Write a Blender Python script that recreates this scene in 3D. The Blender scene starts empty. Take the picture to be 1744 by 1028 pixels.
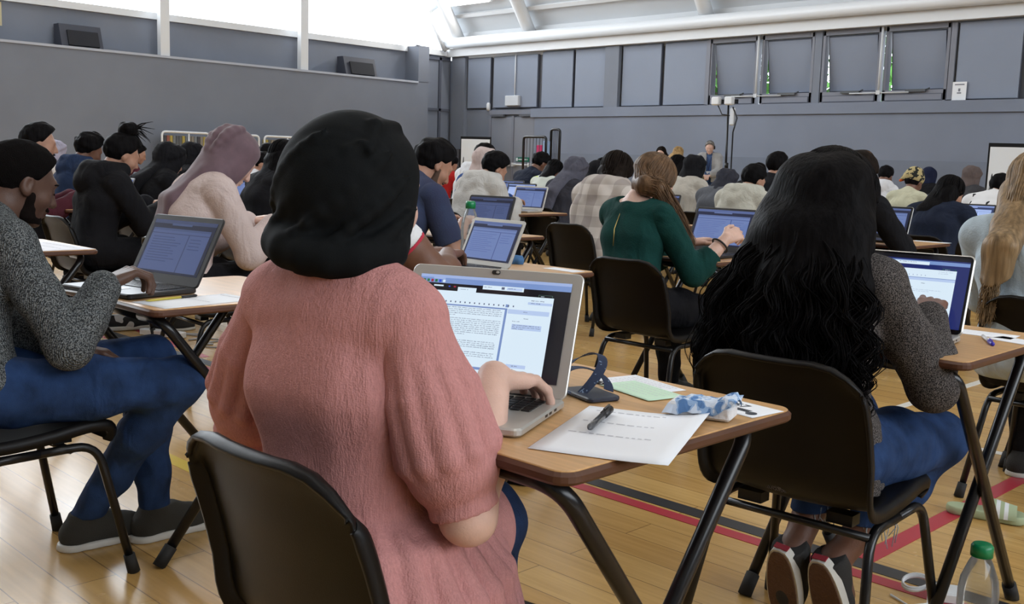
import bpy, bmesh, math, random
import numpy as np
from mathutils import Vector, Matrix

# ------------------------------------------------------------------ camera, sky, exposure
SC = bpy.context.scene
COL = SC.collection
CAM_H = 1.125
FPX = 1768.0
CAM_R = np.array([[0.71054812, 0.70297936, 0.03068222], [-0.11490278, 0.07289992, 0.99069821], [-0.69420366, 0.70746422, -0.13257319]])          # rows: right, up, forward
cam_data = bpy.data.cameras.new('camera')
cam_data.sensor_width = 36.0
cam_data.lens = FPX / 1744.0 * 36.0
cam_data.clip_start = 0.05
cam = bpy.data.objects.new('camera', cam_data)
COL.objects.link(cam)
m = Matrix.Identity(4)
for i in range(3):
    m[i][0] = CAM_R[0][i]
    m[i][1] = CAM_R[1][i]
    m[i][2] = -CAM_R[2][i]
m[2][3] = CAM_H
cam.matrix_world = m
SC.camera = cam

world = bpy.data.worlds.new('overcast_sky')
SC.world = world
world.use_nodes = True
wb = world.node_tree.nodes['Background']
wb.inputs['Color'].default_value = (0.86, 0.93, 1.0, 1)
wb.inputs['Strength'].default_value = 4.0

SC.view_settings.view_transform = 'Standard'
SC.view_settings.look = 'None'
SC.view_settings.gamma = 1.0
SC.view_settings.use_curve_mapping = False
SC.view_settings.exposure = -0.1
SC.cycles.use_denoising = True
SC.cycles.max_bounces = 7
SC.cycles.diffuse_bounces = 4
SC.cycles.glossy_bounces = 3
SC.cycles.transmission_bounces = 6
SC.cycles.transparent_max_bounces = 10
SC.cycles.caustics_reflective = False
SC.cycles.caustics_refractive = False
SC.cycles.sample_clamp_indirect = 6.0

# hall: X runs along the far wall, Y runs away along the left wall
WX = -20.1      # left (gable) wall plane behind the ledge
LX = -19.6      # face of the thick lower left wall
WY = 18.0       # far wall plane
BY = -8.0       # wall behind the camera
RX = 14.0       # right gable
EAVE = 3.75

def window_light(name, loc, rot, sx, sy, power):
    l = bpy.data.lights.new(name, 'AREA')
    l.shape = 'RECTANGLE'
    l.size, l.size_y = sx, sy
    l.energy = power
    l.color = (0.88, 0.94, 1.0)
    o = bpy.data.objects.new(name, l)
    o.location = loc
    o.rotation_euler = rot
    COL.objects.link(o)
    return o

# daylight entering through the two glazed gables, set just outside their glass
window_light('gable_daylight', (WX - 4.0, 5, 7.2), (0, math.radians(-90), 0), 8.0, 26, 3000)
window_light('gable_daylight', (RX + 4.0, 5, 7.2), (0, math.radians(90), 0), 8.0, 26, 3000)
# ------------------------------------------------------------------ materials
MATS = {}

def new_mat(name):
    m = bpy.data.materials.new(name)
    m.use_nodes = True
    nt = m.node_tree
    return m, nt, nt.nodes['Principled BSDF']

def mat(name, col, rough=0.6, metal=0.0, var=0.0, vscale=8.0, bump=0.0, bscale=200.0, stretch=(1, 1, 1),
        spec=0.5, coat=0.0, emit=None, estr=0.0, sheen=0.0, col2=None, detail=3.0):
    if name in MATS:
        return MATS[name]
    m, nt, b = new_mat(name)
    L = nt.links
    b.inputs['Roughness'].default_value = rough
    b.inputs['Metallic'].default_value = metal
    b.inputs['Specular IOR Level'].default_value = spec
    if coat:
        b.inputs['Coat Weight'].default_value = coat
        b.inputs['Coat Roughness'].default_value = 0.15
    if sheen:
        b.inputs['Sheen Weight'].default_value = sheen
    b.inputs['Base Color'].default_value = (*col, 1)
    if emit:
        b.inputs['Emission Color'].default_value = (*emit, 1)
        b.inputs['Emission Strength'].default_value = estr
    if var or bump:
        tc = nt.nodes.new('ShaderNodeTexCoord')
        mp = nt.nodes.new('ShaderNodeMapping')
        mp.inputs['Scale'].default_value = stretch
        L.new(tc.outputs['Object'], mp.inputs['Vector'])
    if var:
        n = nt.nodes.new('ShaderNodeTexNoise')
        n.inputs['Scale'].default_value = vscale
        n.inputs['Detail'].default_value = detail
        L.new(mp.outputs['Vector'], n.inputs['Vector'])
        r = nt.nodes.new('ShaderNodeMapRange')
        r.inputs['From Min'].default_value = 0.3
        r.inputs['From Max'].default_value = 0.7
        L.new(n.outputs['Fac'], r.inputs['Value'])
        mx = nt.nodes.new('ShaderNodeMix')
        mx.data_type = 'RGBA'
        c2 = col2 if col2 else tuple(c * (1 - var) for c in col)
        mx.inputs['A'].default_value = (*c2, 1)
        mx.inputs['B'].default_value = (*(tuple(min(1, c * (1 + var * 0.6)) for c in col) if not col2 else col), 1)
        L.new(r.outputs['Result'], mx.inputs['Factor'])
        L.new(mx.outputs['Result'], b.inputs['Base Color'])
    if bump:
        n2 = nt.nodes.new('ShaderNodeTexNoise')
        n2.inputs['Scale'].default_value = bscale
        n2.inputs['Detail'].default_value = 4
        L.new(mp.outputs['Vector'], n2.inputs['Vector'])
        bp = nt.nodes.new('ShaderNodeBump')
        bp.inputs['Strength'].default_value = bump
        bp.inputs['Distance'].default_value = 0.01
        L.new(n2.outputs['Fac'], bp.inputs['Height'])
        L.new(bp.outputs['Normal'], b.inputs['Normal'])
    MATS[name] = m
    return m

def glow(name, col, strength=1.0, base=(0.01, 0.01, 0.012), rough=0.12):
    if name in MATS:
        return MATS[name]
    return mat(name, base, rough, emit=col, estr=strength)

def glass_mat(name, tint=(1, 1, 1), milky=0.0):
    """thin pane: mostly see-through with a faint mirror"""
    if name in MATS:
        return MATS[name]
    m = bpy.data.materials.new(name)
    m.use_nodes = True
    nt = m.node_tree
    nt.nodes.clear()
    out = nt.nodes.new('ShaderNodeOutputMaterial')
    t = nt.nodes.new('ShaderNodeBsdfTransparent')
    t.inputs['Color'].default_value = (*tint, 1)
    g = nt.nodes.new('ShaderNodeBsdfGlossy')
    g.inputs['Roughness'].default_value = 0.05
    f = nt.nodes.new('ShaderNodeFresnel')
    f.inputs['IOR'].default_value = 1.45
    mx = nt.nodes.new('ShaderNodeMixShader')
    nt.links.new(f.outputs['Fac'], mx.inputs['Fac'])
    nt.links.new(t.outputs['BSDF'], mx.inputs[1])
    nt.links.new(g.outputs['BSDF'], mx.inputs[2])
    if milky:
        df = nt.nodes.new('ShaderNodeBsdfTranslucent')
        df.inputs['Color'].default_value = (0.9, 0.93, 0.95, 1)
        m2 = nt.nodes.new('ShaderNodeMixShader')
        m2.inputs['Fac'].default_value = milky
        nt.links.new(mx.outputs['Shader'], m2.inputs[1])
        nt.links.new(df.outputs['BSDF'], m2.inputs[2])
        mx = m2
    nt.links.new(mx.outputs['Shader'], out.inputs['Surface'])
    MATS[name] = m
    return m

def floor_mat():
    m, nt, b = new_mat('maple_strip_floor')
    L = nt.links
    tc = nt.nodes.new('ShaderNodeTexCoord')
    br = nt.nodes.new('ShaderNodeTexBrick')
    br.inputs['Scale'].default_value = 1.0
    br.inputs['Brick Width'].default_value = 1.9
    br.inputs['Row Height'].default_value = 0.13
    br.inputs['Mortar Size'].default_value = 0.0018
    br.inputs['Mortar Smooth'].default_value = 0.2
    br.offset = 0.37
    br.inputs['Color1'].default_value = (0.60, 0.385, 0.140, 1)
    br.inputs['Color2'].default_value = (0.51, 0.305, 0.102, 1)
    br.inputs['Mortar'].default_value = (0.22, 0.13, 0.05, 1)
    L.new(tc.outputs['Object'], br.inputs['Vector'])
    mp = nt.nodes.new('ShaderNodeMapping')
    mp.inputs['Scale'].default_value = (1.2, 22, 1)
    L.new(tc.outputs['Object'], mp.inputs['Vector'])
    n = nt.nodes.new('ShaderNodeTexNoise')
    n.inputs['Scale'].default_value = 2.2
    n.inputs['Detail'].default_value = 5
    L.new(mp.outputs['Vector'], n.inputs['Vector'])
    mx = nt.nodes.new('ShaderNodeMix')
    mx.data_type = 'RGBA'
    mx.blend_type = 'MULTIPLY'
    mx.inputs['Factor'].default_value = 0.45
    cr = nt.nodes.new('ShaderNodeValToRGB')
    cr.color_ramp.elements[0].position = 0.3
    cr.color_ramp.elements[0].color = (0.62, 0.56, 0.48, 1)
    cr.color_ramp.elements[1].position = 0.7
    cr.color_ramp.elements[1].color = (1.1, 1.08, 1.05, 1)
    L.new(n.outputs['Fac'], cr.inputs['Fac'])
    L.new(br.outputs['Color'], mx.inputs['A'])
    L.new(cr.outputs['Color'], mx.inputs['B'])
    L.new(mx.outputs['Result'], b.inputs['Base Color'])
    n3 = nt.nodes.new('ShaderNodeTexNoise')
    n3.inputs['Scale'].default_value = 1.3
    n3.inputs['Detail'].default_value = 6
    L.new(tc.outputs['Object'], n3.inputs['Vector'])
    rr = nt.nodes.new('ShaderNodeMapRange')
    rr.inputs['To Min'].default_value = 0.16
    rr.inputs['To Max'].default_value = 0.34
    L.new(n3.outputs['Fac'], rr.inputs['Value'])
    L.new(rr.outputs['Result'], b.inputs['Roughness'])
    b.inputs['Specular IOR Level'].default_value = 0.55
    return m

def desk_mat():
    return mat('beech_laminate', (0.56, 0.325, 0.14), 0.38, var=0.16, vscale=3.0, stretch=(1.5, 26, 1), detail=5)

def add_folds(m, scale=9.0, strength=0.5, dist=0.03, stretch=(1, 1, 0.5)):
    """soft creases of hanging cloth, as relief"""
    nt = m.node_tree
    if 'folds' in nt.nodes:
        return m
    L = nt.links
    b = nt.nodes['Principled BSDF']
    tc = nt.nodes.new('ShaderNodeTexCoord')
    mp = nt.nodes.new('ShaderNodeMapping')
    mp.inputs['Scale'].default_value = stretch
    mp.inputs['Rotation'].default_value = (0.3, 0.5, 0.2)
    L.new(tc.outputs['Object'], mp.inputs['Vector'])
    n = nt.nodes.new('ShaderNodeTexNoise')
    n.name = 'folds'
    n.inputs['Scale'].default_value = scale
    n.inputs['Detail'].default_value = 2.5
    n.inputs['Roughness'].default_value = 0.45
    n.inputs['Distortion'].default_value = 1.1
    L.new(mp.outputs['Vector'], n.inputs['Vector'])
    bp = nt.nodes.new('ShaderNodeBump')
    bp.inputs['Strength'].default_value = strength
    bp.inputs['Distance'].default_value = dist
    L.new(n.outputs['Fac'], bp.inputs['Height'])
    old = b.inputs['Normal'].links
    if old:
        src = old[0].from_node
        L.new(bp.outputs['Normal'], src.inputs['Normal'])
    else:
        L.new(bp.outputs['Normal'], b.inputs['Normal'])
    return m

def knit_mat(name, c1, c2, scale=260, bump=0.5, ribs=0.0):
    """speckled marl knit"""
    if name in MATS:
        return MATS[name]
    m, nt, b = new_mat(name)
    L = nt.links
    tc = nt.nodes.new('ShaderNodeTexCoord')
    n = nt.nodes.new('ShaderNodeTexNoise')
    n.inputs['Scale'].default_value = scale
    n.inputs['Detail'].default_value = 2
    L.new(tc.outputs['Object'], n.inputs['Vector'])
    cr = nt.nodes.new('ShaderNodeValToRGB')
    cr.color_ramp.elements[0].position = 0.42
    cr.color_ramp.elements[0].color = (*c1, 1)
    cr.color_ramp.elements[1].position = 0.62
    cr.color_ramp.elements[1].color = (*c2, 1)
    L.new(n.outputs['Fac'], cr.inputs['Fac'])
    L.new(cr.outputs['Color'], b.inputs['Base Color'])
    b.inputs['Roughness'].default_value = 0.95
    b.inputs['Specular IOR Level'].default_value = 0.15
    w = nt.nodes.new('ShaderNodeTexWave')
    w.inputs['Scale'].default_value = scale * 0.28
    w.inputs['Distortion'].default_value = 3
    w.inputs['Detail'].default_value = 2
    L.new(tc.outputs['Object'], w.inputs['Vector'])
    bp = nt.nodes.new('ShaderNodeBump')
    bp.inputs['Strength'].default_value = bump
    bp.inputs['Distance'].default_value = 0.004
    L.new(w.outputs['Fac'], bp.inputs['Height'])
    L.new(bp.outputs['Normal'], b.inputs['Normal'])
    MATS[name] = m
    return add_folds(m, 7, 0.6, 0.04)

def crepe_mat(name, col, axis='X', scale=52, strength=0.55):
    """woven cloth with fine vertical crinkle ribs"""
    if name in MATS:
        return MATS[name]
    m, nt, b = new_mat(name)
    L = nt.links
    tc = nt.nodes.new('ShaderNodeTexCoord')
    mp = nt.nodes.new('ShaderNodeMapping')
    mp.inputs['Scale'].default_value = (1, 1, 0.16)
    L.new(tc.outputs['Object'], mp.inputs['Vector'])
    w = nt.nodes.new('ShaderNodeTexNoise')
    w.inputs['Scale'].default_value = scale * 3.4
    w.inputs['Detail'].default_value = 1.5
    L.new(mp.outputs['Vector'], w.inputs['Vector'])
    n = nt.nodes.new('ShaderNodeTexNoise')
    n.inputs['Scale'].default_value = 420
    L.new(tc.outputs['Object'], n.inputs['Vector'])
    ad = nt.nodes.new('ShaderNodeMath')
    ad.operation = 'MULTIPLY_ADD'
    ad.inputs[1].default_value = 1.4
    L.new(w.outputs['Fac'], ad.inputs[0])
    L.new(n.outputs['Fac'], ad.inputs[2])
    bp = nt.nodes.new('ShaderNodeBump')
    bp.inputs['Strength'].default_value = strength
    bp.inputs['Distance'].default_value = 0.004
    L.new(ad.outputs['Value'], bp.inputs['Height'])
    L.new(bp.outputs['Normal'], b.inputs['Normal'])
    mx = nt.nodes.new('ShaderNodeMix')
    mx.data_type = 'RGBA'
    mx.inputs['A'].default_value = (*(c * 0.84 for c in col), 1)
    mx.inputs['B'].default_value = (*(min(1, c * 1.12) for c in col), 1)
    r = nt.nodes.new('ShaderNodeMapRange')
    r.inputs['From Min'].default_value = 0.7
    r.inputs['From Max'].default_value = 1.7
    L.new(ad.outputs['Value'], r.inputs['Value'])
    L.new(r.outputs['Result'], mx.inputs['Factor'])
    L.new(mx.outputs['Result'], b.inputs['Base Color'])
    b.inputs['Roughness'].default_value = 0.85
    b.inputs['Specular IOR Level'].default_value = 0.2
    MATS[name] = m
    return add_folds(m, 6.5, 0.55, 0.04, (1, 1, 0.35))

def denim(name, c=(0.022, 0.06, 0.16)):
    return add_folds(mat(name, c, 0.85, var=0.45, vscale=14, bump=0.35, bscale=420, spec=0.2), 11, 0.7, 0.03)

def cloth(name, c, var=0.12, bump=0.25, bscale=160, rough=0.9, vscale=9):
    return add_folds(mat(name, c, rough, var=var, vscale=vscale, bump=bump, bscale=bscale, spec=0.15), 8, 0.65, 0.04)

def patch_mat(name, base, spot, scale=14, thr=0.6, extra=None):
    """cloth printed with blotches"""
    if name in MATS:
        return MATS[name]
    m, nt, b = new_mat(name)
    L = nt.links
    tc = nt.nodes.new('ShaderNodeTexCoord')
    n = nt.nodes.new('ShaderNodeTexNoise')
    n.inputs['Scale'].default_value = scale
    n.inputs['Detail'].default_value = 1
    L.new(tc.outputs['Object'], n.inputs['Vector'])
    cr = nt.nodes.new('ShaderNodeValToRGB')
    cr.color_ramp.interpolation = 'CONSTANT'
    cr.color_ramp.elements[0].color = (*base, 1)
    cr.color_ramp.elements[1].position = thr
    cr.color_ramp.elements[1].color = (*spot, 1)
    if extra:
        e = cr.color_ramp.elements.new(extra[0])
        e.color = (*extra[1], 1)
    L.new(n.outputs['Fac'], cr.inputs['Fac'])
    L.new(cr.outputs['Color'], b.inputs['Base Color'])
    b.inputs['Roughness'].default_value = 0.9
    MATS[name] = m
    return m

def check_mat(name, c1, c2, c3, scale=7.0):
    """big soft blanket check"""
    if name in MATS:
        return MATS[name]
    m, nt, b = new_mat(name)
    L = nt.links
    tc = nt.nodes.new('ShaderNodeTexCoord')
    sep = nt.nodes.new('ShaderNodeSeparateXYZ')
    L.new(tc.outputs['Object'], sep.inputs['Vector'])
    vals = []
    for ax in ('X', 'Z'):
        s = nt.nodes.new('ShaderNodeMath')
        s.operation = 'MULTIPLY'
        s.inputs[1].default_value = scale
        L.new(sep.outputs[ax], s.inputs[0])
        f = nt.nodes.new('ShaderNodeMath')
        f.operation = 'FRACT'
        L.new(s.outputs['Value'], f.inputs[0])
        g = nt.nodes.new('ShaderNodeMath')
        g.operation = 'GREATER_THAN'
        g.inputs[1].default_value = 0.5
        L.new(f.outputs['Value'], g.inputs[0])
        vals.append(g)
    a = nt.nodes.new('ShaderNodeMath')
    a.operation = 'ADD'
    L.new(vals[0].outputs['Value'], a.inputs[0])
    L.new(vals[1].outputs['Value'], a.inputs[1])
    cr = nt.nodes.new('ShaderNodeValToRGB')
    h = nt.nodes.new('ShaderNodeMath')
    h.operation = 'MULTIPLY'
    h.inputs[1].default_value = 0.5
    L.new(a.outputs['Value'], h.inputs[0])
    cr.color_ramp.elements[0].color = (*c1, 1)
    cr.color_ramp.elements[1].color = (*c3, 1)
    e = cr.color_ramp.elements.new(0.5)
    e.color = (*c2, 1)
    L.new(h.outputs['Value'], cr.inputs['Fac'])
    L.new(cr.outputs['Color'], b.inputs['Base Color'])
    n = nt.nodes.new('ShaderNodeTexNoise')
    n.inputs['Scale'].default_value = 120
    L.new(tc.outputs['Object'], n.inputs['Vector'])
    bp = nt.nodes.new('ShaderNodeBump')
    bp.inputs['Strength'].default_value = 0.6
    L.new(n.outputs['Fac'], bp.inputs['Height'])
    L.new(bp.outputs['Normal'], b.inputs['Normal'])
    b.inputs['Roughness'].default_value = 0.95
    MATS[name] = m
    return m

def skin(name, c):
    m = mat(name, c, 0.5, var=0.13, vscale=22, bump=0.12, bscale=300, spec=0.4)
    b = m.node_tree.nodes['Principled BSDF']
    b.inputs['Subsurface Weight'].default_value = 0.08
    b.inputs['Subsurface Radius'].default_value = (0.01, 0.004, 0.002)
    return m

def hair_mat(name, c, rough=0.55):
    return mat(name, c, rough, var=0.5, vscale=60, bump=0.35, bscale=90, stretch=(1, 1, 0.12), spec=0.16 if max(c) > 0.05 else 0.035)
# ------------------------------------------------------------------ meshes
def children_of(o):
    return [c for c in bpy.data.objects if c.parent == o]

def tag(o, label=None, cat=None, group=None, kind=None):
    if label:
        o['label'] = label
    if cat:
        o['category'] = cat
    if group:
        o['group'] = group
    if kind:
        o['kind'] = kind
    return o

def empty(name, loc=(0, 0, 0), rz=0.0, label=None, cat=None, group=None):
    o = bpy.data.objects.new(name, None)
    o.empty_display_size = 0.1
    COL.objects.link(o)
    o.location = loc
    o.rotation_euler = (0, 0, rz)
    return tag(o, label, cat, group)

KIDS = {}

def link(name, me, mats, parent=None, smooth=True, loc=None, rot=None):
    if not isinstance(mats, (list, tuple)):
        mats = [mats]
    for mm in mats:
        me.materials.append(mm)
    o = bpy.data.objects.new(name, me)
    COL.objects.link(o)
    if parent is not None:
        o.parent = parent
        KIDS.setdefault(parent.name, []).append(o)
    if loc is not None:
        o.location = loc
    if rot is not None:
        o.rotation_euler = rot
    return o

def copy_tree(o, parent=None):
    c = o.copy()
    COL.objects.link(c)
    if parent is not None:
        c.parent = parent
        KIDS.setdefault(parent.name, []).append(c)
    for ch in KIDS.get(o.name, []):
        copy_tree(ch, c)
    return c

def np_mesh(name, V, F, smooth=True, mi=None):
    """V (n,3) floats, F list or (m,4) array of quads/tris"""
    me = bpy.data.meshes.new(name)
    if isinstance(F, np.ndarray):
        n, k = F.shape
        me.vertices.add(len(V))
        me.vertices.foreach_set('co', np.ascontiguousarray(V, np.float32).ravel())
        me.loops.add(n * k)
        me.loops.foreach_set('vertex_index', np.ascontiguousarray(F, np.int32).ravel())
        me.polygons.add(n)
        me.polygons.foreach_set('loop_start', np.arange(0, n * k, k, dtype=np.int32))
        me.update(calc_edges=True)
    else:
        me.from_pydata([tuple(v) for v in V], [], F)
        me.update()
    if mi is not None:
        me.polygons.foreach_set('material_index', np.array(mi, np.int32))
    me.polygons.foreach_set('use_smooth', np.full(len(me.polygons), smooth, bool))
    me.validate()
    return me

def rotz(a):
    c, s = math.cos(a), math.sin(a)
    return np.array([[c, -s, 0], [s, c, 0], [0, 0, 1.0]])

def rotx(a):
    c, s = math.cos(a), math.sin(a)
    return np.array([[1.0, 0, 0], [0, c, -s], [0, s, c]])

def roty(a):
    c, s = math.cos(a), math.sin(a)
    return np.array([[c, 0, s], [0, 1.0, 0], [-s, 0, c]])

I3 = np.eye(3)

class MB:
    """collects shapes and links them as one mesh object"""
    def __init__(self):
        self.V, self.F, self.MI, self.SM = [], [], [], []

    def raw(self, V, F, mi=0, smooth=False):
        b = len(self.V)
        self.V.extend(tuple(float(x) for x in v) for v in V)
        for f in F:
            self.F.append(tuple(b + i for i in f))
            self.MI.append(mi)
            self.SM.append(smooth)
        return self

    def box(self, c, s, R=I3, mi=0):
        c = np.array(c, float)
        hx, hy, hz = s[0] / 2, s[1] / 2, s[2] / 2
        V = [c + R @ np.array([x * hx, y * hy, z * hz]) for x in (-1, 1) for y in (-1, 1) for z in (-1, 1)]
        F = [(0, 1, 3, 2), (4, 6, 7, 5), (0, 4, 5, 1), (2, 3, 7, 6), (0, 2, 6, 4), (1, 5, 7, 3)]
        return self.raw(V, F, mi)

    def rbox(self, c, s, r=0.01, ch=0.002, R=I3, mi=0, seg=5):
        """slab with rounded corners in plan and small chamfers top and bottom"""
        c = np.array(c, float)
        def ring(inset, z):
            out = []
            hx, hy = s[0] / 2 - inset, s[1] / 2 - inset
            rr = max(r - inset, 0.0005)
            for cx, cy, a0 in ((1, 1, 0), (-1, 1, 90), (-1, -1, 180), (1, -1, 270)):
                for k in range(seg + 1):
                    a = math.radians(a0 + 90 * k / seg)
                    out.append(c + R @ np.array([cx * (hx - rr) + rr * math.cos(a), cy * (hy - rr) + rr * math.sin(a), z]))
            return out
        hz = s[2] / 2
        rings = [ring(ch, -hz), ring(0, -hz + ch), ring(0, hz - ch), ring(ch, hz)]
        n = len(rings[0])
        V = [v for q in rings for v in q]
        F = [tuple(reversed(range(n))), tuple(range(3 * n, 4 * n))]
        for k in range(3):
            for i in range(n):
                j = (i + 1) % n
                F.append((k * n + i, k * n + j, (k + 1) * n + j, (k + 1) * n + i))
        return self.raw(V, F, mi)

    def quad(self, pts, mi=0):
        return self.raw(pts, [tuple(range(len(pts)))], mi)

    def tube(self, path, r, sides=10, mi=0, caps=True):
        path = [np.array(p, float) for p in path]
        n = len(path)
        rs = r if isinstance(r, (list, tuple, np.ndarray)) else [r] * n
        T = []
        for i in range(n):
            t = path[min(i + 1, n - 1)] - path[max(i - 1, 0)]
            T.append(t / (np.linalg.norm(t) + 1e-9))
        up = np.array([0, 0, 1.0]) if abs(T[0][2]) < 0.9 else np.array([1.0, 0, 0])
        u = np.cross(T[0], up)
        u /= np.linalg.norm(u)
        V, F = [], []
        for i in range(n):
            u = u - T[i] * (u @ T[i])
            u /= np.linalg.norm(u) + 1e-9
            w = np.cross(T[i], u)
            for k in range(sides):
                a = 2 * math.pi * k / sides
                V.append(path[i] + rs[i] * (math.cos(a) * u + math.sin(a) * w))
        for i in range(n - 1):
            for k in range(sides):
                j = (k + 1) % sides
                F.append((i * sides + k, i * sides + j, (i + 1) * sides + j, (i + 1) * sides + k))
        if caps:
            F.append(tuple(reversed(range(sides))))
            F.append(tuple(range((n - 1) * sides, n * sides)))
        return self.raw(V, F, mi, True)

    def lathe(self, prof, c=(0, 0, 0), sides=20, R=I3, mi=0):
        c = np.array(c, float)
        V, F = [], []
        for (r, z) in prof:
            for k in range(sides):
                a = 2 * math.pi * k / sides
                V.append(c + R @ np.array([r * math.cos(a), r * math.sin(a), z]))
        for i in range(len(prof) - 1):
            for k in range(sides):
                j = (k + 1) % sides
                F.append((i * sides + k, i * sides + j, (i + 1) * sides + j, (i + 1) * sides + k))
        F.append(tuple(reversed(range(sides))))
        F.append(tuple(range((len(prof) - 1) * sides, len(prof) * sides)))
        return self.raw(V, F, mi, True)

    def build(self, name, mats, parent=None, loc=None, rz=0.0):
        me = bpy.data.meshes.new(name)
        me.from_pydata(self.V, [], self.F)
        me.update()
        me.polygons.foreach_set('material_index', np.array(self.MI, np.int32))
        me.polygons.foreach_set('use_smooth', np.array(self.SM, bool))
        o = link(name, me, mats, parent)
        if loc is not None:
            o.location = loc
        o.rotation_euler = (0, 0, rz)
        return o

def text_mesh(cu):
    t = bpy.data.objects.new('lettering_source', cu)
    COL.objects.link(t)
    bpy.context.view_layer.update()
    me = bpy.data.meshes.new_from_object(t.evaluated_get(bpy.context.evaluated_depsgraph_get()))
    bpy.data.objects.remove(t)
    return me

def bend(points, r=0.04, n=5):
    """polyline with its inner corners rounded"""
    P = [np.array(p, float) for p in points]
    out = [P[0]]
    for i in range(1, len(P) - 1):
        a, b, c = P[i - 1], P[i], P[i + 1]
        da, dc = (a - b), (c - b)
        la, lc = np.linalg.norm(da), np.linalg.norm(dc)
        q = min(r, la * 0.45, lc * 0.45)
        p0, p2 = b + da / la * q, b + dc / lc * q
        for k in range(n + 1):
            t = k / n
            out.append((1 - t) ** 2 * p0 + 2 * t * (1 - t) * b + t * t * p2)
    out.append(P[-1])
    return out

# ------------------------------------------------------------------ soft shapes: blended distance fields meshed by surface nets
class Prim:
    __slots__ = ('kind', 'a', 'b', 'ra', 'rb', 'k', 'tag', 'R', 'sub')
    def __init__(s, kind, a, b, ra, rb, k=0.02, tag='', R=None, sub=False):
        s.kind, s.a, s.b, s.ra, s.rb, s.k, s.tag, s.R, s.sub = kind, np.array(a, float), np.array(b, float), ra, rb, k, tag, R, sub

def cap(a, b, ra, rb=None, k=0.02, tag='', sub=False):
    return Prim('cap', a, b, ra, ra if rb is None else rb, k, tag, None, sub)

def ell(c, r, R=None, k=0.02, tag='', sub=False):
    return Prim('ell', c, c, np.array(r, float), None, k, tag, R if R is not None else I3, sub)

def chain(pts, r, k=0.012, tag='', sub=False):
    rs = r if isinstance(r, (list, tuple)) else [r] * len(pts)
    return [cap(pts[i], pts[i + 1], rs[i], rs[i + 1], k, tag, sub) for i in range(len(pts) - 1)]

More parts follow.
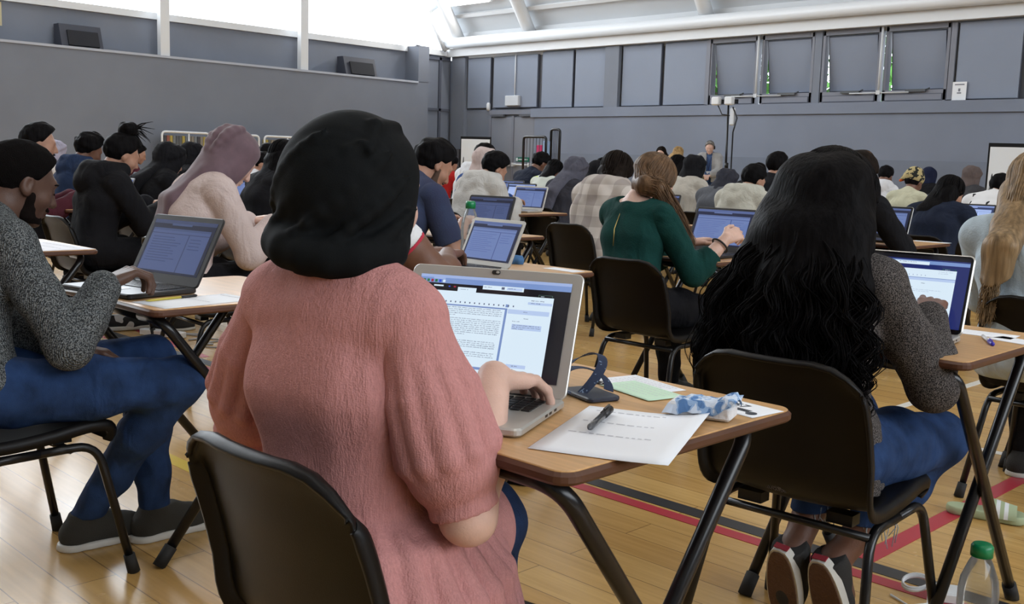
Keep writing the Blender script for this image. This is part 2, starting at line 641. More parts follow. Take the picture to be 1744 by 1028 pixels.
class Field:
    def __init__(s, prims, h, infl=0.0, cuts=(), warp=None, lo=None, hi=None, scut=0.0):
        los, his = [], []
        for p in prims:
            if p.sub:
                continue
            if p.kind == 'cap':
                r = max(p.ra, p.rb)
                los.append(np.minimum(p.a, p.b) - r)
                his.append(np.maximum(p.a, p.b) + r)
            else:
                r = float(p.ra.max())
                los.append(p.a - r)
                his.append(p.a + r)
        l = np.min(los, 0) - infl - 3 * h if lo is None else np.array(lo, float)
        u = np.max(his, 0) + infl + 3 * h if hi is None else np.array(hi, float)
        s.lo, s.h = l, h
        s.n = np.ceil((u - l) / h).astype(int) + 1
        s.ax = [(l[i] + h * np.arange(s.n[i])).astype(np.float32) for i in range(3)]
        D = np.full(tuple(s.n), 1.0, np.float32)
        for p in prims:
            if p.kind == 'cap':
                r = max(p.ra, p.rb)
                pl, pu = np.minimum(p.a, p.b) - r, np.maximum(p.a, p.b) + r
            else:
                r = float(p.ra.max())
                pl, pu = p.a - r, p.a + r
            m = infl + p.k + 2.5 * h
            i0 = np.maximum(((pl - m - l) / h).astype(int), 0)
            i1 = np.minimum(((pu + m - l) / h).astype(int) + 2, s.n)
            if (i1 <= i0).any():
                continue
            sl = tuple(slice(i0[i], i1[i]) for i in range(3))
            X = s.ax[0][sl[0]][:, None, None]
            Y = s.ax[1][sl[1]][None, :, None]
            Z = s.ax[2][sl[2]][None, None, :]
            if p.kind == 'cap':
                ab = p.b - p.a
                L2 = float(ab @ ab) + 1e-12
                t = ((X - p.a[0]) * ab[0] + (Y - p.a[1]) * ab[1] + (Z - p.a[2]) * ab[2]) / L2
                t = np.clip(t, 0, 1)
                d = np.sqrt((X - p.a[0] - t * ab[0]) ** 2 + (Y - p.a[1] - t * ab[1]) ** 2 + (Z - p.a[2] - t * ab[2]) ** 2)
                d = d - (p.ra + (p.rb - p.ra) * t)
            else:
                R = p.R
                x, y, z = X - p.a[0], Y - p.a[1], Z - p.a[2]
                q = [R[0, i] * x + R[1, i] * y + R[2, i] * z for i in range(3)]
                rr = p.ra
                k0 = np.sqrt((q[0] / rr[0]) ** 2 + (q[1] / rr[1]) ** 2 + (q[2] / rr[2]) ** 2)
                k1 = np.sqrt((q[0] / rr[0] ** 2) ** 2 + (q[1] / rr[1] ** 2) ** 2 + (q[2] / rr[2] ** 2) ** 2)
                d = k0 * (k0 - 1.0) / (k1 + 1e-9)
            cur = D[sl]
            k = max(p.k, 1e-5)
            if p.sub:
                dd = -d
                hh = np.maximum(k - np.abs(cur - dd), 0) / k
                D[sl] = np.maximum(cur, dd) + hh * hh * k * 0.25
            else:
                d = d - infl
                hh = np.maximum(k - np.abs(cur - d), 0) / k
                D[sl] = np.minimum(cur, d) - hh * hh * k * 0.25
        X, Y, Z = s.ax[0][:, None, None], s.ax[1][None, :, None], s.ax[2][None, None, :]
        if warp is not None:
            D += warp(X, Y, Z).astype(np.float32)
        for (pt, nrm) in cuts:             # drop what lies on the side nrm points to
            nn = np.array(nrm, float)
            nn /= np.linalg.norm(nn)
            d = (X - pt[0]) * nn[0] + (Y - pt[1]) * nn[1] + (Z - pt[2]) * nn[2]
            if scut:
                hh = np.maximum(scut - np.abs(D - d), 0) / scut
                D = np.maximum(D, d) + hh * hh * scut * 0.25
            else:
                D = np.maximum(D, d)
        for q in (0, -1):
            D[q] = np.maximum(D[q], h)
            D[:, q] = np.maximum(D[:, q], h)
            D[:, :, q] = np.maximum(D[:, :, q], h)
        s.D = D

    def mesh(s):
        D, h = s.D, s.h
        ins = D < 0
        nx, ny, nz = D.shape
        c = np.zeros((nx - 1, ny - 1, nz - 1), np.int8)
        for i in (0, 1):
            for j in (0, 1):
                for k in (0, 1):
                    c += ins[i:nx - 1 + i, j:ny - 1 + j, k:nz - 1 + k]
        act = (c > 0) & (c < 8)
        I, J, K = np.nonzero(act)
        idx = np.full(c.shape, -1, np.int32)
        idx[I, J, K] = np.arange(len(I), dtype=np.int32)
        acc = np.zeros((len(I), 3), np.float32)
        cnt = np.zeros(len(I), np.float32)
        cor = [(i, j, k) for i in (0, 1) for j in (0, 1) for k in (0, 1)]
        val = {q: D[I + q[0], J + q[1], K + q[2]] for q in cor}
        for q in cor:
            for a in range(3):
                if q[a] == 0:
                    w = list(q)
                    w[a] = 1
                    w = tuple(w)
                    v0, v1 = val[q], val[w]
                    m = (v0 < 0) != (v1 < 0)
                    t = np.where(m, v0 / np.where(m, v0 - v1, 1), 0)
                    for b in range(3):
                        acc[:, b] += np.where(m, q[b] + (t if b == a else 0), 0)
                    cnt += m
        V = (acc / np.maximum(cnt, 1)[:, None] + np.stack([I, J, K], 1)) * h + s.lo
        F = []
        for a in range(3):
            b, d = (a + 1) % 3, (a + 2) % 3
            s0 = [slice(None)] * 3
            s1 = [slice(None)] * 3
            s0[a] = slice(0, -1)
            s1[a] = slice(1, None)
            e = ins[tuple(s0)] != ins[tuple(s1)]
            E = np.stack(np.nonzero(e), 1)
            ok = (E[:, b] > 0) & (E[:, d] > 0) & (E[:, b] < D.shape[b] - 1) & (E[:, d] < D.shape[d] - 1)
            E = E[ok]
            if not len(E):
                continue
            first_in = ins[E[:, 0], E[:, 1], E[:, 2]]
            def cell(db, dd):
                q = E.copy()
                q[:, b] += db
                q[:, d] += dd
                return idx[q[:, 0], q[:, 1], q[:, 2]]
            Q = np.stack([cell(-1, -1), cell(0, -1), cell(0, 0), cell(-1, 0)], 1)
            Q[~first_in] = Q[~first_in][:, ::-1]
            F.append(Q)
        F = np.concatenate(F) if F else np.zeros((0, 4), np.int32)
        return V.astype(np.float32), F

def soft(name, prims, h, mats, parent=None, infl=0.0, cuts=(), warp=None, scut=0.0, more=()):
    f = Field(prims, h, infl, cuts, warp, scut=scut)
    V, F = f.mesh()
    for (V2, F2) in more:
        F = np.concatenate([F, F2 + len(V)])
        V = np.concatenate([V, V2])
    return link(name, np_mesh(name, V, F), mats, parent)

def tube_arrays(P, r, sides=5):
    """P (m, n, 3) strands of equal length, r (n,) or (m,n) radii -> one vertex/face array"""
    m, n, _ = P.shape
    r = np.broadcast_to(r, (m, n))
    T = np.gradient(P, axis=1)
    T /= np.linalg.norm(T, axis=2, keepdims=True) + 1e-9
    ref = np.zeros_like(T)
    ref[..., 0], ref[..., 1], ref[..., 2] = 0.83, 0.5, 0.23
    U = np.cross(T, ref)
    U /= np.linalg.norm(U, axis=2, keepdims=True) + 1e-9
    W = np.cross(T, U)
    A = 2 * np.pi * np.arange(sides) / sides
    V = P[:, :, None, :] + r[:, :, None, None] * (np.cos(A)[None, None, :, None] * U[:, :, None, :] + np.sin(A)[None, None, :, None] * W[:, :, None, :])
    base = (np.arange(m) * n * sides)[:, None, None]
    i = (np.arange(n - 1) * sides)[None, :, None]
    k = np.arange(sides)[None, None, :]
    k2 = (k + 1) % sides
    F = np.stack([base + i + k, base + i + k2, base + i + sides + k2, base + i + sides + k], -1).reshape(-1, 4)
    return V.reshape(-1, 3).astype(np.float32), F.astype(np.int32)
# ------------------------------------------------------------------ the hall
M_WALL = mat('blue_grey_wall_paint', (0.185, 0.205, 0.25), 0.62, var=0.06, vscale=1.3, bump=0.05, bscale=60, spec=0.4)
M_PANEL = mat('grey_boarded_panel', (0.235, 0.27, 0.345), 0.6, var=0.04, vscale=0.9, spec=0.4)
M_FRAME = mat('grey_window_frame', (0.20, 0.21, 0.25), 0.5, spec=0.4)
M_SEAM = mat('dark_panel_seam', (0.085, 0.095, 0.125), 0.7)
M_WHITE = mat('white_gloss_paint', (0.70, 0.72, 0.74), 0.45)
M_ROOF = mat('pale_corrugated_lining', (0.62, 0.64, 0.66), 0.6, var=0.06, vscale=0.6)
M_BLACKM = mat('black_painted_steel', (0.006, 0.006, 0.007), 0.28, spec=0.4)
M_DARK = mat('dark_grille', (0.01, 0.011, 0.016), 0.8)
M_GLASS = glass_mat('window_glass')

def structure(o):
    o['kind'] = 'structure'
    return o

# floor with its court lines
fl = MB()
fl.box((-3, 5, -0.05), (36, 28, 0.1))
structure(fl.build('floor', floor_mat()))

def court_line(name, x0, y0, x1, y1, w, col, label):
    d = np.array([x1 - x0, y1 - y0])
    L = np.linalg.norm(d)
    n = np.array([-d[1], d[0]]) / L * w / 2
    z = 0.0016
    b = MB()
    z0 = 0.0002
    P = [(x0 - n[0], y0 - n[1]), (x1 - n[0], y1 - n[1]), (x1 + n[0], y1 + n[1]), (x0 + n[0], y0 + n[1])]
    V = [(p[0], p[1], z0) for p in P] + [(p[0], p[1], z) for p in P]
    b.raw(V, [(3, 2, 1, 0), (4, 5, 6, 7), (0, 1, 5, 4), (1, 2, 6, 5), (2, 3, 7, 6), (3, 0, 4, 7)])
    return structure(b.build(name, mat('court_' + col[0], col[1], 0.35)))

RED = ('red', (0.42, 0.03, 0.05))
BLK = ('black', (0.025, 0.026, 0.03))
WHT = ('white', (0.72, 0.70, 0.64))
YEL = ('yellow', (0.62, 0.45, 0.05))
court_line('trim_1', -12, 2.80, 8, 2.80, 0.07, BLK, '')
court_line('trim_2', -12, 2.72, 8, 2.72, 0.055, RED, '')
court_line('trim_3', -1.30, 2.84, -1.22, 9.0, 0.06, RED, '')
court_line('trim_4', -2.13, 4.43, -2.0, 12.0, 0.045, WHT, '')
court_line('trim_5', -10.0, 4.40, 4.0, 4.40, 0.05, WHT, '')
court_line('trim_6', -4.15, 1.79, -3.3, 1.79, 0.06, YEL, '')
court_line('trim_7', -6.8, 3.05, -5.2, 2.87, 0.05, RED, '')

# left (gable) wall: thick lower wall with a ledge, recessed wall above it
w = MB()
w.box(((LX + WX - 0.4) / 2, (BY + 16.83) / 2, 1.5), (LX - WX + 0.4, 16.83 - BY, 3.0))
w.box((WX - 0.2, (BY + WY) / 2, 1.88), (0.4, WY - BY, 3.76))
w.box(((LX + WX) / 2 - 0.01, 16.68, 3.42), (LX - WX + 0.02, 0.33, 0.86))
for (ya, yb) in ((-3.0, 0.0),):
    pass
structure(w.build('wall_left', M_WALL))
t = MB()
t.box((LX + 0.012, (BY + 16.5) / 2, 2.985), (0.03, 16.5 - BY, 0.045))
structure(t.build('trim_8', mat('pale_ledge_edge', (0.42, 0.45, 0.52), 0.5)))
t = MB()
for yy in (17.15, 17.62):
    t.box((WX + 0.02, yy, 1.9), (0.05, 0.07, 3.6))
t.box((WX + 0.02, 17.4, 2.40), (0.05, 1.1, 0.06))
t.box((WX + 0.02, 17.4, 3.66), (0.05, 1.1, 0.07))
structure(t.build('trim_9', M_SEAM))

# glazed gable above the left wall: sill, mullions, glass
VYC, VR = 5.0, 15.5
VZC = 4.1 + 15.5 * (1 - math.cos(math.radians(57))) - 15.5
def arc_z(y, r=VR):
    return VZC + math.sqrt(max(r * r - (y - VYC) ** 2, 0))
def gable(x, name_no, inner):
    s = 1 if inner > 0 else -1
    f = MB()
    f.box((x + 0.0, 5, 3.80), (0.16, 26, 0.13))
    structure(f.build('window_%d' % name_no, M_WHITE))
    g = MB()
    ys = np.linspace(BY + 0.05, WY - 0.05, 40)
    pts = [(x - 0.05 * s, y, 3.86) for y in ys] + [(x - 0.05 * s, y, arc_z(y) + 0.1) for y in ys[::-1]]
    g.quad(pts)
    structure(g.build('window_%d' % (name_no + 1), M_GLASS))
gable(WX, 1, 1)
k = 10
for yy in (-6.2, -2.95, 0.3, 3.55, 6.8, 10.03, 13.28, 16.53):
    b = MB()
    z0 = 3.0 if yy < 16 else 3.86
    top = arc_z(yy) - 0.05
    b.box((LX - 0.09, yy, (z0 + top) / 2), (0.14, 0.19 if yy < 16 else 0.13, top - z0))
    structure(b.build('trim_%d' % k, M_WHITE))
    k += 1

# far wall
F = WY
w = MB()
w.box((-3.05, F + 0.2, 1.2), (34.1, 0.4, 2.4))
w.box((-15.9 + 0.9, F + 0.2, 3.0), (5.3, 0.3, 1.3))
w.box((-18.9, F + 0.2, 3.0), (2.6, 0.3, 1.3))
w.box((4.0, F + 0.2, 3.0), (20.6, 0.3, 1.3))
structure(w.build('wall_far', M_WALL))
b = MB()                                           # thicker lower wall with its rail
b.box((-1.5, F - 0.05, 1.105), (31.0, 0.11, 2.21))
b.box((-1.5, F - 0.07, 2.30), (31.2, 0.16, 0.20))
structure(b.build('wall_far_lower', mat('blue_grey_wall_paint_lower', (0.192, 0.22, 0.285), 0.6, var=0.10, vscale=0.8, spec=0.4)))
b = MB()                                           # darker painted dado
b.box((-1.5, F - 0.108, 0.69), (31.0, 0.01, 1.38))
structure(b.build('baseboard_far', mat('blue_grey_dado_paint', (0.155, 0.18, 0.235), 0.6, var=0.05, vscale=2)))
b = MB()
b.box((-3, F - 0.14, 3.815), (34.2, 0.12, 0.20))
structure(b.build('trim_20', M_WHITE))
b = MB()
b.tube([(-20.0, F - 0.30, 4.03), (14, F - 0.30, 4.03)], 0.125, 14)
structure(b.build('trim_21', M_WHITE))
# pillars
for i, (xa, xb, d) in enumerate(((-19.95, -19.46, 0.12), (-14.93, -14.55, 0.13), (-9.94, -9.80, 0.06))):
    b = MB()
    b.box(((xa + xb) / 2, F - d / 2 + 0.02, 3.05 if i else 1.86), (xb - xa, d, 1.32 if i else 3.72))
    structure(b.build('trim_%d' % (22 + i), M_WALL))
# boarded panels: one board in a dark seam each
k = 30
def board(xa, xb, za, zb, y=F):
    global k
    b = MB()
    b.box(((xa + xb) / 2, y + 0.0, (za + zb) / 2), (xb - xa, 0.05, zb - za), mi=1)
    b.box(((xa + xb) / 2, y - 0.02, (za + zb) / 2), (xb - xa - 0.022, 0.03, zb - za - 0.022), mi=0)
    structure(b.build('trim_%d' % k, [M_PANEL, M_SEAM]))
    k += 1
board(-19.42, -18.60, 2.44, 3.66)
board(-18.50, -17.02, 2.44, 3.66)
board(-16.88, -15.92, 2.42, 3.70)
board(-15.86, -14.95, 2.42, 3.70)
board(-14.50, -13.46, 2.42, 3.70)
board(-13.38, -12.33, 2.42, 3.70)
board(-7.29, -6.25, 2.42, 3.70)
board(-6.15, -5.10, 2.42, 3.70)
board(-4.55, -3.5, 2.42, 3.70)
board(-3.4, -2.35, 2.42, 3.70)
# tilted-open board windows, hinged at the top, with their frames
def vent(no, xa, xb):
    f = MB()
    ww = xb - xa
    xm = (xa + xb) / 2
    f.box((xa + 0.02, F + 0.05, 3.06), (0.05, 0.16, 1.28))
    f.box((xb - 0.02, F + 0.05, 3.06), (0.05, 0.16, 1.28))
    f.box((xm, F + 0.05, 3.67), (ww, 0.16, 0.09))
    f.box((xm, F + 0.05, 2.50), (ww, 0.16, 0.20))
    f.box((xm, F - 0.035, 2.475), (ww - 0.1, 0.012, 0.12), mi=1)
    f.box((xm, F - 0.04, 2.475), (ww - 0.13, 0.012, 0.095))
    root = f.build('window_%d' % no, [M_FRAME, M_SEAM])
    structure(root)
    a = math.radians(9)
    R = rotx(a)
    p = MB()
    top = np.array([xm, F + 0.06, 3.62])
    p.box(top + R @ np.array([0, 0, -0.51]), (ww - 0.14, 0.045, 1.02), R, mi=1)
    p.box(top + R @ np.array([0, -0.03, -0.51]), (ww - 0.19, 0.03, 0.97), R, mi=0)
    o = p.build('window_board', [M_PANEL, M_SEAM], root)
    c = MB()
    c.box((xm + 0.05, F - 0.06, 2.585), (0.36, 0.05, 0.045))
    c.tube([(xm + 0.2, F - 0.06, 2.585), (xm + 0.28, F - 0.02, 2.63)], 0.012, 8)
    c.build('opener_arm', mat('dark_opener', (0.06, 0.065, 0.07), 0.4), root)
for no, (xa, xb) in zip((3, 4, 5, 6), ((-12.25, -11.17), (-11.06, -9.96), (-9.78, -8.66), (-8.57, -7.44))):
    vent(no, xa, xb)
b = MB()
for xx in (-11.115, -8.615):
    b.tube([(xx, F - 0.09, 3.72), (xx, F - 0.09, 2.58)], 0.022, 8)
    b.tube([(xx - 0.55, F - 0.09, 2.56), (xx + 0.55, F - 0.09, 2.56)], 0.012, 8)
    b.box((xx, F - 0.09, 2.565), (0.07, 0.06, 0.07))
structure(b.build('trim_50', mat('white_conduit', (0.6, 0.62, 0.64), 0.5)))
b = MB()
for xx in (-12.29, -7.37, -5.05, -4.85, -4.65):
    b.box((xx, F + 0.0, 3.06), (0.09, 0.10, 1.28))
structure(b.build('trim_51', M_FRAME))

# double fire doors in the corner
DX0, DX1 = -18.50, -17.08
for no, (xa, xb) in enumerate(((DX0, -17.80), (-17.72, DX1))):
    b = MB()
    b.box(((xa + xb) / 2, F - 0.02, 1.11), (xb - xa, 0.06, 2.20))
    o = b.build('door_%d' % (no + 1), mat('grey_door_leaf', (0.22, 0.235, 0.275), 0.55))
    structure(o)
    c = MB()
    c.tube([(xa + 0.03, F - 0.12, 1.09), (xb - 0.03, F - 0.12, 1.09)], 0.022, 8)
    for xx in (xa + 0.05, xb - 0.05):
        c.box((xx, F - 0.09, 1.09), (0.06, 0.09, 0.09))
    c.build('push_bar', M_WHITE, o)
    s = MB()
    sw, sh = 0.46, 0.105
    sx, sz = (xa + xb) / 2, 1.215
    s.box((sx, F - 0.056, sz), (sw, 0.008, sh), mi=0)
    yy = F - 0.062
    s.box((sx - 0.185, yy, sz), (0.055, 0.006, 0.075), mi=1)
    for q in range(9):
        s.box((sx - 0.12 + q * 0.034, yy, sz), (0.022 if q not in (4,) else 0.004, 0.006, 0.032), mi=1)
    s.build('door_sign', [mat('green_sign', (0.0, 0.13, 0.075), 0.5), M_WHITE], o)
    c = MB()
    c.box(((xa + xb) / 2 + (0.1 if no else -0.1), F - 0.08, 2.25), (0.42, 0.07, 0.05))
    c.build('door_closer', mat('dark_closer', (0.10, 0.105, 0.12), 0.4), o)
b = MB()
b.box((-17.76, F - 0.03, 1.12), (0.07, 0.08, 2.24), mi=0)
b.box((-18.54, F - 0.03, 1.12), (0.07, 0.08, 2.24), mi=0)
b.box((-17.03, F - 0.03, 1.12), (0.08, 0.08, 2.24), mi=0)
b.box((-17.78, F - 0.03, 2.33), (1.6, 0.09, 0.10), mi=0)
structure(b.build('trim_52', M_FRAME))

# barrel roof: lining with raised battens, tube ribs
nseg = 116
a0 = math.asin((BY - VYC) / VR)
a1 = math.asin((WY - VYC) / VR)
Vr, Fr = [], []
for i in range(nseg + 1):
    a = a0 + (a1 - a0) * i / nseg
    j = i % 10
    r = VR + 0.22 - (0.11 if j in (0, 1) else 0.0)
    y, z = VYC + r * math.sin(a), VZC + r * math.cos(a)
    Vr += [(WX - 0.3, y, z), (RX + 0.3, y, z)]
for i in range(nseg):
    Fr.append((2 * i, 2 * i + 1, 2 * i + 3, 2 * i + 2))
b = MB()
b.raw(Vr, Fr)
structure(b.build('ceiling', M_ROOF))
b = MB()
b.raw([(v[0], VYC + (v[1] - VYC) * 1.02, VZC + (v[2] - VZC) * 1.02) for v in Vr], [tuple(reversed(f)) for f in Fr])
structure(b.build('ceiling_outer', M_ROOF))
def arc(x, r, n=60, e=0.0):
    return [(x, VYC + r * math.sin(a0 + (a1 - a0) * i / n), VZC + r * math.cos(a0 + (a1 - a0) * i / n) + e) for i in range(n + 1)]
for i, x in enumerate((-17.26, -12.34, -7.42, -2.5, 2.42, 7.34, 12.26)):
    b = MB()
    b.tube(arc(x, VR - 0.05), 0.15, 14)
    structure(b.build('trim_%d' % (60 + i), M_WHITE))
for i, x in enumerate((-19.95, 13.9)):
    b = MB()
    b.tube(arc(x, VR + 0.05), 0.06, 8)
    b.tube(arc(x, VR - 0.42), 0.06, 8)
    b.tube(arc(x + (0.3 if x < 0 else -0.3), VR - 0.1), 0.15, 12)
    for q in range(0, 61, 2):
        a = a0 + (a1 - a0) * q / 60
        sn, cs = math.sin(a), math.cos(a)
        b.tube([(x, VYC + (VR + 0.05) * sn, VZC + (VR + 0.05) * cs), (x, VYC + (VR - 0.42) * sn, VZC + (VR - 0.42) * cs)], 0.05, 8)
    structure(b.build('trim_%d' % (70 + i), M_WHITE))

# purlins running along the lining
for i, ang in enumerate((0.52, 0.62, 0.72, 0.80, 0.88, 0.955)):
    b = MB()
    r_ = VR + 0.12
    y_, z_ = VYC + r_ * math.sin(ang), VZC + r_ * math.cos(ang)
    b.box(((WX + RX) / 2, y_, z_), (RX - WX, 0.09, 0.07), rotx(-ang))
    structure(b.build('trim_%d' % (80 + i), M_WHITE))

# right gable, wall behind the camera (never in the picture, they close the hall)
w = MB()
w.box((RX + 0.2, 5, 1.88), (0.4, 26, 3.76))
structure(w.build('wall_right', M_WALL))
w = MB()
w.box((-3.05, BY - 0.2, 2.05), (34.1, 0.4, 4.1))
structure(w.build('wall_near', M_WALL))
gable(RX, 7, -1)

# strip lamps under the lining
def ceiling_lamp(x, ang, label, on=True):
    r = VR - 0.02
    y, z = VYC + r * math.sin(ang), VZC + r * math.cos(ang)
    root = empty('ceiling_lamp', (x, y, z), 0, label, 'lamp', 'strip lamps under the curved roof')
    R = rotx(-ang)
    b = MB()
    b.box(R @ np.array([0, 0, 0.05]), (1.5, 0.20, 0.10), R)
    b.box(R @ np.array([-0.5, 0, 0.13]), (0.05, 0.05, 0.18), R)
    b.box(R @ np.array([0.5, 0, 0.13]), (0.05, 0.05, 0.18), R)
    b.build('housing', M_WHITE, root)
    d = MB()
    d.rbox(R @ np.array([0, 0, -0.02]), (1.46, 0.16, 0.05), 0.03, 0.01, R)
    d.build('diffuser', mat('lamp_diffuser', (0.9, 0.9, 0.88), 0.4, emit=(1, 0.98, 0.94), estr=3.0), root)
    l = bpy.data.lights.new('lamp_light', 'AREA')
    l.shape = 'RECTANGLE'
    l.size, l.size_y = 1.4, 0.16
    l.energy = 70
    l.color = (1.0, 0.97, 0.92)
    o = bpy.data.objects.new('lamp_light', l)
    COL.objects.link(o)
    o.parent = root
    o.location = tuple(R @ np.array([0, 0, -0.05]))
    o.rotation_euler = (-ang, 0, 0)
ceiling_lamp(-18.85, math.asin(12.40 / 15.5), 'lit white strip lamp in the far left corner of the curved roof')
for ix, x in enumerate((-14.8, -9.9, -5.0, -0.1, 4.9)):
    for ia, ang in enumerate((0.30, -0.30)):
        ceiling_lamp(x, ang, 'white strip lamp high under the middle of the roof, bay %s' % ('one two three four five'.split()[ix]) + (' far run' if ia == 0 else ' near run'))

# ------------------------------------------------------------------ things on the walls
def loudspeaker(y0, y1, label):
    root = empty('loudspeaker', (LX - 0.2, (y0 + y1) / 2, 3.0), 0, label, 'loudspeaker', 'loudspeakers on the ledge')
    L = y1 - y0
    b = MB()
    b.raw([(-0.2, -L / 2, 0.003), (0.16, -L / 2, 0.003), (0.02, -L / 2, 0.42), (-0.2, -L / 2, 0.42),
           (-0.2, L / 2, 0.003), (0.16, L / 2, 0.003), (0.02, L / 2, 0.42), (-0.2, L / 2, 0.42)],
          [(0, 1, 2, 3), (7, 6, 5, 4), (0, 4, 5, 1), (1, 5, 6, 2), (2, 6, 7, 3), (3, 7, 4, 0)])
    b.build('cabinet', mat('grey_speaker_housing', (0.040, 0.044, 0.062), 0.6), root)
    g = MB()
    R = roty(-math.atan2(0.14, 0.42))
    g.box((0.118, 0.02, 0.165), (0.06, L * 0.74, 0.29), R)
    g.build('grille', M_DARK, root)
loudspeaker(8.02, 8.80, 'dark loudspeaker on the left wall ledge, nearest the camera')
loudspeaker(14.42, 15.31, 'dark loudspeaker on the left wall ledge, near the far corner')

root = empty('junction_box', (-17.78, F - 0.02, 2.60), 0, 'pale plastic junction box with a vertical conduit above the double doors', 'junction box')
b = MB()
b.rbox((0, -0.05, 0), (0.46, 0.10, 0.24), 0.03, 0.01)
b.build('box', mat('pale_plastic', (0.55, 0.58, 0.62), 0.5), root)
b = MB()
b.tube([(0.05, -0.04, 0.12), (0.05, -0.04, 1.1)], 0.014, 8)
b.build('conduit', M_WHITE, root)
b = MB()
b.lathe([(0.03, -0.1), (0.05, -0.06), (0.05, 0.06), (0.03, 0.1)], (-18.63, F - 0.05, 2.47), 12)
tag(b.build('wall_sensor', M_WHITE), 'small white sensor on the far wall left of the double doors', 'sensor')
root = empty('notice', (-7.2, F - 0.06, 2.555), 0, 'white paper notice taped on the grey panel right of the tilted windows', 'notice')
b = MB()
b.box((0, 0, 0), (0.235, 0.004, 0.31))
b.build('sheet', mat('notice_paper', (0.8, 0.82, 0.85), 0.7), root)
for (zz, ww, hh_) in ((0.11, 0.16, 0.02), (0.02, 0.035, 0.05), (-0.03, 0.07, 0.022)):
    b = MB()
    b.box((0, -0.004, zz), (ww, 0.002, hh_))
    b.build('print', mat('grey_print', (0.2, 0.21, 0.25), 0.7), root)
b = MB()
b.box((WX + 0.012, 7.11, 3.50), (0.012, 0.05, 0.42))
tag(b.build('paper_strip', mat('yellowed_paper', (0.55, 0.47, 0.30), 0.8)), 'yellowed paper strip on the upper left wall at the picture edge', 'paper')

# foliage outside the open windows
rng = np.random.default_rng(5)
def tree(x, y, label, h=6.0):
    root = empty('tree', (x, y, 0), 0, label, 'tree', 'trees outside the far windows')
    b = MB()
    b.tube([(0, 0, 0), (0.1, 0, h * 0.45), (0, 0.1, h * 0.8)], [0.16, 0.11, 0.05], 8)
    b.build('trunk', mat('bark', (0.08, 0.06, 0.04), 0.9), root)
    n = 900
    V, Fc = [], []
    for i in range(n):
        d = rng.normal(size=3)
        d /= np.linalg.norm(d)
        c = np.array([0, 0, h * 0.62]) + d * np.array([1.9, 1.5, h * 0.42]) * rng.random() ** 0.33
        u = rng.normal(size=3); u /= np.linalg.norm(u)
        v = np.cross(u, rng.normal(size=3)); v /= np.linalg.norm(v)
        s = 0.13 + 0.12 * rng.random()
        k0 = len(V)
        V += [c - u * s, c + v * s * 0.5, c + u * s, c - v * s * 0.5]
        Fc.append((k0, k0 + 1, k0 + 2, k0 + 3))
    b = MB()
    b.raw(V, Fc)
    b.build('foliage', mat('green_leaves', (0.10, 0.30, 0.045), 0.6, var=0.5, vscale=3), root)
tree(-15.6, 23.0, 'green tree seen through the open gap of the leftmost tilted window')
tree(-12.0, 24.5, 'green tree seen through the gap of the third tilted window')
tree(-19.5, 25.0, 'green tree outside, behind the boarded panels')
b = MB()
b.box((-10, 27, -0.06), (60, 17, 0.1))
structure(b.build('ground_outside', mat('outdoor_paving', (0.35, 0.36, 0.33), 0.9)))
b = MB()
b.box((-3.05, F + 0.2, 3.98), (34.1, 0.3, 0.66))
b.box((-6.85, F + 0.2, 3.0), (1.15, 0.3, 1.3))
structure(b.build('wall_far_upper', M_ROOF))
# ------------------------------------------------------------------ furniture
M_SHELL = mat('black_polypropylene', (0.0045, 0.004, 0.004), 0.42, bump=0.06, bscale=500, spec=0.22)
M_SHELLG = mat('charcoal_polypropylene', (0.035, 0.038, 0.05), 0.45, bump=0.06, bscale=500, spec=0.45)
M_RUBBER = mat('black_rubber', (0.012, 0.012, 0.012), 0.75)
M_DESK = desk_mat()
M_EDGE = mat('dark_brown_edge', (0.085, 0.032, 0.016), 0.45, var=0.2, vscale=12)

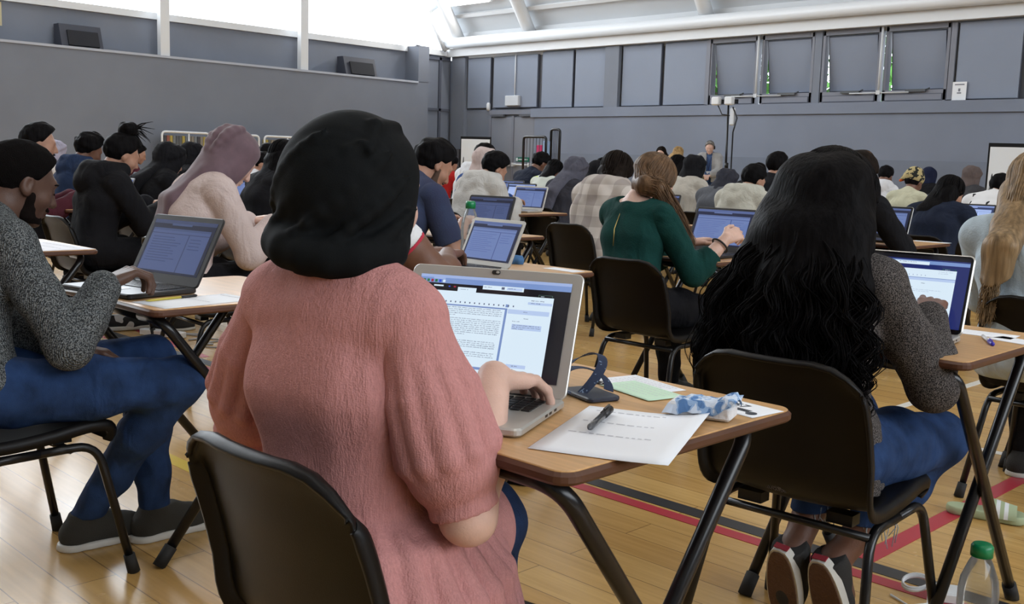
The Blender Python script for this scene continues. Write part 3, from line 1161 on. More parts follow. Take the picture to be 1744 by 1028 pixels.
def shell_mesh(thick=0.007):
    """one-piece seat and back: profile along v, width along u, rolled rim"""
    prof = [(0.205, 0.385), (0.212, 0.405), (0.195, 0.422), (0.14, 0.425), (0.06, 0.415), (-0.03, 0.408), (-0.10, 0.410),
            (-0.155, 0.425), (-0.190, 0.462), (-0.208, 0.52), (-0.222, 0.58), (-0.238, 0.64), (-0.252, 0.70), (-0.262, 0.730), (-0.268, 0.748), (-0.271, 0.757)]
    half = [0.175, 0.188, 0.195, 0.198, 0.20, 0.20, 0.202, 0.207, 0.212, 0.214, 0.213, 0.211, 0.208, 0.206, 0.205, 0.204]
    pp = np.array(prof)
    pp[:, 1] = np.where(pp[:, 1] < 0.4251, pp[:, 1] - 0.020, pp[:, 1])
    pp[8, 1] -= 0.012
    pp[:, 1] = np.where(pp[:, 1] > 0.43, 0.43 + (pp[:, 1] - 0.43) * 0.925, pp[:, 1])
    tt = np.linspace(0, len(prof) - 1, 46)
    base = np.arange(len(prof))
    def ip(a):
        # smooth interpolation (Catmull-Rom)
        out = []
        for t in tt:
            i = min(int(t), len(a) - 2)
            f = t - i
            p0, p1, p2, p3 = a[max(i - 1, 0)], a[i], a[i + 1], a[min(i + 2, len(a) - 1)]
            out.append(0.5 * (2 * p1 + (p2 - p0) * f + (2 * p0 - 5 * p1 + 4 * p2 - p3) * f * f + (3 * p1 - p0 - 3 * p2 + p3) * f ** 3))
        return np.array(out)
    py, pz, ph = ip(pp[:, 0]), ip(pp[:, 1]), ip(np.array(half) * 0.93)
    py, pz, ph = (np.concatenate([[a_[0]], a_, [a_[-1]]]) for a_ in (py, pz, ph))
    n = len(tt) + 2
    us = [-1.0, -1.0, -0.985, -0.94, -0.85, -0.7, -0.5, -0.25, 0, 0.25, 0.5, 0.7, 0.85, 0.94, 0.985, 1.0, 1.0]
    V = []
    ty, tz = np.gradient(py[1:-1]), np.gradient(pz[1:-1])
    ty, tz = (np.concatenate([[a_[0]], a_, [a_[-1]]]) for a_ in (ty, tz))
    ln = np.hypot(ty, tz)
    ny, nz = tz / ln, -ty / ln          # pointing forward on the back, up on the seat
    # profile runs from the front to the top of the back: on the seat ty<0 so -ty>0 -> up; on the back tz>0 -> forward
    for i in range(n):
        isback = min(max((pz[i] - 0.43) / 0.08, 0), 1)
        for q, u in enumerate(us):
            d = 0.026 * isback * abs(u) ** 2.2 + 0.014 * (1 - isback) * abs(u) ** 2
            hi = min(max((pz[i] - 0.64) / 0.085, 0), 1) ** 2
            if q in (0, len(us) - 1):
                d -= 0.024 * (1 - 0.75 * hi)
            elif i == n - 1:
                d -= 0.020 * (1 - 0.7 * abs(u) ** 5)
            if q in (2, len(us) - 3):
                d += 0.001
            if q in (1, len(us) - 2) or i == n - 2:
                d -= 0.003
            top = min(max((pz[i] - 0.60) / 0.12, 0), 1)
            drop = 0.060 * top ** 2 * max(0.0, (abs(u) - 0.45) / 0.55) ** 2.4
            V.append((u * ph[i] * (1.0 + (0.012 if q in (0, len(us) - 1) else 0)), py[i] + ny[i] * d, pz[i] + nz[i] * d - drop))
    m = len(us)
    Fq = []
    for i in range(n - 1):
        for q in range(m - 1):
            Fq.append((i * m + q, i * m + q + 1, (i + 1) * m + q + 1, (i + 1) * m + q))
    # give it a thickness
    V = np.array(V)
    nv = len(V)
    N = np.zeros_like(V)
    for f in Fq:
        a, b_, c, d = (V[k_] for k_ in f)
        nn = np.cross(c - a, d - b_)
        for k_ in f:
            N[k_] += nn
    N /= np.linalg.norm(N, axis=1, keepdims=True) + 1e-9
    V2 = V - N * thick
    F2 = [tuple(reversed([k_ + nv for k_ in f])) for f in Fq]
    rim = [q for q in range(m)] + [i * m + m - 1 for i in range(1, n)] + [(n - 1) * m + q for q in range(m - 2, -1, -1)] + [i * m for i in range(n - 2, 0, -1)]
    F3 = [(rim[i], rim[i] + nv, rim[(i + 1) % len(rim)] + nv, rim[(i + 1) % len(rim)]) for i in range(len(rim))]
    me = np_mesh('shell', np.concatenate([V, V2]), Fq + F2 + F3)
    return me

SHELL = shell_mesh()

def make_chair():
    root = empty('stacking_chair')
    link('shell', SHELL, [M_SHELL], root)
    for s in (-1, 1):
        for (n_, top, foot) in (('front', (s * 0.185, 0.17, 0.362), (s * 0.222, 0.245, 0.012)), ('rear', (s * 0.185, -0.13, 0.362), (s * 0.222, -0.225, 0.012))):
            top, foot = np.array(top), np.array(foot)
            b = MB()
            mid = np.array([s * 0.185, 0.02, 0.362])
            b.tube(bend([mid, top, foot], 0.06, 6), 0.0115, 10)
            leg = b.build('leg', M_BLACKM, root)
            d = (top - foot) / np.linalg.norm(top - foot)
            b = MB()
            b.tube([foot - d * 0.012, foot + d * 0.04], [0.017, 0.0155], 10)
            b.build('foot', M_RUBBER, leg)
    b = MB()
    b.tube([(-0.185, 0.10, 0.357), (0.185, 0.10, 0.357)], 0.010, 8)
    b.tube([(-0.185, -0.13, 0.350), (0.185, -0.13, 0.350)], 0.010, 8)
    for s in (-1, 1):
        b.box((s * 0.11, 0.10, 0.376), (0.06, 0.05, 0.02))
        b.box((s * 0.11, -0.10, 0.372), (0.06, 0.04, 0.025))
    b.build('cross_bar', M_BLACKM, root)
    return root

DESK_Z = 0.72
def make_desk():
    root = empty('exam_desk')
    b = MB()
    b.rbox((0, 0, DESK_Z - 0.009), (0.594, 0.594, 0.018), 0.028, 0.0012)
    b.build('desktop', M_DESK, root)
    b = MB()
    b.rbox((0, 0, DESK_Z - 0.0115), (0.606, 0.606, 0.0185), 0.034, 0.005)
    b.build('edge_band', M_EDGE, root)
    for sx in (-1, 1):
        for f in (-1, 1):
            x = sx * (0.262 if f < 0 else 0.236)
            x2 = x
            b = MB()
            pth = bend([(x - sx * 0.12, f * 0.262, 0.686), (x, f * 0.262, 0.686), (x2, -f * 0.262, 0.012)], 0.07, 8)
            b.tube(pth, 0.0145, 12)
            leg = b.build('leg', M_BLACKM, root)
            a, c = np.array(pth[-2]), np.array(pth[-1])
            d = (a - c) / np.linalg.norm(a - c)
            b = MB()
            b.tube([c - d * 0.012, c + d * 0.05], 0.0185, 10)
            b.build('foot', M_RUBBER, leg)
    b = MB()
    b.tube([(-0.145, -0.262, 0.686), (0.145, -0.262, 0.686)], 0.0145, 10)
    b.build('front_rail', M_BLACKM, root)
    b = MB()
    b.tube([(-0.12, 0.262, 0.686), (0.12, 0.262, 0.686)], 0.0145, 10)
    b.build('rear_rail', M_BLACKM, root)
    for s in (-1, 1):
        b = MB()
        b.tube([(s * 0.27, 0.0, 0.349), (s * 0.228, 0.0, 0.349)], 0.008, 8)
        b.build('pivot', M_BLACKM, root)
    return root

CHAIR0 = make_chair()
DESK0 = make_desk()
USED = {'c': False, 'd': False}

def put(src, key, x, y, rz, label, cat, group):
    o = src if not USED[key] else copy_tree(src)
    USED[key] = True
    o.location = (x, y, 0)
    o.rotation_euler = (0, 0, rz)
    return tag(o, label, cat, group)

def chair(x, y, deg, label):
    return put(CHAIR0, 'c', x, y, math.radians(deg), label, 'chair', 'black stacking chairs in the exam rows')

def desk(x, y, deg, label):
    return put(DESK0, 'd', x, y, math.radians(deg), label, 'desk', 'folding exam desks in rows')

# ------------------------------------------------------------------ laptops
M_ALU = mat('brushed_aluminium', (0.52, 0.51, 0.48), 0.38, metal=0.55)
M_LAPB = mat('black_laptop_plastic', (0.014, 0.014, 0.016), 0.4)
M_KEY = mat('black_keycap', (0.01, 0.01, 0.011), 0.45)
M_BEZ = mat('black_glass_bezel', (0.006, 0.006, 0.008), 0.08)
M_LAPG = mat('grey_laptop_plastic', (0.10, 0.105, 0.115), 0.4)

def ui_rects(kind, rng):
    """(u0,v0,u1,v1,colour) with v downwards; colours are keys"""
    R = [(0, 0, 1, 1, 'dark')]
    def text(u0, v0, u1, n, dv, col='ink', size=0.5, fill=0.9):
        for i in range(n):
            v = v0 + i * dv
            u = u0
            end = u1 if i < n - 1 else u0 + (u1 - u0) * (0.35 + 0.4 * rng.random())
            while u < end - 0.004:
                wl = min(0.010 + 0.030 * rng.random(), end - u)
                # letters of a word: thin strokes of uneven height
                x = u
                while x < u + wl:
                    lw = 0.0028 + 0.0022 * rng.random()
                    up = 0.35 * dv * (0.7 if rng.random() < 0.65 else 1.0)
                    R.append((x, v + dv * 0.6 - up, min(x + lw, u + wl), v + dv * 0.6 + (0.12 * dv if rng.random() < 0.12 else 0), col))
                    x += lw + 0.0018
                u += wl + 0.006
    if kind == 'essay':
        R.append((0, 0, 1, 0.085, 'bar'))
        R.append((0.0, 0.0, 1, 0.03, 'barlight'))
        R.append((0.09, 0.01, 0.17, 0.045, 'barlight'))
        for i, c in enumerate(('green', 'green', 'red', 'green', 'blue', 'page')):
            R.append((0.02 + i * 0.027, 0.05, 0.037 + i * 0.027, 0.078, c))
        R.append((0.10, 0.105, 0.165, 0.12, 'page'))
        R.append((0.20, 0.108, 0.212, 0.122, 'blue')); R.append((0.235, 0.108, 0.25, 0.122, 'red'))
        R.append((0.265, 0.115, 0.39, 0.16, 'page'))
        text(0.285, 0.128, 0.37, 1, 0.02)
        R.append((0.43, 0.075, 0.70, 0.12, 'page'))
        text(0.44, 0.085, 0.53, 1, 0.022); R.append((0.555, 0.085, 0.575, 0.11, 'ink')); R.append((0.59, 0.085, 0.69, 0.11, 'pane'))
        text(0.60, 0.086, 0.68, 1, 0.022)
        R.append((0.80, 0.135, 0.89, 0.165, 'frame')); R.append((0.803, 0.138, 0.887, 0.162, 'dark'))
        text(0.815, 0.14, 0.875, 1, 0.02, 'page')
        R.append((0.045, 0.16, 0.90, 0.965, 'page'))
        text(0.76, 0.19, 0.89, 1, 0.022); R.append((0.74, 0.215, 0.895, 0.24, 'pane')); text(0.76, 0.217, 0.885, 1, 0.02)
        text(0.05, 0.255, 0.10, 1, 0.022)
        for i in range(17):
            R.append((0.135 + i * 0.032, 0.262, 0.143 + i * 0.032, 0.278, 'ink'))
        R.append((0.60, 0.255, 0.62, 0.285, 'pane2'))
        R.append((0.04, 0.295, 0.615, 0.93, 'pane2'))
        R.append((0.055, 0.31, 0.60, 0.905, 'page'))
        text(0.075, 0.315, 0.585, 5, 0.0195); text(0.065, 0.425, 0.585, 9, 0.0195)
        text(0.085, 0.645, 0.575, 5, 0.0195); text(0.085, 0.755, 0.575, 4, 0.0195)
        R.append((0.62, 0.30, 0.885, 0.345, 'pane')); text(0.72, 0.312, 0.77, 1, 0.02)
        text(0.73, 0.375, 0.81, 1, 0.024); text(0.66, 0.41, 0.75, 1, 0.02)
        R.append((0.66, 0.445, 0.85, 0.50, 'pane')); text(0.665, 0.448, 0.845, 3, 0.018)
        R.append((0.665, 0.845, 0.79, 0.88, 'pane')); text(0.70, 0.85, 0.755, 1, 0.022); text(0.69, 0.885, 0.75, 1, 0.02)
        R.append((0.63, 0.91, 0.85, 0.935, 'pane')); text(0.70, 0.912, 0.78, 1, 0.02)
    elif kind == 'answer':
        R[0] = (0, 0, 1, 1, 'navy')
        R.append((0, 0.0, 1, 0.05, 'dark'))
        R.append((0.03, 0.07, 1, 0.12, 'bar')); R.append((0.36, 0.085, 0.66, 0.13, 'page')); text(0.40, 0.09, 0.62, 1, 0.022)
        R.append((0.06, 0.15, 0.30, 0.2, 'page'))
        R.append((0.78, 0.165, 0.89, 0.195, 'green')); R.append((0.785, 0.168, 0.885, 0.192, 'navy')); text(0.80, 0.17, 0.87, 1, 0.02, 'page')
        R.append((0.02, 0.19, 0.90, 0.97, 'page'))
        text(0.75, 0.205, 0.88, 2, 0.025, 'soft'); text(0.10, 0.215, 0.33, 1, 0.03)
        for i in range(15):
            R.append((0.15 + i * 0.035, 0.275, 0.158 + i * 0.035, 0.29, 'soft'))
        R.append((0.44, 0.31, 0.455, 0.97, 'pane2')); R.append((0.02, 0.31, 0.9, 0.318, 'pane2'))
        text(0.06, 0.33, 0.42, 6, 0.026, 'soft'); text(0.06, 0.52, 0.42, 9, 0.026, 'soft'); text(0.06, 0.79, 0.42, 4, 0.026, 'soft')
        R.append((0.455, 0.318, 0.9, 0.355, 'pane')); text(0.62, 0.385, 0.70, 1, 0.022, 'ink')
        text(0.50, 0.45, 0.58, 1, 0.022); text(0.50, 0.48, 0.80, 2, 0.022, 'soft'); text(0.50, 0.57, 0.61, 1, 0.022); text(0.50, 0.60, 0.78, 3, 0.022, 'soft')
        text(0.50, 0.72, 0.61, 1, 0.022); text(0.50, 0.78, 0.72, 1, 0.022, 'soft')
    else:
        R.append((0, 0, 1, 0.07, 'bar')); R.append((0.30, 0.06, 0.62, 0.10, 'pane'))
        R.append((0.03, 0.16, 0.95, 0.96, 'page'))
        R.append((0.03, 0.16, 0.95, 0.20, 'pane')); R.append((0.03, 0.25, 0.95, 0.265, 'pane2')); R.append((0.63, 0.25, 0.645, 0.96, 'pane2'))
        if kind == 'plain':
            for i in range(10):
                R.append((0.08, 0.32 + i * 0.05, 0.40 + 0.18 * rng.random(), 0.333 + i * 0.05, 'soft'))
            for i in range(4):
                R.append((0.68, 0.33 + i * 0.06, 0.80 + 0.1 * rng.random(), 0.343 + i * 0.06, 'soft'))
    return R

PAL = {
    'bright': dict(dark=(0.006, 0.006, 0.01), bar=(0.20, 0.31, 0.62), barlight=(0.36, 0.47, 0.78), page=(0.74, 0.88, 1.0), pane=(0.50, 0.63, 0.90), pane2=(0.20, 0.30, 0.58),
                   ink=(0.10, 0.12, 0.2), soft=(0.42, 0.5, 0.65), frame=(0.08, 0.16, 0.13), green=(0.02, 0.16, 0.05), red=(0.35, 0.02, 0.05), blue=(0.03, 0.08, 0.6), navy=(0.015, 0.025, 0.14)),
    'dim': dict(dark=(0.008, 0.012, 0.035), bar=(0.035, 0.05, 0.12), barlight=(0.08, 0.12, 0.24), page=(0.060, 0.088, 0.21), pane=(0.045, 0.07, 0.17), pane2=(0.03, 0.045, 0.12),
                ink=(0.03, 0.04, 0.1), soft=(0.04, 0.06, 0.15), frame=(0.02, 0.03, 0.05), green=(0.02, 0.1, 0.05), red=(0.2, 0.02, 0.05), blue=(0.03, 0.06, 0.3), navy=(0.01, 0.015, 0.06)),
    'mid': dict(dark=(0.010, 0.015, 0.05), bar=(0.085, 0.125, 0.30), barlight=(0.2, 0.28, 0.5), page=(0.140, 0.205, 0.44), pane=(0.105, 0.155, 0.35), pane2=(0.06, 0.09, 0.26),
                ink=(0.05, 0.07, 0.2), soft=(0.10, 0.145, 0.37), frame=(0.03, 0.05, 0.1), green=(0.02, 0.15, 0.06), red=(0.3, 0.03, 0.05), blue=(0.04, 0.08, 0.4), navy=(0.02, 0.03, 0.1)),
    'light': dict(dark=(0.03, 0.05, 0.14), bar=(0.22, 0.30, 0.60), barlight=(0.4, 0.5, 0.8), page=(0.42, 0.55, 0.92), pane=(0.33, 0.44, 0.80), pane2=(0.16, 0.23, 0.5),
                  ink=(0.12, 0.16, 0.35), soft=(0.30, 0.40, 0.72), frame=(0.06, 0.1, 0.2), green=(0.03, 0.2, 0.08), red=(0.4, 0.05, 0.08), blue=(0.06, 0.12, 0.5), navy=(0.03, 0.05, 0.2)),
}

def make_laptop(w=0.32, d=0.22, lid=0.212, body='alu', ui='plain', pal='mid', open_deg=112, rng=None, bez=0.014, chin=0.022, edge=None, keys=True, thick=0.014, brand=None, cover=False):
    rng = rng or np.random.default_rng(1)
    root = empty('laptop')
    mb = {'alu': M_ALU, 'black': M_LAPB, 'grey': M_LAPG}[body]
    b = MB()
    b.rbox((0, 0, thick / 2 + 0.002), (w, d, thick), 0.014, 0.003)
    b.build('base', mb, root)
    zt = thick + 0.002
    if keys:
        b = MB()
        kw, kd = w * 0.86, d * 0.44
        y0 = d * 0.5 - 0.022
        rows = 6
        for r in range(rows):
            rh = kd / rows * (0.62 if r == 0 else 1.0)
            yc = y0 - (r * kd / rows) - rh / 2 + (0 if r == 0 else 0.006)
            nk = 14 if r < 5 else 10
            x = -kw / 2
            for q in range(nk):
                ww = kw / nk
                if r == 5:
                    ww = kw * (0.40 if q == 4 else 0.60 / 9)
                b.rbox((x + ww / 2, yc, zt + 0.0012), (ww - 0.0032, rh - 0.0032, 0.0022), 0.0018, 0.0005, seg=2)
                x += ww
        b.build('keyboard', M_KEY, root)
        b = MB()
        b.rbox((0, -d * 0.29, zt + 0.0002), (w * 0.33, d * 0.32, 0.0012), 0.006, 0.0003)
        b.build('touchpad', mat('touchpad_' + body, (0.40, 0.40, 0.39) if body == 'alu' else (0.02, 0.02, 0.022), 0.3), root)
        if body == 'alu':
            b = MB()
            for i, yy in enumerate((0.085, 0.06, 0.04)):
                b.box((w / 2 - 0.0002, yy - 0.03, thick / 2 + 0.003), (0.001, 0.012, 0.004))
            b.build('ports', M_KEY, root)
    th = math.radians(open_deg - 90)
    hy, hz = d / 2 - 0.006, thick + 0.001
    up = np.array([0, math.sin(th), math.cos(th)])
    nrm = np.array([0, -math.cos(th), math.sin(th)])      # towards the user
    R = np.stack([np.array([1.0, 0, 0]), up, nrm], 1)
    R = np.stack([np.array([1.0, 0, 0]), up, np.cross(np.array([1.0, 0, 0]), up)], 1)
    c0 = np.array([0, hy, hz])
    b = MB()
    b.rbox(c0 + up * lid / 2 - nrm * 0.003, (w, lid, 0.006), 0.013, 0.0015, R)
    if edge:
        b.rbox(c0 + up * lid / 2 - nrm * 0.004, (w + 0.003, lid + 0.003, 0.004), 0.014, 0.0012, R, mi=1)
    lidm = b.build('lid', [mb if body != 'mac' else M_ALU, M_ALU], root)
    b = MB()
    b.tube([c0 + np.array([-w * 0.36, 0.0, -0.002]), c0 + np.array([w * 0.36, 0.0, -0.002])], 0.0055, 10)
    b.build('hinge', M_LAPB if body != 'alu' else M_KEY, root)
    # display sits in a bezel
    sw, sh = w - 2 * bez, lid - bez - chin
    sc = c0 + up * (chin + sh / 2) + nrm * 0.0006
    if edge or body != 'alu':
        b = MB()
        b.rbox(c0 + up * lid / 2 + nrm * 0.0004, (w - 0.004, lid - 0.004, 0.0012), 0.012, 0.0004, R)
        b.build('bezel', M_BEZ if edge else M_LAPB, lidm)
    P = PAL[pal]
    names = list(P.keys())
    b = MB()
    rects = ui_rects(ui, rng)
    layer = 0
    for (u0, v0, u1, v1, cn) in rects:
        layer += cn not in ('ink', 'soft')
        off = 0.0008 + 0.000010 * min(layer, 75) if cn not in ('ink', 'soft') else 0.0017
        def pt(u, v):
            return sc + np.array([1.0, 0, 0]) * (u - 0.5) * sw + up * (0.5 - v) * sh + nrm * off
        b.quad([pt(u0, v1), pt(u1, v1), pt(u1, v0), pt(u0, v0)], mi=names.index(cn))
    b.build('display', [glow('screen_%s_%s' % (pal, n_), P[n_]) for n_ in names], lidm)
    if cover:
        b = MB()
        cc = c0 + up * (lid - 0.0075) + nrm * 0.0016
        b.rbox(cc, (0.016, 0.0075, 0.0014), 0.0035, 0.0004, R)
        b.rbox(cc + np.array([0.0035, 0, 0]) + nrm * 0.001, (0.006, 0.0045, 0.001), 0.002, 0.0002, R, mi=1)
        b.build('webcam_cover', [M_KEY, M_ALU], lidm)
    if brand:
        cu = bpy.data.curves.new('brand', 'FONT')
        cu.body = brand
        cu.size = 0.011
        cu.align_x = 'CENTER'
        cu.align_y = 'CENTER'
        cu.extrude = 0.0002
        q = c0 + up * (chin * 0.5) + nrm * 0.0016
        me = text_mesh(cu)
        for v in me.vertices:
            v.co = tuple(q + R @ np.array(v.co[:]))
        link('lid_lettering', me, [M_ALU], lidm)
    return root

def place_laptop(root, x, y, deg, label, z=DESK_Z):
    root.location = (x, y, z)
    root.rotation_euler = (0, 0, math.radians(deg))
    return tag(root, label, 'laptop', 'laptops on the exam desks')

def paper(x, y, deg, w, d, label, name='paper_sheet', col=(0.80, 0.82, 0.86), z=DESK_Z + 0.0004, curl=0.0, lines=0, seed=0, cat='paper'):
    """sheet of paper with a little curl; print lines as a part"""
    root = empty(name, (x, y, z), math.radians(deg), label, cat)
    n = 9
    V, Fq = [], []
    def hz(u, v):
        return curl * max(0.0, u) ** 2 * (0.6 + 0.4 * v)
    for j in range(n):
        for i in range(n):
            u, v = -1 + 2 * i / (n - 1), -1 + 2 * j / (n - 1)
            V.append((u * w / 2, v * d / 2, hz(u, v) + 0.0006))
    for j in range(n - 1):
        for i in range(n - 1):
            Fq.append((j * n + i, j * n + i + 1, (j + 1) * n + i + 1, (j + 1) * n + i))
    nv = len(V)
    V += [(a, b_, c - 0.0005) for a, b_, c in V]
    F2 = [tuple(reversed([q + nv for q in f])) for f in Fq]
    rim = list(range(n)) + [i * n + n - 1 for i in range(1, n)] + [(n - 1) * n + q for q in range(n - 2, -1, -1)] + [i * n for i in range(n - 2, 0, -1)]
    F3 = [(rim[i], rim[i] + nv, rim[(i + 1) % len(rim)] + nv, rim[(i + 1) % len(rim)]) for i in range(len(rim))]
    link('sheet', np_mesh('sheet', V, Fq + F2 + F3), [mat('paper_%d_%d_%d' % tuple(int(c * 100) for c in col), col, 0.75)], root)
    if lines:
        r = np.random.default_rng(seed)
        b = MB()
        for i in range(lines):
            v = 0.8 - 1.5 * i / max(lines, 1)
            u = -0.8
            e = 0.2 + 0.6 * r.random()
            while u < e:
                l = 0.04 + 0.1 * r.random()
                zz = hz(u + l / 2, v) + 0.0009
                b.quad([(u * w / 2, v * d / 2, zz), ((u + l) * w / 2, v * d / 2, zz), ((u + l) * w / 2, (v + 0.035) * d / 2, zz), (u * w / 2, (v + 0.035) * d / 2, zz)])
                u += l + 0.04
        b.build('print', mat('paper_ink', (0.52, 0.53, 0.58), 0.8), root)
    return root

def pen(x, y, deg, label, c1, c2, L=0.145, r=0.0048, z=DESK_Z, clip=True, name='pen'):
    root = empty(name, (x, y, z + r), math.radians(deg), label, 'pen')
    b = MB()
    b.tube([(-L * 0.5, 0, 0), (-L * 0.42, 0, 0), (L * 0.30, 0, 0)], [r * 0.25, r * 0.9, r], 10)
    b.build('barrel', c1, root)
    b = MB()
    b.tube([(L * 0.18, 0, 0), (L * 0.48, 0, 0), (L * 0.5, 0, 0)], [r * 1.14, r * 1.14, r * 0.7], 10)
    if clip:
        b.box((L * 0.32, 0, r * 1.5), (L * 0.26, 0.003, 0.0015))
    b.build('cap', c2, root)
    return root

def bottle(x, y, z, label, h=0.24, r=0.034, cap_h=0.035):
    root = empty('water_bottle', (x, y, z), 0, label, 'bottle', 'clear water bottles')
    prof = [(r * 0.8, 0.0), (r, 0.012), (r, h * 0.12), (r * 0.94, h * 0.16), (r, h * 0.20), (r * 0.93, h * 0.36), (r, h * 0.42), (r, h * 0.56), (r * 0.92, h * 0.66), (r * 0.6, h * 0.80), (r * 0.42, h * 0.86), (r * 0.40, h * 0.9)]
    b = MB()
    b.lathe(prof, (0, 0, 0), 24)
    b.build('bottle_body', glass_mat('clear_plastic', (0.92, 0.95, 0.96), 0.10), root)
    b = MB()
    b.lathe([(r * 0.55, h * 0.86), (r * 0.55, h * 0.86 + cap_h * 0.8), (r * 0.45, h * 0.86 + cap_h), (r * 0.40, h * 0.86 + cap_h * 1.02)], (0, 0, 0), 18)
    b.build('bottle_cap', mat('green_cap', (0.0, 0.20, 0.07), 0.35), root)
    return root
# ------------------------------------------------------------------ people
def unit(v):
    v = np.array(v, float)
    return v / (np.linalg.norm(v) + 1e-12)

def two_bone(a, c, l1, l2, pole):
    """middle joint of a two-bone limb from a to c, bending towards pole"""
    a, c = np.array(a, float), np.array(c, float)
    d = c - a
    L = np.linalg.norm(d)
    if L > (l1 + l2) * 0.995:
        c = a + d / L * (l1 + l2) * 0.995
        d = c - a
        L = np.linalg.norm(d)
    x = (l1 * l1 - l2 * l2 + L * L) / (2 * L)
    h = math.sqrt(max(l1 * l1 - x * x, 0))
    u = d / L
    p = np.array(pole, float)
    p = p - u * (p @ u)
    return a + u * x + unit(p) * h, c

def head_frame(yaw, pitch, roll=0.0):
    """columns right, forward, up; pitch > 0 looks down"""
    return rotz(yaw) @ rotx(-pitch) @ roty(roll)

def head_prims(c, R, s=1.0, nose=1.0, jaw=1.0):
    def p(x, y, z):
        return c + R @ (np.array([x, y, z]) * s)
    def E(x, y, z, rx, ry, rz, k=0.02, tag='head', sub=False):
        return ell(p(x, y, z), (rx * s, ry * s, rz * s), R, k, tag, sub)
    P = [E(0, -0.012, 0.028, 0.076, 0.096, 0.088), E(0, 0.022, -0.02, 0.064, 0.076, 0.085, 0.03),
         E(0, 0.034, -0.075, 0.050 * jaw, 0.050, 0.036, 0.025), cap(p(-0.012, 0.076, -0.098), p(0.012, 0.076, -0.098), 0.016 * s, None, 0.02, 'head'),
         cap(p(-0.034, 0.082, 0.026), p(0.034, 0.082, 0.026), 0.013 * s, None, 0.02, 'head'),
         E(-0.042, 0.062, -0.028, 0.024, 0.026, 0.026), E(0.042, 0.062, -0.028, 0.024, 0.026, 0.026),
         E(-0.033, 0.100, 0.003, 0.017, 0.014, 0.011, 0.014, 'head', True), E(0.033, 0.100, 0.003, 0.017, 0.014, 0.011, 0.014, 'head', True),
         E(-0.032, 0.083, 0.003, 0.0135, 0.0125, 0.0115, 0.004), E(0.032, 0.083, 0.003, 0.0135, 0.0125, 0.0115, 0.004),
         cap(p(0, 0.094, 0.012), p(0, 0.108 + 0.006 * nose, -0.028), 0.009 * s, 0.0125 * s, 0.010, 'head'),
         E(-0.013, 0.098, -0.034, 0.010, 0.011, 0.008, 0.006), E(0.013, 0.098, -0.034, 0.010, 0.011, 0.008, 0.006),
         E(0, 0.093, -0.058, 0.023, 0.013, 0.0065, 0.006), E(0, 0.091, -0.071, 0.020, 0.013, 0.0075, 0.006)]
    for sx in (-1, 1):
        P += [E(sx * 0.078, -0.006, -0.004, 0.010, 0.019, 0.031, 0.006), E(sx * 0.076, 0.002, -0.026, 0.009, 0.011, 0.013, 0.006),
              E(sx * 0.086, -0.002, 0.001, 0.006, 0.009, 0.017, 0.005, 'head', True)]
    return P

def hand_prims(W, f, n, side, s=1.0, curl=(0.35, 0.4, 0.45, 0.5), thumb_in=0.35, spread=0.0):
    """W wrist, f towards the fingers, n out of the palm, side = +1 when the thumb is at +(f x n)"""
    f = unit(f)
    n = unit(np.array(n, float) - f * (np.array(n, float) @ f))
    t = np.cross(f, n) * side                         # towards the thumb
    P = []
    def at(a, b, c):
        return W + (f * a + t * b + n * c) * s
    kn = [(0.088, 0.030), (0.093, 0.010), (0.089, -0.010), (0.081, -0.028)]
    for (a, b) in kn:
        P.append(cap(at(0.005, b * 0.55, 0), at(a, b, 0), 0.0125 * s, 0.0098 * s, 0.012, 'hand'))
    P.append(cap(at(0.02, 0.022, 0.008), at(0.055, 0.030, 0.008), 0.013 * s, 0.010 * s, 0.012, 'hand'))
    P.append(cap(at(0.02, -0.018, 0.007), at(0.06, -0.022, 0.006), 0.011 * s, 0.009 * s, 0.012, 'hand'))
    Ls = [(0.043, 0.026, 0.021), (0.047, 0.029, 0.022), (0.043, 0.027, 0.021), (0.034, 0.021, 0.018)]
    for i, (a, b) in enumerate(kn):
        p = at(a, b, 0)
        ang = curl[i] * 0.9
        sp = spread * (1.5 - i)
        for j, L in enumerate(Ls[i]):
            d = unit(f * math.cos(ang) + n * math.sin(ang) + t * sp)
            q = p + d * L * s
            P.append(cap(p, q, (0.0092 - 0.0008 * j) * s, (0.0086 - 0.0010 * j) * s, 0.0035, 'finger'))
            p = q
            ang += curl[i] * (1.1 if j == 0 else 0.7)
    p0 = at(0.022, 0.026, 0.006)
    p1 = p0 + unit(f * 0.75 + t * (0.75 - 0.4 * thumb_in) + n * 0.35 * thumb_in) * 0.040 * s
    p2 = p1 + unit(f * 0.95 + t * (0.35 - 0.5 * thumb_in) + n * 0.4 * thumb_in) * 0.032 * s
    p3 = p2 + unit(f * 1.0 + t * (0.1 - 0.5 * thumb_in) + n * 0.45 * thumb_in) * 0.025 * s
    P += [cap(p0, p1, 0.0135 * s, 0.0108 * s, 0.010, 'hand'), cap(p1, p2, 0.0104 * s, 0.0095 * s, 0.004, 'finger'), cap(p2, p3, 0.0095 * s, 0.0078 * s, 0.004, 'finger')]
    return P

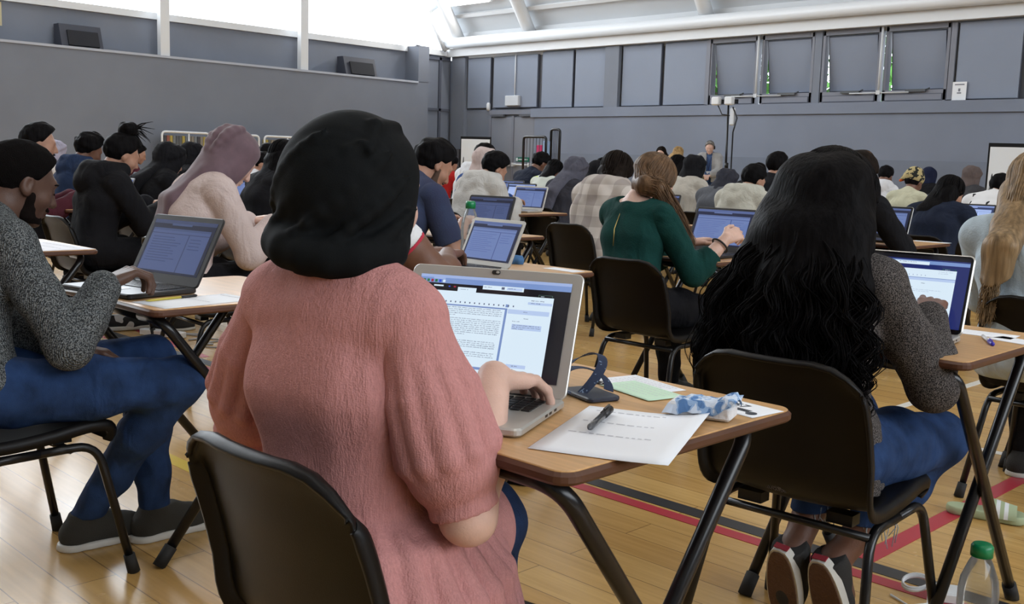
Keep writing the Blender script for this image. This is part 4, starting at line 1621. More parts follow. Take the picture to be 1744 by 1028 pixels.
def pose(yaw=0.0, lean=0.25, head=(0.0, 0.45, 0.0), s=1.0, wide=1.0, hands=None, elbow_out=(0.5, 0.5), feet=None, knees_apart=0.11, seat=0.0, twist=0.0,
         standing=False, neckf=0.05, slump=0.0, armlen=1.0, hipz=None, g=0.92, fl=1.0):
    """joints in world axes around the person's root; yaw turns the whole figure"""
    J = {}
    Rz = rotz(yaw)
    def W(v):
        return Rz @ np.array(v, float)
    pz = (0.525 + seat) if not standing else 0.95 * s
    if hipz:
        pz = hipz
    J['pelvis'] = W((0, 0, pz))
    tors = rotx(-lean)
    up = np.array([0, math.sin(lean * 0.55), math.cos(lean * 0.55)])
    up2 = np.array([0, math.sin(lean * 1.25 + slump), math.cos(lean * 1.25 + slump)])
    waist = np.array([0, 0, pz]) + up * 0.16 * s
    chest = waist + np.array([0, math.sin(lean), math.cos(lean)]) * 0.14 * s
    c7 = chest + up2 * 0.165 * s
    tw = rotz(twist)
    J['waist'], J['chest'], J['c7'] = W(waist), W(chest), W(c7)
    shw = 0.160 * s * wide
    fwd = np.array([0, math.cos(lean), -math.sin(lean)])
    for sd, x in (('R', 1), ('L', -1)):
        J['sh' + sd] = W(c7 - up2 * 0.052 * s + fwd * 0.015 + tw @ np.array([x * shw, 0.0, 0]))
        J['hip' + sd] = W((x * 0.085 * s, 0.01, pz - 0.01))
    hy, hp, hr = head
    J['Rh'] = head_frame(yaw + hy, hp, hr)
    nb = c7 + up2 * 0.045 * s + fwd * neckf * 0.35 * s
    hc = nb + Rz.T @ (J['Rh'] @ np.array([0, 0.022, 0.105])) * s + fwd * neckf * 0.25
    J['neck'], J['head'] = W(nb), W(hc)
    hands = hands or ((0.13, 0.42, 0.80), (-0.13, 0.42, 0.80))
    for i, (sd, x) in enumerate((('R', 1), ('L', -1))):
        pole = W((x * elbow_out[i], -0.35, -1.0))
        J['el' + sd], J['wr' + sd] = two_bone(J['sh' + sd], W(hands[i]), 0.285 * s * armlen, 0.245 * s * armlen, pole)
    for i, (sd, x) in enumerate((('R', 1), ('L', -1))):
        ft = feet[i] if feet else (x * knees_apart, 0.40, 0.085)
        pl = W((x * 0.12, 1.0, 0.9)) if not standing else W((0, 1, 0))
        J['kn' + sd], J['an' + sd] = two_bone(J['hip' + sd], W(ft), 0.42 * s, 0.41 * s, pl)
    J['s'], J['wide'], J['yaw'], J['g'] = s, wide, yaw, g
    J['fl'] = fl
    return J

def torso_prims(J):
    s, w, g = J['s'], J['wide'], J['g']
    r = rotz(J['yaw']) @ np.array([1.0, 0, 0])
    f = rotz(J['yaw']) @ np.array([0, 1.0, 0])
    P = []
    pe, wa, ch, c7 = J['pelvis'], J['waist'], J['chest'], J['c7']
    shr = unit(J['shR'] - J['shL'])
    k = 0.02
    P.append(cap(pe - r * 0.075 * s * w, pe + r * 0.075 * s * w, 0.105 * s * g, None, k, 'torso'))
    P.append(cap(pe - r * 0.07 * s * w - f * 0.015 * s, pe + r * 0.07 * s * w - f * 0.015 * s, 0.095 * s * g, None, k, 'torso'))
    for x in (-1, 1):
        P.append(cap(pe + r * x * 0.065 * s * w, wa + r * x * 0.050 * s * w, 0.100 * s * g, 0.088 * s * g, k, 'torso'))
        P.append(cap(wa + r * x * 0.050 * s * w, ch + shr * x * 0.062 * s * w, 0.088 * s * g, 0.100 * s * g, k, 'torso'))
        up = ch + (c7 - ch) * 0.56
        P.append(cap(ch + shr * x * 0.062 * s * w, up + shr * x * 0.080 * s * w, 0.100 * s * g, 0.072 * s * g, k, 'torso'))
    P.append(cap(pe, wa, 0.100 * s * g, 0.09 * s * g, k, 'torso'))
    P.append(cap(wa, ch, 0.09 * s * g, 0.100 * s * g, k, 'torso'))
    P.append(cap(ch, ch + (c7 - ch) * 0.66, 0.100 * s * g, 0.084 * s * g, 0.03, 'torso'))
    P.append(cap(J['shL'] * 0.9 + J['shR'] * 0.1, J['shR'] * 0.9 + J['shL'] * 0.1, 0.053 * s, None, 0.03, 'torso'))
    base = J['neck'] - (J['neck'] - c7) * 0.5
    for x in ('L', 'R'):
        P.append(cap(base, J['sh' + x] + np.array([0, 0, 0.008]), 0.042 * s, 0.044 * s, 0.03, 'torso'))
    return P

def arm_prims(J, sd, upto=1.0):
    s, fl = J['s'], J['fl']
    a, e, w = J['sh' + sd], J['el' + sd], J['wr' + sd]
    w2 = e + (w - e) * upto
    P = [cap(a, a + (e - a) * 0.45, 0.051 * s, 0.046 * s * fl, 0.02, 'arm'), cap(a + (e - a) * 0.45, e, 0.046 * s * fl, 0.039 * s * fl, 0.015, 'arm'),
         cap(e, e + (w2 - e) * 0.35, 0.042 * s * fl, 0.043 * s * fl, 0.02, 'arm'), cap(e + (w2 - e) * 0.35, w2, 0.043 * s * fl, 0.028 * s, 0.02, 'arm')]
    return P

def leg_prims(J, sd):
    s = J['s']
    h, k, a = J['hip' + sd], J['kn' + sd], J['an' + sd]
    back = unit(rotz(J['yaw']) @ np.array([0, -1.0, 0]))
    return [cap(h, h + (k - h) * 0.5, 0.092 * s, 0.080 * s, 0.03, 'leg'), cap(h + (k - h) * 0.5, k, 0.080 * s, 0.058 * s, 0.03, 'leg'),
            cap(k, k + (a - k) * 0.35 + back * 0.012, 0.056 * s, 0.056 * s, 0.03, 'leg'), cap(k + (a - k) * 0.35 + back * 0.012, a, 0.056 * s, 0.036 * s, 0.03, 'leg')]

def foot_dir(J, sd, feet_yaw=0.0):
    return rotz(J['yaw'] + feet_yaw) @ np.array([0, 1.0, 0])

def foot_prims(J, sd, fd=None, infl=0.0, k=0.02):
    s = J['s']
    a = J['an' + sd]
    f = foot_dir(J, sd) if fd is None else fd
    heel = a - f * 0.035 * s
    heel = np.array([heel[0], heel[1], a[2] - 0.045])
    ball = a + f * 0.125 * s
    ball = np.array([ball[0], ball[1], a[2] - 0.052])
    toe = a + f * 0.175 * s
    toe = np.array([toe[0], toe[1], a[2] - 0.056])
    return [cap(a, heel, 0.036 * s, 0.034 * s, k, 'foot'), cap(a, ball, 0.036 * s, 0.032 * s, k, 'foot'), cap(heel, ball, 0.032 * s, 0.034 * s, k, 'foot'), cap(ball, toe, 0.034 * s, 0.026 * s, k, 'foot')]

def body_prims(J, handspec=None):
    P = torso_prims(J)
    P.append(cap(J['neck'] - (J['neck'] - J['c7']) * 0.6, J['head'] + J['Rh'] @ np.array([0, -0.02, -0.04]) * J['s'], 0.053 * J['s'], 0.052 * J['s'], 0.025, 'neck'))
    P += head_prims(J['head'], J['Rh'], J['s'])
    for sd in 'RL':
        P += arm_prims(J, sd)
        P += leg_prims(J, sd)
        P += foot_prims(J, sd)
    return P

def hand_of(J, sd, spec=None):
    spec = dict(spec or {})
    W = J['wr' + sd]
    fa = unit(W - J['el' + sd])
    Rz = rotz(J['yaw'])
    hs = spec.pop('scale', 1.0)
    f = spec.pop('f', None)
    f = unit(Rz @ np.array(f, float)) if f is not None else unit(fa + Rz @ np.array([0, 0.55, -0.25]))
    n = spec.pop('n', None)
    n = Rz @ np.array(n, float) if n is not None else np.array([0, 0, -1.0])
    # right hand, palm down: thumb on the left; f x n for f=+y, n=-z is (-1,0,0)
    side = 1 if sd == 'R' else -1
    return hand_prims(W, f, n, side, J['s'] * hs, **spec)

def wrinkle(amp, freq, seed=0, dirv=(0, 0, 1)):
    r = np.random.default_rng(seed)
    ks = r.normal(size=(7, 3))
    ks /= np.linalg.norm(ks, axis=1)[:, None]
    ks = ks * freq * (0.6 + 0.8 * r.random(7))[:, None]
    ph = r.random(7) * 6.28
    def w(X, Y, Z):
        q = 0.35 * np.sin(X * freq * 0.7 + Z * freq * 0.5 + ph[0]) + 0.35 * np.sin(Y * freq * 0.8 - Z * freq * 0.3 + ph[1])
        out = 0
        for i in range(7):
            out = out + np.sin(X * ks[i, 0] + Y * ks[i, 1] + Z * ks[i, 2] + ph[i] + 1.3 * q)
        return out * (amp / 4.0)
    return w

def scalp(J, infl, s=None, ext=0.0):
    """cap of hair around the cranium"""
    R, c, s = J['Rh'], J['head'], J['s']
    return [ell(c + R @ (np.array([0, -0.014, 0.032]) * s), ((0.078 + infl) * s, (0.097 + infl) * s, (0.088 + infl) * s), R, 0.02, 'hair')]

def hair_short(J, name, m, parent, h, infl=0.012, top=0.02, nape=-0.055, fringe=0.05, curly=0.004, freq=120, seed=1, fade=False):
    R, c, s = J['Rh'], J['head'], J['s']
    def p(x, y, z):
        return c + R @ (np.array([x, y, z]) * s)
    P = scalp(J, infl)
    P.append(ell(p(0, 0.012, 0.062 + top * 0.4), (0.072 * s, 0.082 * s, (0.055 + top) * s), R, 0.03, 'hair'))
    cuts = [(p(0, fringe, 0.062), R @ np.array([0, 0.86, -0.5])), (p(0, 0, nape), R @ np.array([0, 0.25, -1.0]))]
    P += [ell(p(x * 0.085, 0.018, -0.028), (0.03 * s, 0.034 * s, 0.05 * s), R, 0.008, 'hair', True) for x in (-1, 1)]
    return soft(name, P, h, m, parent, 0.0, cuts, wrinkle(curly, freq, seed))

def strands(name, roots, m, parent, path_fn, n, seg, r0, r1, rng, base=None):
    Ps = np.zeros((n, seg, 3))
    for i in range(n):
        Ps[i] = path_fn(i, rng)
    t = np.linspace(0, 1, seg)
    rad = r0 * (1 - t) ** 0.6 * (1 - t) + r1
    rad = np.minimum(rad, r0) * np.minimum(1, 0.6 + t * 6)
    V, F = tube_arrays(Ps, rad[None, :].repeat(n, 0) * (0.7 + 0.6 * rng.random((n, 1))))
    if base is not None:
        V0, F0 = base
        F = np.concatenate([F0, F + len(V0)])
        V = np.concatenate([V0, V])
    return link(name, np_mesh(name, V, F), m, parent)

def hair_long(J, m, parent, h, length=0.42, n=160, flare=0.06, wave=0.008, wl=0.10, seed=3, width=0.085, thick=0.05, back=0.02, side=0.0, part=0.0, front=0.35, r0=0.0035, tail=False, floor_z=None, drop=0.0, volume=0.0):
    """long loose hair: a soft mass plus many separate locks"""
    R, c, s = J['Rh'], J['head'], J['s']
    rng = np.random.default_rng(seed)
    yawR = rotz(J['yaw'])
    def p(x, y, z):
        return c + R @ (np.array([x, y, z]) * s)
    bk = yawR @ np.array([0, -1.0, 0])
    rt = yawR @ np.array([1.0, 0, 0])
    nape = p(0, -0.075, -0.02)
    back += 0.055
    end = nape + bk * back + np.array([0, 0, -length]) + rt * side
    midp = nape + bk * (back * 0.8 + 0.01) + np.array([0, 0, -length * 0.45]) + rt * side * 0.4
    P = scalp(J, 0.012 + volume)
    P.append(ell(p(0, -0.045, -0.02), ((0.080 + volume) * s, (0.062 + volume) * s, 0.085 * s), R, 0.03, 'hair'))
    for x in (-1, -0.33, 0.33, 1):
        a = p(x * 0.055, -0.06 + 0.015 * abs(x), -0.03)
        b_ = midp + rt * x * (width * 0.85)
        e = end + rt * x * (width + flare) * 0.75
        P += [cap(a, b_, 0.048, thick, 0.04, 'hair'), cap(b_, e, thick, thick * 0.45, 0.04, 'hair')]
    cuts = [(p(0, 0.045, 0.06), R @ np.array([0, 0.9, -0.42]))]
    f = Field(P, h, 0.0, cuts, wrinkle(0.005, 70, seed))
    base = f.mesh()
    seg = 30
    def path(i, rng):
        th = rng.uniform(-1, 1)
        az = math.pi * (0.5 + th * (0.5 + front * 0.5))          # around the back, 0.5*pi = straight back
        d = np.array([math.cos(az) * 1.0, -abs(math.sin(az)) if abs(th) < 0.7 else -math.sin(az), 0.0])
        top = rng.uniform(0.35, 1.0)
        pts = []
        inf = 0.014 + volume + 0.006 * rng.random()
        for q in range(9):
            el = math.radians(88 - 98 * q / 8)
            v = np.array([d[0] * math.cos(el) * (0.078 + inf), d[1] * math.cos(el) * (0.097 + inf), 0.032 + math.sin(el) * (0.088 + inf)])
            v[1] -= 0.014
            v[0] += part * (1 - q / 8)
            pts.append(p(*v))
        st = pts[-1]
        x = th
        ln = rng.uniform(0.75, 1.04)
        tgt = end + rt * x * (width + flare) * rng.uniform(0.8, 1.15) + bk * thick * rng.uniform(0.1, 0.9) + np.array([0, 0, length * (1 - ln)])
        ctl = midp + rt * x * width * rng.uniform(0.95, 1.25) + bk * thick * rng.uniform(0.5, 1.0)
        ph, ph2 = rng.uniform(0, 6.28, 2)
        am = wave * rng.uniform(0.5, 1.5)
        L = seg - 9
        for q in range(1, L + 1):
            t = q / L
            v = (1 - t) ** 2 * st + 2 * t * (1 - t) * ctl + t * t * tgt
            w = am * min(1, t * 3)
            k = 6.28 * t * length / wl
            v = v + rt * w * math.sin(k + ph) + bk * w * 0.7 * math.cos(k * 0.93 + ph2)
            pts.append(v)
        return np.array(pts)
    return strands('hair', None, m, parent, path, n, seg, r0, r0 * 0.25, rng, base)

def hijab(J, m, parent, h, vol=0.018, bun=0.03, drape=0.0, folds=True, seed=2, fold_r=0.009, bunpos=(0, -0.085, 0.02), chest=True, warp=0.003, wide=1.0, thin=1.0):
    R, c, s = J['Rh'], J['head'], J['s']
    yawR = rotz(J['yaw'])
    def p(x, y, z):
        return c + R @ (np.array([x, y, z]) * s)
    bk = yawR @ np.array([0, -1.0, 0])
    rt = yawR @ np.array([1.0, 0, 0])
    nk = J['neck']
    P = [ell(p(0, -0.012, 0.03), ((0.080 + vol) * s, (0.100 + vol) * s, (0.090 + vol) * s), R, 0.02, 'cloth'),
         ell(p(0, 0.0, -0.05), ((0.072 + vol * 1.2) * s, (0.085 + vol) * s, (0.085 + vol) * s), R, 0.04, 'cloth')]
    if bun:
        P.append(ell(p(*bunpos), (0.06 + bun, 0.05 + bun, 0.06 + bun), R, 0.05, 'cloth'))
    P.append(cap(p(0, -0.03, -0.07), nk, 0.085 * s * wide, 0.085 * s * wide, 0.05, 'cloth'))
    P += [cap(nk - rt * 0.05, nk + rt * 0.05, 0.066 * wide, None, 0.04, 'cloth')]
    if chest:
        P += chain([nk - rt * 0.085 + np.array([0, 0, -0.01]), nk + bk * 0.075 + np.array([0, 0, -0.02]), nk + rt * 0.085 + np.array([0, 0, -0.01])], 0.028, 0.03, 'cloth')
    if drape:
        for x in (-1, 0, 1):
            P += chain([nk + rt * x * 0.05 + bk * 0.06, nk + rt * x * 0.04 - rt * 0.03 + bk * 0.20 + np.array([0, 0, -drape * 0.35]), nk + rt * x * 0.03 - rt * 0.05 + bk * 0.27 + np.array([0, 0, -drape])], [0.05 * thin, 0.042 * thin, 0.030 * thin], 0.03, 'cloth')
    rng = np.random.default_rng(seed)
    if folds:
        for i in range(9):
            a0_ = rng.uniform(-0.9, 0.9)
            pts = []
            for q in range(8):
                t = q / 7
                az = math.pi * (0.5 + (a0_ * (1 - t) - 0.15 * t) * 0.9)
                el = math.radians(55 - 120 * t)
                rr = 1.0 + vol * 0.2
                v = (math.cos(az) * math.cos(el) * (0.086 + vol), -math.sin(az) * math.cos(el) * (0.106 + vol + bun * 0.6) - 0.01, 0.02 + math.sin(el) * (0.10 + vol))
                pts.append(p(*v))
            P += chain(pts, fold_r, 0.022, 'cloth')
    cuts = [(p(0, 0.070, 0), R @ np.array([0, 1.0, -0.12]))]
    return soft('headscarf', P, h, m, parent, 0.0, cuts, wrinkle(warp, 45, seed))

def hood_down(J, infl=0.0):
    """folded hood lying on the shoulders"""
    s = J['s']
    yawR = rotz(J['yaw'])
    bk = yawR @ np.array([0, -1.0, 0])
    rt = yawR @ np.array([1.0, 0, 0])
    n = J['neck'] + np.array([0, 0, -0.01])
    up = np.array([0, 0, 1.0])
    P = chain([n - rt * 0.085 - bk * 0.05, n - rt * 0.100 + bk * 0.03 - up * 0.01, n - rt * 0.07 + bk * 0.09 - up * 0.005, n + bk * 0.115 - up * 0.005, n + rt * 0.07 + bk * 0.09 - up * 0.005, n + rt * 0.100 + bk * 0.03 - up * 0.01, n + rt * 0.085 - bk * 0.05],
              [0.022, 0.030, 0.034, 0.036, 0.034, 0.030, 0.022], 0.030, 'hood')
    P += chain([n - rt * 0.10 + bk * 0.05 - up * 0.035, n - rt * 0.06 + bk * 0.13 - up * 0.05, n + bk * 0.155 - up * 0.075, n + rt * 0.06 + bk * 0.13 - up * 0.05, n + rt * 0.10 + bk * 0.05 - up * 0.035], [0.018, 0.026, 0.030, 0.026, 0.018], 0.030, 'hood')
    P += [cap(n - rt * 0.055 + bk * 0.085 + np.array([0, 0, -0.02]), n + bk * 0.105 + np.array([0, 0, -0.10]), 0.035, 0.022, 0.03, 'hood'),
          cap(n + rt * 0.055 + bk * 0.085 + np.array([0, 0, -0.02]), n + bk * 0.105 + np.array([0, 0, -0.10]), 0.035, 0.022, 0.03, 'hood')]
    return P

def sleeve_cut(J, sd, frac, fl=1.0):
    """sub-field cutters are awkward; sleeves are separate capsule chains ended at frac of the limb (0..1 upper arm, 1..2 forearm)"""
    a, e, w = J['sh' + sd], J['el' + sd], J['wr' + sd]
    s = J['s']
    P = []
    if frac <= 1:
        q = a + (e - a) * frac
        P = [cap(a, q, 0.054 * s, 0.050 * s, 0.025, 'sleeve')]
    else:
        q = e + (w - e) * min(frac - 1, 0.97)
        P = [cap(a, a + (e - a) * 0.5, 0.053 * s, 0.047 * s, 0.025, 'sleeve'), cap(a + (e - a) * 0.5, e, 0.047 * s, 0.042 * s, 0.015, 'sleeve'), cap(e, e + (q - e) * 0.4, 0.045 * s, 0.045 * s, 0.02, 'sleeve'), cap(e + (q - e) * 0.4, q, 0.045 * s, 0.034 * s, 0.02, 'sleeve')]
    return P

def top_of(J, m, parent, h, sleeve=(1.95, 1.95), infl=0.012, hood=False, hem=None, wr=0.004, seed=1, extra=(), name='top', neck=0.0, freq=42, scoop=None, keep_off=None):
    P = [q for q in torso_prims(J)]
    more = []
    for i, sd in enumerate('RL'):
        if sleeve[i] and sleeve[i] > 1.8:
            P += sleeve_cut(J, sd, sleeve[i])
        elif sleeve[i]:
            a, e, w_ = J['sh' + sd], J['el' + sd], J['wr' + sd]
            q = a + (e - a) * sleeve[i] if sleeve[i] <= 1 else e + (w_ - e) * (sleeve[i] - 1)
            d_ = unit(e - a) if sleeve[i] <= 1 else unit(w_ - e)
            SP = [x_ for x_ in extra if x_.tag == 'sleeve' + sd] or sleeve_cut(J, sd, sleeve[i] + 0.15)
            more.append(Field(SP, h, infl + 0.001, [(q, d_)], wrinkle(wr, freq, seed + 1)).mesh())
    P += [x_ for x_ in extra if not x_.tag.startswith('sleeve')]
    if hood:
        P += hood_down(J)
    pz = J['pelvis'][2]
    hem = pz - 0.085 if hem is None else hem
    cuts = [((0, 0, hem), (0, 0, -1))]
    nb = J['neck']
    up = unit(J['neck'] - J['c7'])
    if not hood:
        P.append(cap(nb + up * (neck + 0.10), nb + up * (neck + 0.16), 0.088, 0.12, 0.006, 'scoop', True))
    if scoop is not None:
        cuts.append(scoop)
    if keep_off is not None:
        cuts.append(keep_off)
    return soft(name, P, h, m, parent, infl, cuts, wrinkle(wr, freq, seed), more=more)

def trousers_of(J, m, parent, h, infl=0.010, ankle=0.09, seed=4, name='trousers', wr=0.005, top=0.02):
    P = [q for q in torso_prims(J)[:4]] + [torso_prims(J)[8]]
    for sd in 'RL':
        P += leg_prims(J, sd)
    pz = J['pelvis'][2]
    fw_ = rotz(J['yaw']) @ np.array([0, 1.0, 0])
    cuts = [(J['pelvis'] + np.array([0, 0, top + 0.03]), (np.array([0, 0, 1.0]) - fw_ * 0.75) if J['knR'][2] > 0.4 and pz < 0.7 else (0, 0, 1)), ((0, 0, ankle), (0, 0, -1))]
    return soft(name, P, h, m, parent, infl, cuts, wrinkle(wr, 50, seed))

def shoes_of(J, m, parent, h, fds=None, sole=None, names='shoe'):
    for i, sd in enumerate('RL'):
        fd = fds[i] if fds else None
        P = foot_prims(J, sd, fd)
        a = J['an' + sd]
        o = soft(names, P, h, m, parent, 0.009, [((0, 0, a[2] - 0.083), (0, 0, -1)), ((0, 0, a[2] + 0.015), (0, 0, 1))])
        if sole:
            f = foot_dir(J, sd) if fd is None else fd
            z0 = a[2] - 0.083
            P2 = [cap(np.array([*(a - f * 0.035)[:2], z0]), np.array([*(a + f * 0.13)[:2], z0]), 0.046, 0.048, 0.02), cap(np.array([*(a + f * 0.13)[:2], z0]), np.array([*(a + f * 0.175)[:2], z0]), 0.048, 0.038, 0.02)]
            soft('sole', P2, h * 0.8, sole, o, 0.0, [((0, 0, z0 + 0.018), (0, 0, 1)), ((0, 0, z0 - 0.002), (0, 0, -1))])

def body_of(J, m, parent, h, hand_h=None, hands=(None, None), skip_hands=False):
    P = body_prims(J)
    more = []
    if hand_h:
        for i, sd in enumerate('RL'):
            if hands[i] == 'none':
                continue
            HP = hand_of(J, sd, hands[i])
            W, e = J['wr' + sd], J['el' + sd]
            d = unit(W - e)
            HP = HP + [cap(W - d * 0.03, W, 0.029 * J['s'], 0.0275 * J['s'], 0.012, 'arm')]
            f = Field(HP, hand_h)
            more.append(f.mesh())
    else:
        for i, sd in enumerate('RL'):
            if hands[i] != 'none':
                P += hand_of(J, sd, hands[i])
    return soft('body', P, h, m, parent, more=more)
# ------------------------------------------------------------------ the people
def at_depth(px, py, d):
    r = np.array([(px - 872) / FPX, -(py - 514) / FPX, 1.0])
    return CAM_R.T @ r * d + np.array([0, 0, CAM_H])

SK_DARK = skin('deep_brown_skin', (0.085, 0.042, 0.028))
SK_BROWN = skin('brown_skin', (0.16, 0.075, 0.048))
SK_TAN = skin('tan_skin', (0.40, 0.215, 0.145))
SK_PALE = skin('fair_skin', (0.62, 0.40, 0.32))
H_BLACK = hair_mat('black_hair', (0.006, 0.0055, 0.006))
H_DARK = hair_mat('dark_brown_hair', (0.014, 0.010, 0.008))
H_LIGHT = hair_mat('light_brown_hair', (0.13, 0.075, 0.04), 0.4)
H_BLOND = hair_mat('dark_blond_hair', (0.25, 0.165, 0.085), 0.4)
H_GREY = hair_mat('grey_hair', (0.20, 0.19, 0.18), 0.6)
JEANS = denim('blue_denim', (0.018, 0.045, 0.125))
JEANS_D = denim('dark_blue_denim', (0.013, 0.030, 0.080))
BLACKT = cloth('black_cloth', (0.008, 0.008, 0.010), 0.2)
GREYT = cloth('grey_trouser_cloth', (0.05, 0.05, 0.055), 0.2)
SHOE_B = mat('dark_canvas', (0.02, 0.019, 0.018), 0.85, bump=0.3, bscale=500)
SOLE_W = mat('off_white_rubber', (0.55, 0.53, 0.48), 0.6)

def who(label, root_xy, group=None):
    return empty('person', (root_xy[0], root_xy[1], 0), 0, label, 'person', group or 'people taking the exam')

def rel(root, p):
    return np.array(p, float) - np.array([root.location[0], root.location[1], 0])

def solve(px, py, d, s=1.0, **kw):
    """pose whose head centre falls on a pixel at a depth; returns joints and the floor position of the figure"""
    T = at_depth(px, py, d)
    J = pose(s=s, **kw)
    for _ in range(4):
        dz = T[2] - J['head'][2]
        s = min(max(s * (1 + dz / 0.75), 0.84), 1.16)
        J = pose(s=s, **kw)
    dz = T[2] - J['head'][2]
    return J, T[:2] - J['head'][:2]

def sidelean(J, dx):
    """tilt the upper body sideways by dx at head height, seat unchanged"""
    z0, z1 = J['pelvis'][2], J['head'][2]
    o = rotz(J['yaw']) @ np.array([dx, 0, 0])
    for k in ('waist', 'chest', 'c7', 'neck', 'head', 'shR', 'shL', 'elR', 'elL'):
        t = min(max((J[k][2] - z0) / (z1 - z0), 0), 1)
        J[k] = J[k] + o * t
    return o[:2]

# --- the woman in the pink blouse, nearest the camera
def blouse_woman():
    J, xy = solve(614, 322, 1.575, 0.90, yaw=math.radians(7), lean=0.03, head=(0.05, 0.22, 0.0), wide=0.95, hands=((0.128, 0.220, 0.790), (-0.14, 0.20, 0.785)), elbow_out=(0.38, 0.75), feet=((0.09, 0.36, 0.085), (-0.12, 0.38, 0.085)), neckf=0.03, hipz=0.505, g=0.83, armlen=1.06)
    xy = xy - sidelean(J, -0.022)
    fw0 = rotz(J['yaw']) @ np.array([0, 1.0, 0])
    for q_, a_ in (('pelvis', 0.05), ('hipR', 0.05), ('hipL', 0.05), ('waist', 0.02)):
        J[q_] = J[q_] + fw0 * a_
    for sd_ in 'RL':
        J['kn' + sd_] = J['hip' + sd_] + fw0 * 0.32 + rotz(J['yaw']) @ np.array([-0.085 if sd_ == 'R' else -0.05, 0, 0]) + np.array([0, 0, -0.01])
        J['an' + sd_] = np.array([*(J['kn' + sd_] - fw0 * 0.02)[:2], 0.085])
    root = who('person in a pink crepe blouse and black headscarf typing at the nearest desk', xy)
    body_of(J, SK_PALE, root, 0.006, 0.0028, (dict(f=(0.02, 0.95, -0.16), curl=(0.40, 0.50, 0.55, 0.55), thumb_in=0.2, spread=0.10), dict(curl=(0.35, 0.4, 0.45, 0.5))))
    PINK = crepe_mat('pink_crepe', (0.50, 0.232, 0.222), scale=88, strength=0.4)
    R = rotz(J['yaw'])
    rt, fw = R @ np.array([1.0, 0, 0]), R @ np.array([0, 1.0, 0])
    ex = []
    for sd, x in (('R', 1), ('L', -1)):
        a, e = J['sh' + sd], J['el' + sd]
        d = e - a
        T = 'sleeve' + sd
        ex += [cap(a - d * 0.02, a + d * 0.40, 0.047, 0.053, 0.012, T), cap(a + d * 0.40, a + d * 0.72, 0.053, 0.058, 0.012, T), cap(a + d * 0.72, a + d * 0.78, 0.058, 0.040, 0.008, T), cap(a + d * 0.78, a + d * 1.2, 0.0375, 0.0365, 0.004, T)]
        u = unit(d)
        o1 = unit(np.cross(u, fw)); o2 = np.cross(u, o1)
        for q in range(12):                                   # gathers running down the sleeve
            an = 2 * math.pi * q / 12 + 0.3
            off = o1 * math.cos(an) + o2 * math.sin(an)
            ex += chain([a + d * 0.03 + off * 0.037, a + d * 0.35 + off * 0.054, a + d * 0.66 + off * 0.061, a + d * 0.785 + off * 0.042], [0.004, 0.006, 0.006, 0.003], 0.006, T)
    pe = J['pelvis']
    for q in range(18):                                       # gathered peplum, spread over the lap and the right hip
        an = -0.40 + (math.pi + 0.8) * q / 17
        o = rt * math.cos(an) * 1.1 + fw * math.sin(an) * 0.9
        ex += chain([pe + o * 0.090 + np.array([0, 0, 0.09]), pe + o * 0.125 + np.array([0, 0, 0.02]), pe + o * 0.165 + np.array([0, 0, -0.11])], [0.008, 0.012, 0.015], 0.012, 'hem')
    for q in range(9):                                        # gathers fanning from the waist seam over the right hip and lap
        an = -0.75 + 1.75 * q / 8
        o = rt * math.cos(an) * 1.0 + fw * math.sin(an) * 1.1
        ex += chain([pe + o * 0.118 + np.array([0, 0, 0.092]), pe + o * 0.165 + np.array([0, 0, 0.055]), pe + o * 0.215 + np.array([0, 0, -0.02]), pe + o * 0.235 + np.array([0, 0, -0.12])], [0.003, 0.010, 0.013, 0.014], 0.010, 'hem')
    for sd in 'RL':
        hp, kn = J['hip' + sd], J['kn' + sd]
        ex.append(cap(hp + np.array([0, 0, 0.012]), hp + (kn - hp) * 0.72 + np.array([0, 0, 0.008]), 0.094, 0.082, 0.02, 'hem'))
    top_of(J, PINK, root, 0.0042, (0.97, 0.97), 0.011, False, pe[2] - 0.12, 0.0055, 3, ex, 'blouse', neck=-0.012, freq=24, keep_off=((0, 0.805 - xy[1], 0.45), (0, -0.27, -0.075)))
    trousers_of(J, JEANS_D, root, 0.007)
    shoes_of(J, SHOE_B, root, 0.008, None, SOLE_W)
    BLK = add_folds(mat('black_jersey', (0.0050, 0.0060, 0.0068), 0.8, var=0.2, vscale=14, bump=0.12, bscale=700, spec=0.10), 9, 0.28, 0.03, (0.5, 1, 0.8))
    hd, Rh, s = J['head'], J['Rh'], J['s']
    def p(x, y, z):
        return hd + Rh @ np.array([x, y, z])
    nk = J['neck']
    bk = -fw
    P = [ell(p(0, -0.008, 0.022), (0.084, 0.102, 0.092), Rh, 0.02), ell(p(0.0, -0.060, -0.008), (0.090, 0.072, 0.090), Rh, 0.05),
         ell(p(0, 0.0, -0.055), (0.078, 0.088, 0.066), Rh, 0.05),
         cap(p(0, -0.030, -0.07), nk + bk * 0.01, 0.068, 0.066, 0.03)]
    # crease that stands up where the cloth is pinned at the crown
    P += chain([p(0.040, 0.01, 0.098), p(0.060, -0.055, 0.084), p(0.085, -0.085, 0.04)], [0.010, 0.008, 0.005], 0.012)
    # neck wrap, three soft turns
    for (dz, rr, tilt, k0) in ((0.012, 0.024, -0.016, 0.084),):
        ring = []
        for q in range(15):
            an = 2 * math.pi * q / 14
            ring.append(nk + rt * math.cos(an) * k0 + fw * (math.sin(an) * (k0 - 0.008) - 0.005) + np.array([0, 0, dz + tilt * math.cos(an + 0.6)]))
        P += chain(ring, rr, 0.020)
